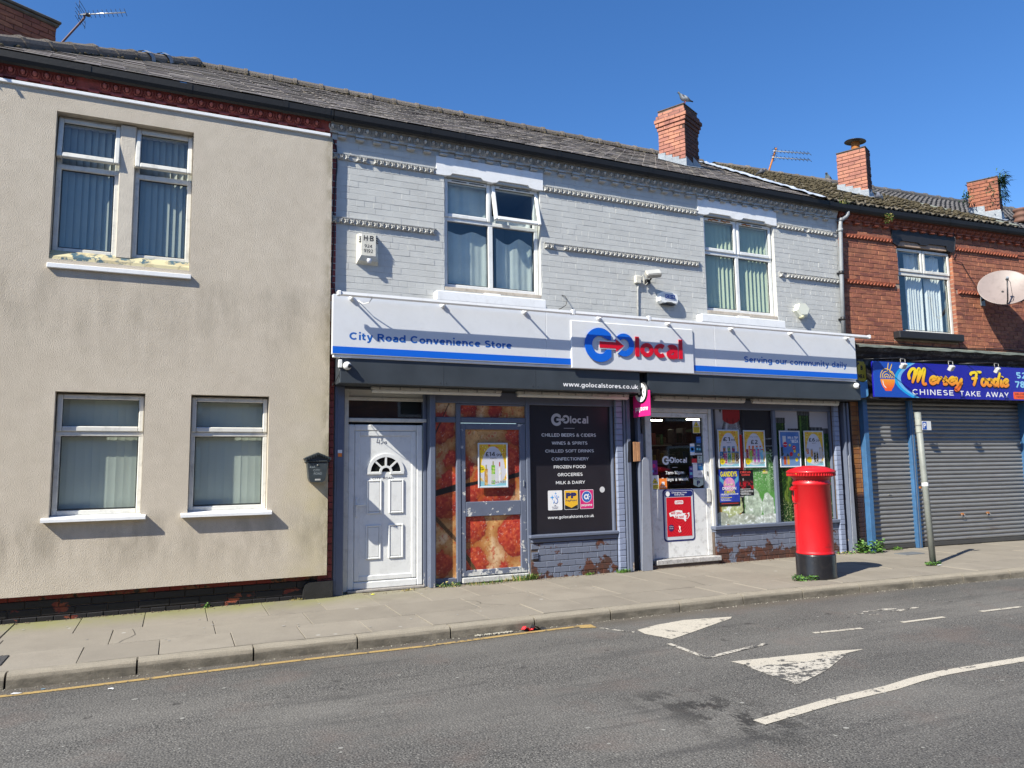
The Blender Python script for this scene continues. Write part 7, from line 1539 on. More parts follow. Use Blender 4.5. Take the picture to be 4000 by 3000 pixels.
disc(o, 6.842, 1.088, .038, yl - .0105, PRINT_W, 'badge'); text('Changing Lives', 6.915, 7.20, 1.088, 1.118, yl - .0095, PRINT_W, o, .015); text('Every Day', 6.97, 7.15, 1.056, 1.084, yl - .0095, PRINT_W, o, .015)
flat(o, rrect(6.965, 7.125, .93, .985, .015), yq, PRINT_W, 'label'); text('LOTTO', 6.98, 7.11, .942, .973, yq - .001, IN_R, o, .03)
flat(o, [(6.855, .80), (6.90, .815), (7.0, .84), (7.10, .83), (7.105, .79), (7.19, .785), (7.23, .80), (7.235, .75), (7.19, .69), (7.15, .66), (7.12, .70), (6.96, .72), (6.93, .755), (6.87, .745)], yq, PRINT_W, 'label')
text('will you', 6.885, 7.08, .765, .825, yq - .001, IN_R, o, .02); text('be next', 6.965, 7.125, .715, .762, yq - .001, IN_R, o, .015); text('?', 7.145, 7.215, .68, .785, yq - .001, IN_R, o, .04)
disc(o, 6.885, .575, .052, yq, ink('plum_ink', (.05, .01, .08)), 'badge'); text('Ask for a', 6.85, 6.92, .59, .607, yq - .001, PRINT_W, o); text('Lucky Dip', 6.848, 6.922, .558, .577, yq - .001, PRINT_W, o)
m = MB(); m.tube([(7.02, yq - .001, .53), (7.035, yq - .001, .505), (7.06, yq - .001, .51), (7.055, yq - .001, .54), (7.03, yq - .001, .60)], .004, 5); m.tube([(7.03, yq - .001, .545), (7.06, yq - .001, .59)], .004, 5); m.build('crossed_fingers', PRINT_W, o)

# grey plastic drainpipe at the party line
o = T('drainpipe', 'grey plastic drainpipe between the grey and the red brick buildings', 'drainpipe', (10.6, -.08, 3.6))
m = MB(); m.tube([(10.80, -.12, 6.0), (10.80, -.12, 5.94), (10.785, -.10, 5.90), (10.70, -.075, 5.84), (10.665, -.07, 5.80), (10.655, -.07, 5.72), (10.60, -.07, 4.7), (10.565, -.07, 3.68)], .036, 14); m.build('pipe', plain('grey_plastic_pipe', (.24, .255, .27), .45, .12, 5, dirt=.35), o)
for z, x in ((5.83, 10.672), (5.64, 10.652), (4.86, 10.609), (4.03, 10.578)):
    m = MB(); m.lathe([(.037, -.03), (.044, -.03), (.044, .03), (.037, .03)], (x, -.07, z), 14); m.box(x - .045, x + .045, -.03, -.002, z - .012, z + .012); m.build('bracket' if z < 5.5 else 'socket', BLACKP if z < 5.5 else plain('grey_plastic_pipe', (.24, .255, .27)), o)
#@@
# ---- takeaway sign
GB = ink('takeaway_indigo', (.012, .012, .30), .3); GB2 = ink('takeaway_blue', (.012, .07, .40), .3)
o = TR('takeaway_sign', 'indigo sign with orange script reading Mersey Foodie over Chinese Take Away', 'shop sign', (.26, -.3, 2.64))
MB().cbox(.26, 4.62, -.325, -.29, 2.64, 3.262, .003).build('sign_board', GB, o)
def arcpoly(xo, x1): 
    P = []; 
    for t in np.linspace(0, 1, 20).tolist(): z = 3.258 - t * .614; P.append((xo - x1 * (1 - (2 * t - 1.02) ** 2) + .09 * t, z))
    return P
A = [(x + (.0 if True else 0), z) for x, z in arcpoly(1.24, .40)]; Bq = [(x, z) for x, z in arcpoly(1.16, .40)]; Cq = [(x, z) for x, z in arcpoly(1.05, .36)]
m = MB()
for L_, yv, mt in ((A, -.3262, ink('pale_cyan_ink', (.14, .42, .72))), (Bq, -.3268, ink('cyan_band', (.01, .32, .68))), (Cq, -.3274, GB2)):
    mm = MB()
    for i in range(len(L_) - 1): mm.quad((.264, yv, L_[i][1]), (L_[i][0], yv, L_[i][1]), (L_[i + 1][0], yv, L_[i + 1][1]), (.264, yv, L_[i + 1][1]))
    mm.build('curved_band', mt, o)
nt_ = NT('script_gradient'); zz_ = nt_.xyz()[2]; SCR = nt_.done(nt_.mix(nt_.step(zz_, 2.78, 3.18), (.80, .13, .02), (.86, .66, .02)), .4)
BWL = NT('bowl_gradient'); zb_ = BWL.xyz()[2]; BWL = BWL.done(BWL.mix(BWL.step(zb_, 2.75, 3.05), (.80, .10, .02), (.84, .40, .03)), .4)
def ribbon(mb, pts, wd, y, close=False):
    P = []
    pts = [pts[0]] + pts + [pts[-1]]
    for i in range(1, len(pts) - 2):
        p0, p1, p2, p3 = [Vector(p) for p in pts[i - 1:i + 3]]
        for t in np.linspace(0, 1, 7)[:-1].tolist(): P.append(.5 * ((2 * p1) + (p2 - p0) * t + (2 * p0 - 5 * p1 + 4 * p2 - p3) * t * t + (3 * p1 - p0 - 3 * p2 + p3) * t ** 3))
    P.append(Vector(pts[-2])); n = len(P); L_ = []; R__ = []
    for i, p in enumerate(P):
        d = (P[min(n - 1, i + 1)] - P[max(0, i - 1)]).normalized(); nn_ = Vector((-d.y, d.x)); k = wd * (.75 + .25 * abs(d.y)) * .5 * min(1, .55 + min(i, n - 1 - i) * .25); L_.append(p + nn_ * k); R__.append(p - nn_ * k)
    for i in range(n - 1): mb.quad((L_[i].x, y, L_[i].y), (R__[i].x, y, R__[i].y), (R__[i + 1].x, y, R__[i + 1].y), (L_[i + 1].x, y, L_[i + 1].y))
GL = {'M': (2.15, [[(.0, .5), (-.14, 1.2), (.15, 1.95), (.48, 2.0), (.50, 1.4), (.28, .0)], [(.28, .2), (.65, 1.4), (.95, 2.1), (1.0, 1.6), (.82, .1)], [(.82, .2), (1.2, 1.4), (1.5, 2.1), (1.55, 1.7), (1.42, .35), (1.55, -.1), (1.85, .0)]]),
      'e': (.78, [[(.05, .45), (.45, .62), (.62, .88), (.42, 1.05), (.12, .75), (.10, .25), (.38, .0), (.80, .35)]]), 'r': (.68, [[(.0, .55), (.14, 1.0), (.12, .0)], [(.15, .4), (.38, .92), (.62, .85)]]),
      's': (.66, [[(.0, .3), (.38, 1.08), (.30, .75), (.52, .38), (.36, .0), (.02, .06)]]), 'y': (.80, [[(.0, .8), (.10, .98), (.12, .3), (.36, .10), (.68, .9)], [(.70, .98), (.55, .0), (.28, -.75), (.02, -.72), (.15, -.4), (.80, .3)]]),
      'F': (1.35, [[(-.15, 1.45), (.02, 1.80), (.5, 1.92), (1.35, 2.0)], [(.72, 1.9), (.52, .6), (.30, -.1)], [(.02, .95), (.5, 1.05), (.85, 1.1)]]),
      'o': (.80, [[(.42, 1.02), (.12, .85), (.06, .3), (.32, .0), (.60, .32), (.60, .8), (.40, 1.02), (.55, .9), (.85, .85)]]), 'd': (.95, [[(.60, .9), (.25, 1.02), (.05, .4), (.28, .0), (.62, .6)], [(.92, 2.05), (.66, .8), (.66, .1), (.85, -.05)]]),
      'i': (.42, [[(.18, 1.0), (.10, .25), (.25, .0), (.45, .2)], [(.30, 1.35), (.33, 1.5)]]), ' ': (.75, [])}
def script(word, x0, x1, zbase, xh, y, wd, mat, parent, dx=0, dz=0, grow=0):
    tot = sum(GL[c][0] for c in word); s = (x1 - x0) / tot; x = 0; m = MB(); k = 0
    for c in word:
        w_, st = GL[c]
        for p in st:
            ribbon(m, [(x0 + (x + a) * s + .22 * b * xh * .6 + dx, zbase + b * xh + dz) for a, b in p], wd + grow, y - k * .0003); k += 1
        x += w_
    return m.build('script_lettering', mat, parent)
for (wrd, a, b) in (('Mersey', 1.08, 2.36), ('Foodie', 2.58, 3.56)):
    script(wrd, a, b, 2.90, .125, -.3285, .066, PRINT_K, o, .010, -.008, .024); script(wrd, a, b, 2.90, .125, -.334, .066, SCR, o)
text('CHINESE', 1.135, 2.13, 2.695, 2.80, -.327, PRINT_W, o, .01, spacing=1.25); text('TAKE', 2.29, 2.81, 2.692, 2.795, -.327, PRINT_W, o, .01, spacing=1.25); text('AWAY', 2.945, 3.55, 2.69, 2.79, -.327, PRINT_W, o, .01, spacing=1.2)
LBL = ink('light_blue_digits', (.25, .55, .75)); text('52', 3.80, 4.07, 3.06, 3.18, -.327, LBL, o, .03); text('787', 3.75, 4.16, 2.88, 3.01, -.327, LBL, o, .03)
MB().prism(rrect(3.68, 4.5, 2.665, 2.80, .02), -.3275, -.326, 'y').build('label', BWL, o); text('DELIVERY SERVICE', 3.72, 4.42, 2.745, 2.78, -.3285, PRINT_K, o); text('NOW AVAILABLE', 3.76, 4.40, 2.69, 2.725, -.3285, PRINT_K, o)
m = MB(); cxb, czb = .58, 2.955   # noodle bowl
m.poly([(cxb + .165 * math.cos(t), -.3282, czb + .20 * math.sin(t) * (1 if math.sin(t) < 0 else 0)) for t in np.linspace(math.pi, 2 * math.pi, 16).tolist()]); m.quad((cxb - .075, -.3285, 2.75), (cxb + .075, -.3285, 2.75), (cxb + .085, -.3285, 2.79), (cxb - .085, -.3285, 2.79)); m.build('bowl_picture', BWL, o)
m = MB()
for r in (.145, .105, .065, .03): ribbon(m, [(cxb - .02 + r * math.cos(t), czb + .015 + r * 1.15 * math.sin(t)) for t in np.linspace(math.pi, 0, 7).tolist()], .016, -.3284 - r * .002)
ribbon(m, [(cxb + .06, czb + .11), (cxb + .10, czb + .14), (cxb + .15, czb + .08), (cxb + .155, czb + .02)], .016, -.3289); ribbon(m, [(cxb + .0, czb + .14), (cxb + .04, czb + .29)], .018, -.3290); ribbon(m, [(cxb + .05, czb + .13), (cxb + .12, czb + .27)], .018, -.3292); m.build('noodle_picture', ink('noodle_yellow', (.84, .55, .04)), o)
m = MB(); ribbon(m, [(cxb - .115, 2.93), (cxb - .10, 2.85), (cxb - .045, 2.80)], .018, -.3291); m.build('bowl_highlight', PRINT_W, o)
o = TR('old_fascia_sign', 'peeling yellow strip of an older sign beside the takeaway sign', 'old sign', (.1, -.2, 2.9)); MB().box(.02, .255, -.175, -.165, 2.92, 3.27).build('board', m_peel('peeling_yellow_sign', (.50, .38, .04), (.03, .03, .03), (.1, .08, .05), .58, 8), o)
text('B', .14, .19, 3.12, 3.20, -.177, PRINT_K, o, .04); text('MEA', .08, .22, 2.97, 3.05, -.177, PRINT_K, o, .04)
o = TR('torn_blue_board', 'broken pale blue board under the left end of the takeaway sign', 'board', (.15, -.2, 2.65)); MB().prism([(.03, 2.92), (.0, 2.92), (.06, 2.70), (.09, 2.63), (.20, 2.64), (.255, 2.68), (.25, 2.94), (.16, 2.90)], -.20, -.19, 'y').build('board', m_peel('peeling_pale_blue', (.10, .28, .52), (.45, .42, .36), (.3, .28, .22), .66, 8), o)
# three floodlights on rods
for (u, lb) in ((.62, 'floodlight on a rod over the noodle bowl picture'), (1.74, 'floodlight on a rod over the middle of the takeaway sign'), (2.88, 'floodlight on a rod over the word Foodie')):
    o = TR('sign_floodlight', lb, 'floodlight', (u, -.6, 3.15), 'floodlights on rods above the takeaway sign')
    MB().tube([(u - .48, -.26, 3.30), (u + .02, -.62, 3.29)], .008, 6).build('rod', BLACKP, o)
    m = MB(); m.tube([(u - .045, -.62, 3.27), (u - .055, -.63, 3.17)], .007, 5); m.tube([(u + .055, -.62, 3.27), (u + .055, -.63, 3.17)], .007, 5); m.tube([(u - .045, -.62, 3.27), (u + .055, -.62, 3.27)], .007, 5); m.build('yoke', STEEL, o)
    m = MB(); m.M = Matrix.Translation((u, -.63, 3.15)) @ Matrix.Rotation(R(35), 4, 'X') @ Matrix.Rotation(R(u * 7), 4, 'Z'); m.cbox(-.055, .055, -.035, .03, -.05, .045, .008); m.build('lamp_head', plain('pale_alloy', (.50, .50, .49), .45, .1, 9, dirt=.3), o)
    m = MB(); m.M = Matrix.Translation((u, -.63, 3.15)) @ Matrix.Rotation(R(35), 4, 'X') @ Matrix.Rotation(R(u * 7), 4, 'Z'); m.box(-.043, .043, .031, .034, -.035, .033); m.build('lamp_glass', BLACKP, o)
# satellite dish
o = TR('satellite_dish', 'large weathered oval satellite dish on the red brick wall', 'satellite dish', (3.48, 0, 4.4))
nd = Vector((-.62, -.60, .52)).normalized(); q = nd.to_track_quat('Z', 'Y').to_matrix().to_4x4(); m = MB(); m.M = Matrix.Translation((3.50, -.46, 4.77)) @ q
m.lathe([(0, -.085), (.12, -.078), (.24, -.056), (.34, -.025), (.42, .0), (.432, .004), (.436, -.004), (.42, -.012), (.34, -.037), (.24, -.068), (.12, -.09), (0, -.097)], (0, 0, 0), 48)
m.build('reflector', plain('pinkish_dish', (.25, .205, .19), .5, .08, 3, dirt=.3), o)
MB().tube([(3.50, -.01, 4.62), (3.50, -.30, 4.62), (3.52, -.42, 4.70)], .022, 8).build('wall_bracket', BLACKP, o); MB().cbox(3.44, 3.56, -.02, -.002, 4.50, 4.74, .004).build('wall_plate', STEEL, o)
foot = Vector((3.50, -.46, 4.77)) + q.to_3x3() @ Vector((0, -.42, 0)); foot = min([Vector((3.50, -.46, 4.77)) + q.to_3x3() @ Vector((.42 * math.cos(t), .42 * math.sin(t), 0)) for t in np.linspace(0, 6.28, 60).tolist()], key=lambda v: v.z)
head = Vector((3.50, -.46, 4.77)) + nd * .42 + Vector((0, 0, -.14)); m = MB(); m.tube([tuple(foot), tuple(foot + nd * .10), tuple(head)], .013, 6); m.build('feed_arm', BLACKP, o)
m = MB(); m.tube([tuple(head - nd * .02), tuple(head + nd * .05)], [.028, .02], 10); m.build('feed_horn', LEAD, o); m = MB(); m.tube([tuple(head), tuple(head + Vector((.07, 0, -.05))), tuple(foot + Vector((.10, -.05, .06))), tuple(foot)], .004, 5); m.build('feed_cable', BLACKP, o)
tag(MB().tube([tuple(RM @ Vector(p)) for p in ((2.80, -.05, 5.88), (2.84, -.06, 5.75), (2.80, -.05, 5.55), (2.78, -.03, 5.42), (2.86, -.02, 5.34), (3.0, -.02, 5.32), (3.2, -.02, 5.05), (3.36, -.05, 4.80), (3.44, -.2, 4.72))], .006, 6).build('dish_cable', BLACKP), 'black cable running down from the gutter to the satellite dish', 'cable')
tag(MB().tube([tuple(RM @ Vector((x, -.012 - (.17 if 1.1 < x < 2.85 else 0) * 0, 3.655 + .02 * math.sin(x * 2)))) for x in np.linspace(.05, 4.9, 30).tolist()], .007, 6).build('wall_cable', BLACKP), 'black cable clipped along the red brick above the takeaway cornice', 'cable')
# ------------------------------------------------------------------ pillar box
PX, PY = 7.93, -1.68
o = T('pillar_box', 'red cylindrical pillar box with black base standing near the kerb', 'pillar box', (PX, PY, 0))
BBK = plain('black_base_gloss', (.012, .012, .014), .28, .2, 5, bump=.1, dirt=.12)
m = MB(); m.lathe([(.0, -.02), (.262, -.02), (.262, .02), (.256, .04), (.256, .300), (.250, .318), (.0, .318)], (PX, PY, 0), 56); m.build('base', BBK, o)
m = MB(); m.lathe([(.0, .315), (.246, .315), (.248, .330), (.240, .345), (.238, .36), (.236, 1.225), (.248, 1.235), (.250, 1.262), (.240, 1.275), (.236, 1.31), (.252, 1.335), (.285, 1.352), (.0, 1.352)], (PX, PY, 0), 64); body = m.build('body', PILLAR_RED, o)
m = MB(); m.lathe([(.0, 1.350), (.290, 1.350), (.302, 1.358), (.304, 1.392), (.316, 1.398), (.320, 1.410), (.314, 1.422), (.27, 1.448), (.18, 1.478), (.09, 1.492), (.0, 1.496)], (PX, PY, 0), 64); cap = m.build('cap', PILLAR_RED, o)
m = MB()
for k in range(52):
    a = 2 * math.pi * k / 52; m.M = Matrix.Translation((PX + .305 * math.cos(a), PY + .305 * math.sin(a), 1.375)) @ Matrix.Rotation(a, 4, 'Z'); m.cbox(-.008, .010, -.010, .010, -.020, .020, .006)
m.M = None; m.build('dentil_ring', PILLAR_RED, cap, kind='stuff')
def curved_plate(mb, r0, r1, a0, a1, z0, z1, n=12):
    for k in range(n):
        a, b = a0 + (a1 - a0) * k / n, a0 + (a1 - a0) * (k + 1) / n; c = [(PX + r * math.cos(t), PY + r * math.sin(t)) for r, t in ((r0, a), (r1, a), (r1, b), (r0, b))]; mb.prism(c, z0, z1, 'z')
ang = R(144)   # aperture looks away to the left
m = MB(); curved_plate(m, .230, .262, ang - .42, ang + .42, 1.195, 1.215); curved_plate(m, .230, .285, ang - .40, ang + .40, 1.165, 1.195); curved_plate(m, .23, .262, ang - .42, ang - .36, 1.02, 1.165, 2); curved_plate(m, .23, .262, ang + .36, ang + .42, 1.02, 1.165, 2); curved_plate(m, .23, .252, ang - .42, ang + .42, .995, 1.02); m.build('aperture_hood', PILLAR_RED, body)
m = MB(); curved_plate(m, .230, .2385, ang - .34, ang + .34, 1.10, 1.155); m.build('slot', BLACKP, body)
m = MB(); curved_plate(m, .230, .2405, ang - .46, ang + .46, .42, .98, 16); m.build('collection_door', PILLAR_RED, body)
# founder's marks, cast letters
def on_cyl(txt, a0, width, z0, z1, r, mat, parent):
    t_ = text(txt, -width / 2, width / 2, z0, z1, 0, mat, parent, .02, 'cast_lettering'); me = t_.data
    for v in me.vertices:
        a = a0 + v.co.x / r; v.co = (PX + r * math.cos(a), PY + r * math.sin(a), v.co.z)
on_cyl('22', R(-92), .03, .445, .462, .2395, plain('red_relief', (.34, .02, .02), .5), body); on_cyl('MILLETT', R(-92), .10, .41, .432, .2395, plain('red_relief', (.34, .02, .02)), body)

# ------------------------------------------------------------------ parking sign on its post
o = T('parking_sign_post', 'slim galvanised post with a small blue P parking sign and white tape band', 'sign post', (10.363, -1.60, 0))
PG = plain('galvanised_post', (.22, .235, .215), .55, .15, 6, bump=.1, dirt=.3)
m = MB(); m.tube([(10.363, -1.60, -.02), (10.310, -1.60, 1.2), (10.262, -1.60, 2.27)], .044, 20); pl_ = m.build('pole', PG, o)
m = MB(); m.lathe([(.0455, 0), (.0462, .14), (.0455, .30)], (10.269, -1.60, 1.965), 20); m.build('pale_sleeve', plain('pale_paint_band', (.33, .34, .30), .6, dirt=.3), pl_); m = MB(); m.lathe([(.046, .0), (.044, .008), (.0, .012)], (10.262, -1.60, 2.265), 20); m.build('post_cap', PG, pl_)
m = MB(); m.lathe([(.0463, 0), (.0468, .03), (.0463, .055)], (10.312, -1.60, 1.16), 20); m.build('tape_band', PRINT_W, pl_)
m = MB(); m.cbox(10.255, 10.455, -1.668, -1.664, 2.0, 2.135, .0015); pp = m.build('sign_plate', plain('white_sign_plate', (.72, .73, .72), .4, dirt=.1), o)
m = MB(); m.box(10.26, 10.45, -1.663, -1.657, 2.04, 2.10); m.lathe([(.047, .0), (.049, .02)], (10.27, -1.60, 2.06), 16); m.build('clamp', STEEL, o)
MB().prism(rrect(10.262, 10.352, 2.008, 2.127, .008), -1.6695, -1.6685, 'y').build('blue_square', ink('parking_blue', (.01, .08, .40)), pp); text('P', 10.28, 10.335, 2.028, 2.108, -1.6702, PRINT_W, pp, .04)

# ------------------------------------------------------------------ roof aerials
def rod(mb, a, b, r, n=6): mb.tube([tuple(a), tuple(b)], r, n)
o = T('tv_aerial', 'television aerial on a leaning mast behind the leftmost ridge tiles', 'TV aerial', (-1.83, 3.2, 7.6))
m = MB(); m.tube([(-2.0, 3.25, 7.62), (-1.83, 3.1, 7.93), (-1.495, 2.95, 8.38), (-1.490, 2.95, 8.46)], .016, 8); m.build('mast', plain('brown_painted_mast', (.10, .05, .06), .6), o)
bd = Vector((.63, -.30, .02)); b0 = Vector((-1.55, 2.95, 8.43)); m = MB(); rod(m, b0, b0 + bd, .010); m.build('boom', plain('bright_alloy', (.65, .65, .62), .3, metal=.6), o)
en = Vector((.02, .10, -.075)).normalized() if False else Vector((.32, .52, -.62)).normalized(); m = MB()
for k in range(9): c = b0 + bd * (.22 + .78 * k / 8.0); rod(m, c - en * .055, c + en * .055, .0035, 5)
m.build('directors', BLACKP, o, kind='stuff')
m = MB(); rz_ = Vector((0, 0, 1)); c = b0 + bd * .05
for s_ in (-1, 1):
    A_ = c - Vector((.06, 0, 0)) + rz_ * .0
    for k in range(4): q0 = c + Vector((-.05 + .055 * (k % 2), .0, .0)) + rz_ * s_ * (.03 + .035 * k); rod(m, q0 - Vector((.035, .07, -.03)), q0 + Vector((.035, .07, -.03)), .0035, 5)
    for e in (-1, 1): rod(m, c + Vector((.035, .07, -.03)) * e + rz_ * s_ * .02, c + Vector((.035, .07, -.03)) * e + rz_ * s_ * .15, .004, 5)
m.build('reflector', BLACKP, o); m = MB(); m.cbox(b0.x + .08, b0.x + .14, b0.y - .07, b0.y - .01, b0.z - .02, b0.z + .025, .01); m.build('balun_box', BLACKP, o)
o = T('tv_aerial', 'rusty mast with two parallel aerials between the two right hand chimneys', 'TV aerial', (12.5, 3.55, 8.1))
m = MB(); m.tube([(12.50, 3.6, 8.1), (12.64, 3.6, 8.42), (12.92, 3.6, 9.06)], .022, 8); m.build('mast', plain('rusty_iron', (.33, .12, .025), .85), o)
for (z0_, xx) in ((8.965, 12.84), (8.80, 12.79)):
    a_, b_ = Vector((xx - .03, 3.58, z0_)), Vector((13.91, 3.52, z0_ + .10)); m = MB(); rod(m, a_, b_, .013); bm_ = m.build('boom', plain('bright_alloy', (.65, .65, .62), .3), o); m = MB()
    for k in range(9): c = a_.lerp(b_, .16 + .84 * k / 8); rod(m, c + Vector((.0, -.06, -.07)), c + Vector((.0, .06, .07)), .006, 5)
    m.build('directors', BLACKP, bm_, kind='stuff')
    m = MB(); c = a_.lerp(b_, .04)
    for k in range(4): rod(m, c + Vector((0, -.10, -.08 + .05 * k)), c + Vector((0, .10, -.08 + .05 * k)), .004, 5)
    rod(m, c + Vector((0, 0, -.1)), c + Vector((0, 0, .1)), .006); m.build('reflector', BLACKP, bm_)

# ------------------------------------------------------------------ pigeons
FEATH = attrmat('pigeon_feathers', .8, .2)
def pigeon(loc, rz, label, s=1.0, hunched=False, dark=False):
    o = thing('pigeon', label, 'pigeon', loc, rz, 'pigeons on the roofs', local=True)
    P = [(-.155, .008, .012, .045), (-.11, .02, .012, .058), (-.06, .045, .036, .085), (-.01, .058, .052, .10), (.04, .055, .056, .118), (.07, .045, .048, .142), (.085, .030, .032, .170), (.092, .024, .026, .190), (.098, .024, .026, .205), (.110, .018, .020, .212), (.125, .006, .006, .210), (.142, .002, .002, .204)]
    if hunched: P = [(x * .9, w_, h_, z if x < .05 else .11 + (z - .118) * .45) for x, w_, h_, z in P]
    n = 14; vs = []; cs = []
    for i, (x, wy, hz, zc) in enumerate(P):
        for k in range(n):
            t = 2 * math.pi * k / n; vs.append((x * s, wy * math.cos(t) * s * 1.1, (zc + hz * math.sin(t)) * s))
            if i <= 1: c = (.05, .055, .065)
            elif x >= .06 and x < .1: c = (.10, .13, .14) if zc > .15 else (.17, .18, .22)
            elif i >= len(P) - 3: c = (.05, .05, .05) if i > len(P) - 3 else (.12, .13, .15)
            else: c = (.36, .39, .43) if not dark else (.12, .125, .14)
            if i in (2, 4) and math.sin(t) > -.2 and abs(math.cos(t)) > .35: c = (.03, .03, .035)
            cs.append((*c, 1))
    fs = [(i * n + k, i * n + (k + 1) % n, (i + 1) * n + (k + 1) % n, (i + 1) * n + k) for i in range(len(P) - 1) for k in range(n)] + [tuple(range(n)), tuple(range(len(vs) - n, len(vs)))]
    m = MB(); m.add(vs, fs, True); me = m.mesh('body', FEATH); at = me.color_attributes.new('Col', 'FLOAT_COLOR', 'POINT'); at.data.foreach_set('color', [v for c in cs for v in c]); obj('body', me, o)
    for sd_ in (-1, 1):
        m = MB(); m.tube([(-.005 * s, .02 * sd_ * s, .07 * s), (.0, .022 * sd_ * s, .0)], .005 * s, 5); m.tube([(.03 * s, .03 * sd_ * s, .002), (.0, .022 * sd_ * s, .004), (-.012 * s, .02 * sd_ * s, .002)], .004 * s, 5); m.build('leg', plain('pigeon_leg', (.35, .08, .07), .6), o)
        m = MB(); m.lathe([(0, -.004), (.004, -.003), (.005, 0)], (.104 * s, .026 * sd_ * s, .212 * s if not hunched else .158 * s), 8, True, 'y'); m.build('eye', plain('pigeon_eye', (.3, .07, .01), .3), o)
    return o
pigeon((8.66, 1.60, 8.398), R(160), 'pale grey pigeon with black wing bars on top of the nearest chimney', 1.05)
pigeon((14.35, 4.0 - .62, 8.30), R(200), 'dark grey pigeon sitting on the mossy tiles near the ridge', 1.15, dark=True)
pigeon((11.05, 2.2, rz_at(2.2) + .05), R(-30), 'dark hunched pigeon beside the silver flashing tape', 1.0, True, True)
pigeon((12.52, .58, rz_at(.62) + .08), R(185), 'grey pigeon crouching at the foot of the capped chimney', 1.1, True)

# ------------------------------------------------------------------ weeds and litter
def tuft(name, label, cat, loc, n, r, h, mats, group=None, blade=.006, lean=.7, leafy=False, rot=0):
    o = T(name, label, cat, loc, group)
    for mi, mt in enumerate(mats):
        m = MB()
        for i in range(n // len(mats)):
            a = random.random() * 6.283; rr = r * math.sqrt(random.random()); x = loc[0] + rr * math.cos(a); y = loc[1] + rr * .35 * math.sin(a); z = loc[2]
            ll = h * random.uniform(.4, 1.0); dx_ = math.cos(a) * lean * random.uniform(.2, 1); dy_ = math.sin(a) * lean * random.uniform(.2, .8) - .1
            if not leafy:
                q = [Vector((x, y, z)), Vector((x + dx_ * ll * .4, y + dy_ * ll * .4, z + ll * .65)), Vector((x + dx_ * ll, y + dy_ * ll, z + ll * random.uniform(.6, 1)))]; sd2 = Vector((-dy_, dx_, 0)); sd2 = (sd2.normalized() if sd2.length > 0 else Vector((1, 0, 0))) * blade * .5
                m.add([tuple(q[0] - sd2), tuple(q[0] + sd2), tuple(q[1] + sd2), tuple(q[1] - sd2), tuple(q[2])], [(0, 1, 2, 3), (3, 2, 4)])
            else:
                c = Vector((x + dx_ * ll * .6, y + dy_ * ll * .6, z + ll * random.random())); s_ = blade * random.uniform(.6, 1.5)
                M_ = Matrix.Translation(c) @ Matrix.Rotation(random.random() * 6.28, 4, 'Z') @ Matrix.Rotation(random.uniform(-1.1, 1.1), 4, 'X') @ Matrix.Rotation(random.uniform(-.6, .6), 4, 'Y')
                p_ = [M_ @ Vector(v) for v in ((-s_, 0, 0), (-s_ * .3, -s_ * .55, s_ * .15), (s_ * .6, -s_ * .5, 0), (s_ * 1.3, 0, -s_ * .25), (s_ * .6, s_ * .5, 0), (-s_ * .3, s_ * .55, s_ * .15))]; m.poly([tuple(v) for v in p_])
        m.build('leaves' if leafy else 'blades', mt, o, kind='stuff')
    return o
WG = 'weeds at the foot of the shopfront'
tuft('weed_tuft', 'dry yellow grass along the sill of the pizza print door', 'weeds', (3.85, .0, .0), 190, .34, .07, [STRAW, LEAF], WG, lean=.9)
tuft('weed_tuft', 'larger yellow green grass tuft at the right foot of the pizza print door', 'weeds', (4.38, .02, .0), 260, .20, .12, [STRAW, LEAF, LEAF], WG, lean=.8)
tuft('weed_tuft', 'low dark green weeds left of the pizza print door', 'weeds', (3.28, .0, .0), 160, .17, .07, [LEAF_D, LEAF, STRAW], WG, blade=.012, leafy=True)
tuft('weed_tuft', 'scrap of dry grass in front of the white panelled door', 'weeds', (2.72, -.02, .0), 70, .12, .03, [STRAW], WG)
tuft('weed_tuft', 'tiny green weed under the middle of the brick stall riser', 'weeds', (5.38, .0, .0), 60, .08, .05, [LEAF], WG)
tuft('weed_tuft', 'short bright green grass at the foot of the pale brick pilaster', 'weeds', (5.93, -.04, .0), 150, .12, .07, [LEAF], WG, lean=.5)
tuft('weed_tuft', 'leafy green weed bush at the corner by the blue shutter post', 'weeds', tuple(RM @ Vector((.16, -.10, .0))), 520, .24, .24, [LEAF, LEAF_D, LEAF], WG, blade=.020, lean=1.0, leafy=True)
tuft('weed_tuft', 'small green weed in front of the narrow shutter', 'weeds', tuple(RM @ Vector((.85, -.02, .0))), 70, .12, .05, [LEAF], WG, blade=.014, leafy=True)
tuft('weed_tuft', 'spreading low green weed at the left foot of the pillar box', 'weeds', (PX - .26, PY - .10, .002), 420, .26, .07, [LEAF, LEAF_D], None, blade=.014, lean=.8, leafy=True)
tuft('weed_tuft', 'green weed at the base of the parking sign post', 'weeds', (10.27, -1.66, .002), 170, .15, .06, [LEAF, LEAF_D], None, blade=.013, leafy=True)
tuft('weed_tuft', 'straggly pale weed and dry leaves by the end pilaster', 'weeds', (10.36, -.06, .0), 120, .22, .05, [STRAW, LEAF], WG, blade=.012, leafy=True)
tuft('weed_tuft', 'tiny green sprout at the foot of the cream house plinth', 'weeds', (.37, -.03, .0), 24, .03, .06, [LEAF], None, blade=.010, leafy=True)
tuft('weed_tuft', 'dry yellow grass beside the black brick stub', 'weeds', (1.38, -.03, .0), 60, .10, .03, [STRAW], None)
tuft('gutter_grass', 'dry yellow grass growing in the gutter above the drainpipe', 'weeds', (10.72, -.12, 6.09), 120, .16, .13, [STRAW, LEAF], None, lean=1.0)
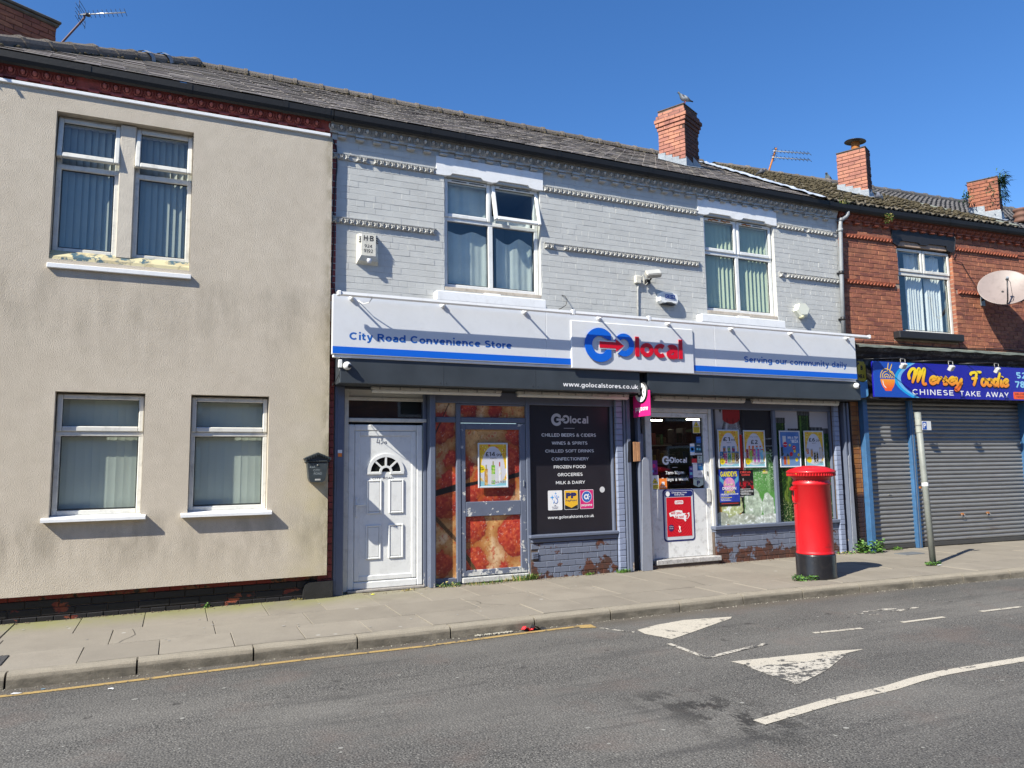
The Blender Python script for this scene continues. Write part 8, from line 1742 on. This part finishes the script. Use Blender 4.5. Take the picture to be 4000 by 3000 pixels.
g_ = RM @ Vector((1.05, -.17, 6.06)); o = tuft('gutter_grass', 'green and yellow plant hanging from the red building gutter', 'weeds', tuple(g_), 160, .08, .20, [STRAW, LEAF], None, blade=.012, lean=.5, leafy=True); 
for ch in o.children: ch.data.transform(Matrix.Translation((0, -.01, 2 * g_.z - .04)) @ Matrix.Scale(-1, 4, (0, 0, 1)) @ Matrix.Translation((0, 0, 0)))
def fern(loc, n, L, label, dirs):
    o = T('chimney_fern', label, 'fern', loc, 'ferns growing on the furthest chimney'); m = MB()
    for i in range(n):
        d = Vector(dirs) + Vector((random.gauss(0, .35), random.gauss(0, .35), random.gauss(0, .35))); d.normalize(); p = Vector(loc) + Vector((random.gauss(0, .05), random.gauss(0, .05), random.gauss(0, .09))); ll = L * random.uniform(.5, 1); sd2 = d.cross(Vector((0, 0, 1))).normalized() * .012
        m.add([tuple(p - sd2 * .5), tuple(p + sd2 * .5), tuple(p + d * ll * .5 + sd2 + Vector((0, 0, .02))), tuple(p + d * ll * .5 - sd2 + Vector((0, 0, .02))), tuple(p + d * ll - Vector((0, 0, ll * .15)))], [(0, 1, 2, 3), (3, 2, 4)])
    m.build('fronds', LEAF_D, o, kind='stuff')
fern((15.78, .22, 7.44), 150, .24, 'large dark fern growing from the top right edge of the furthest chimney', (.85, -.2, .25))
fern((15.80, .22, 7.12), 70, .16, 'smaller fern below on the right side of the furthest chimney', (.9, -.2, .1))
fern((15.22, .58, 7.12), 60, .13, 'small fern on the left side of the furthest chimney', (-.8, -.3, .1))
fern((15.45, .22, 7.18), 24, .07, 'tiny fern in a joint on the face of the furthest chimney', (-.5, -.8, .1))
# litter
o = T('crushed_can_litter', 'crumpled red and black litter in the gutter by the kerb', 'litter', (3.38, -2.31, -.12))
for nm, mt, x0_, sg_ in (('red_part', IN_R, 3.31, .06), ('black_part', BLACKP, 3.42, .075)):
    m = MB(); vs = []; N = 5
    for i in range(N + 1):
        for j in range(N + 1): vs.append((x0_ - sg_ + 2 * sg_ * i / N, -2.34 + .08 * j / N, -.112 + random.uniform(0, .03) + .02 * math.sin(i * 1.3)))
    m.add(vs, [(i * (N + 1) + j, (i + 1) * (N + 1) + j, (i + 1) * (N + 1) + j + 1, i * (N + 1) + j + 1) for i in range(N) for j in range(N)]); m.build(nm, mt, o)
def scrap(loc, c, s, label, name='paper_scrap'):
    m = MB(); a = random.random() * 3; P_ = [(s * math.cos(a + t) * random.uniform(.6, 1.1), s * .6 * math.sin(a + t) * random.uniform(.6, 1.1)) for t in np.linspace(0, 5.2, 6).tolist()]
    m.add([(loc[0] + x, loc[1] + y, loc[2] + random.uniform(.002, .012)) for x, y in P_], [(0, 1, 2), (0, 2, 3), (0, 3, 4), (0, 4, 5)]); tag(m.build(name, ink('scrap_' + c[0], c[1]), None), label, 'litter')
Wc = ('white', (.62, .62, .62)); Bc_ = ('blue', (.2, .42, .6)); Yc = ('yellow', (.62, .6, .05))
scrap((-1.05, -2.42, -.12), Wc, .05, 'crumpled white paper in the gutter at the far left'); scrap((-.88, -2.38, -.12), Bc_, .022, 'tiny blue wrapper in the gutter at the far left'); scrap((-.40, -2.62, -.119), Wc, .03, 'pale scrap on the road below the yellow line')
scrap((2.25, -.12, .003), Yc, .035, 'small yellow scrap on the pavement by the white door'); scrap((10.30, -1.74, .004), Wc, .06, 'flat white wrapper at the foot of the parking sign post')
m = MB()
for i in range(90):
    x = random.uniform(2.75, 3.15); m.M = Matrix.Translation((x, -2.285 + random.gauss(0, .012), -.112)) @ Matrix.Rotation(random.random() * 6, 4, 'Z'); s_ = random.uniform(.004, .013); m.cbox(-s_, s_, -s_ * .7, s_ * .7, -s_ * .5, s_ * .6, s_ * .3)
for i in range(420):
    x = random.uniform(-1.4, 12); m.M = Matrix.Translation((x, bend(x, -2.27) + random.gauss(0, .02), -.118)) @ Matrix.Rotation(random.random() * 6, 4, 'Z'); s_ = random.uniform(.002, .007); m.cbox(-s_, s_, -s_ * .7, s_ * .7, -s_ * .5, s_ * .6, s_ * .3)
m.M = None; m.build('gutter_grit', plain('pale_grit', (.30, .28, .23), .9, .4, 30), road, kind='stuff')
m = MB()
for i in range(500):
    x = random.uniform(-1.6, 10.4); m.M = Matrix.Translation((x, -.015 - abs(random.gauss(0, .035)), .004)) @ Matrix.Rotation(random.random() * 6, 4, 'Z'); s_ = random.uniform(.002, .009); m.cbox(-s_, s_, -s_ * .7, s_ * .7, -s_ * .4, s_ * .5, s_ * .3)
m.M = None; m.build('wall_foot_debris', plain('brown_debris', (.20, .15, .10), .9, .5, 30), pave, kind='stuff')
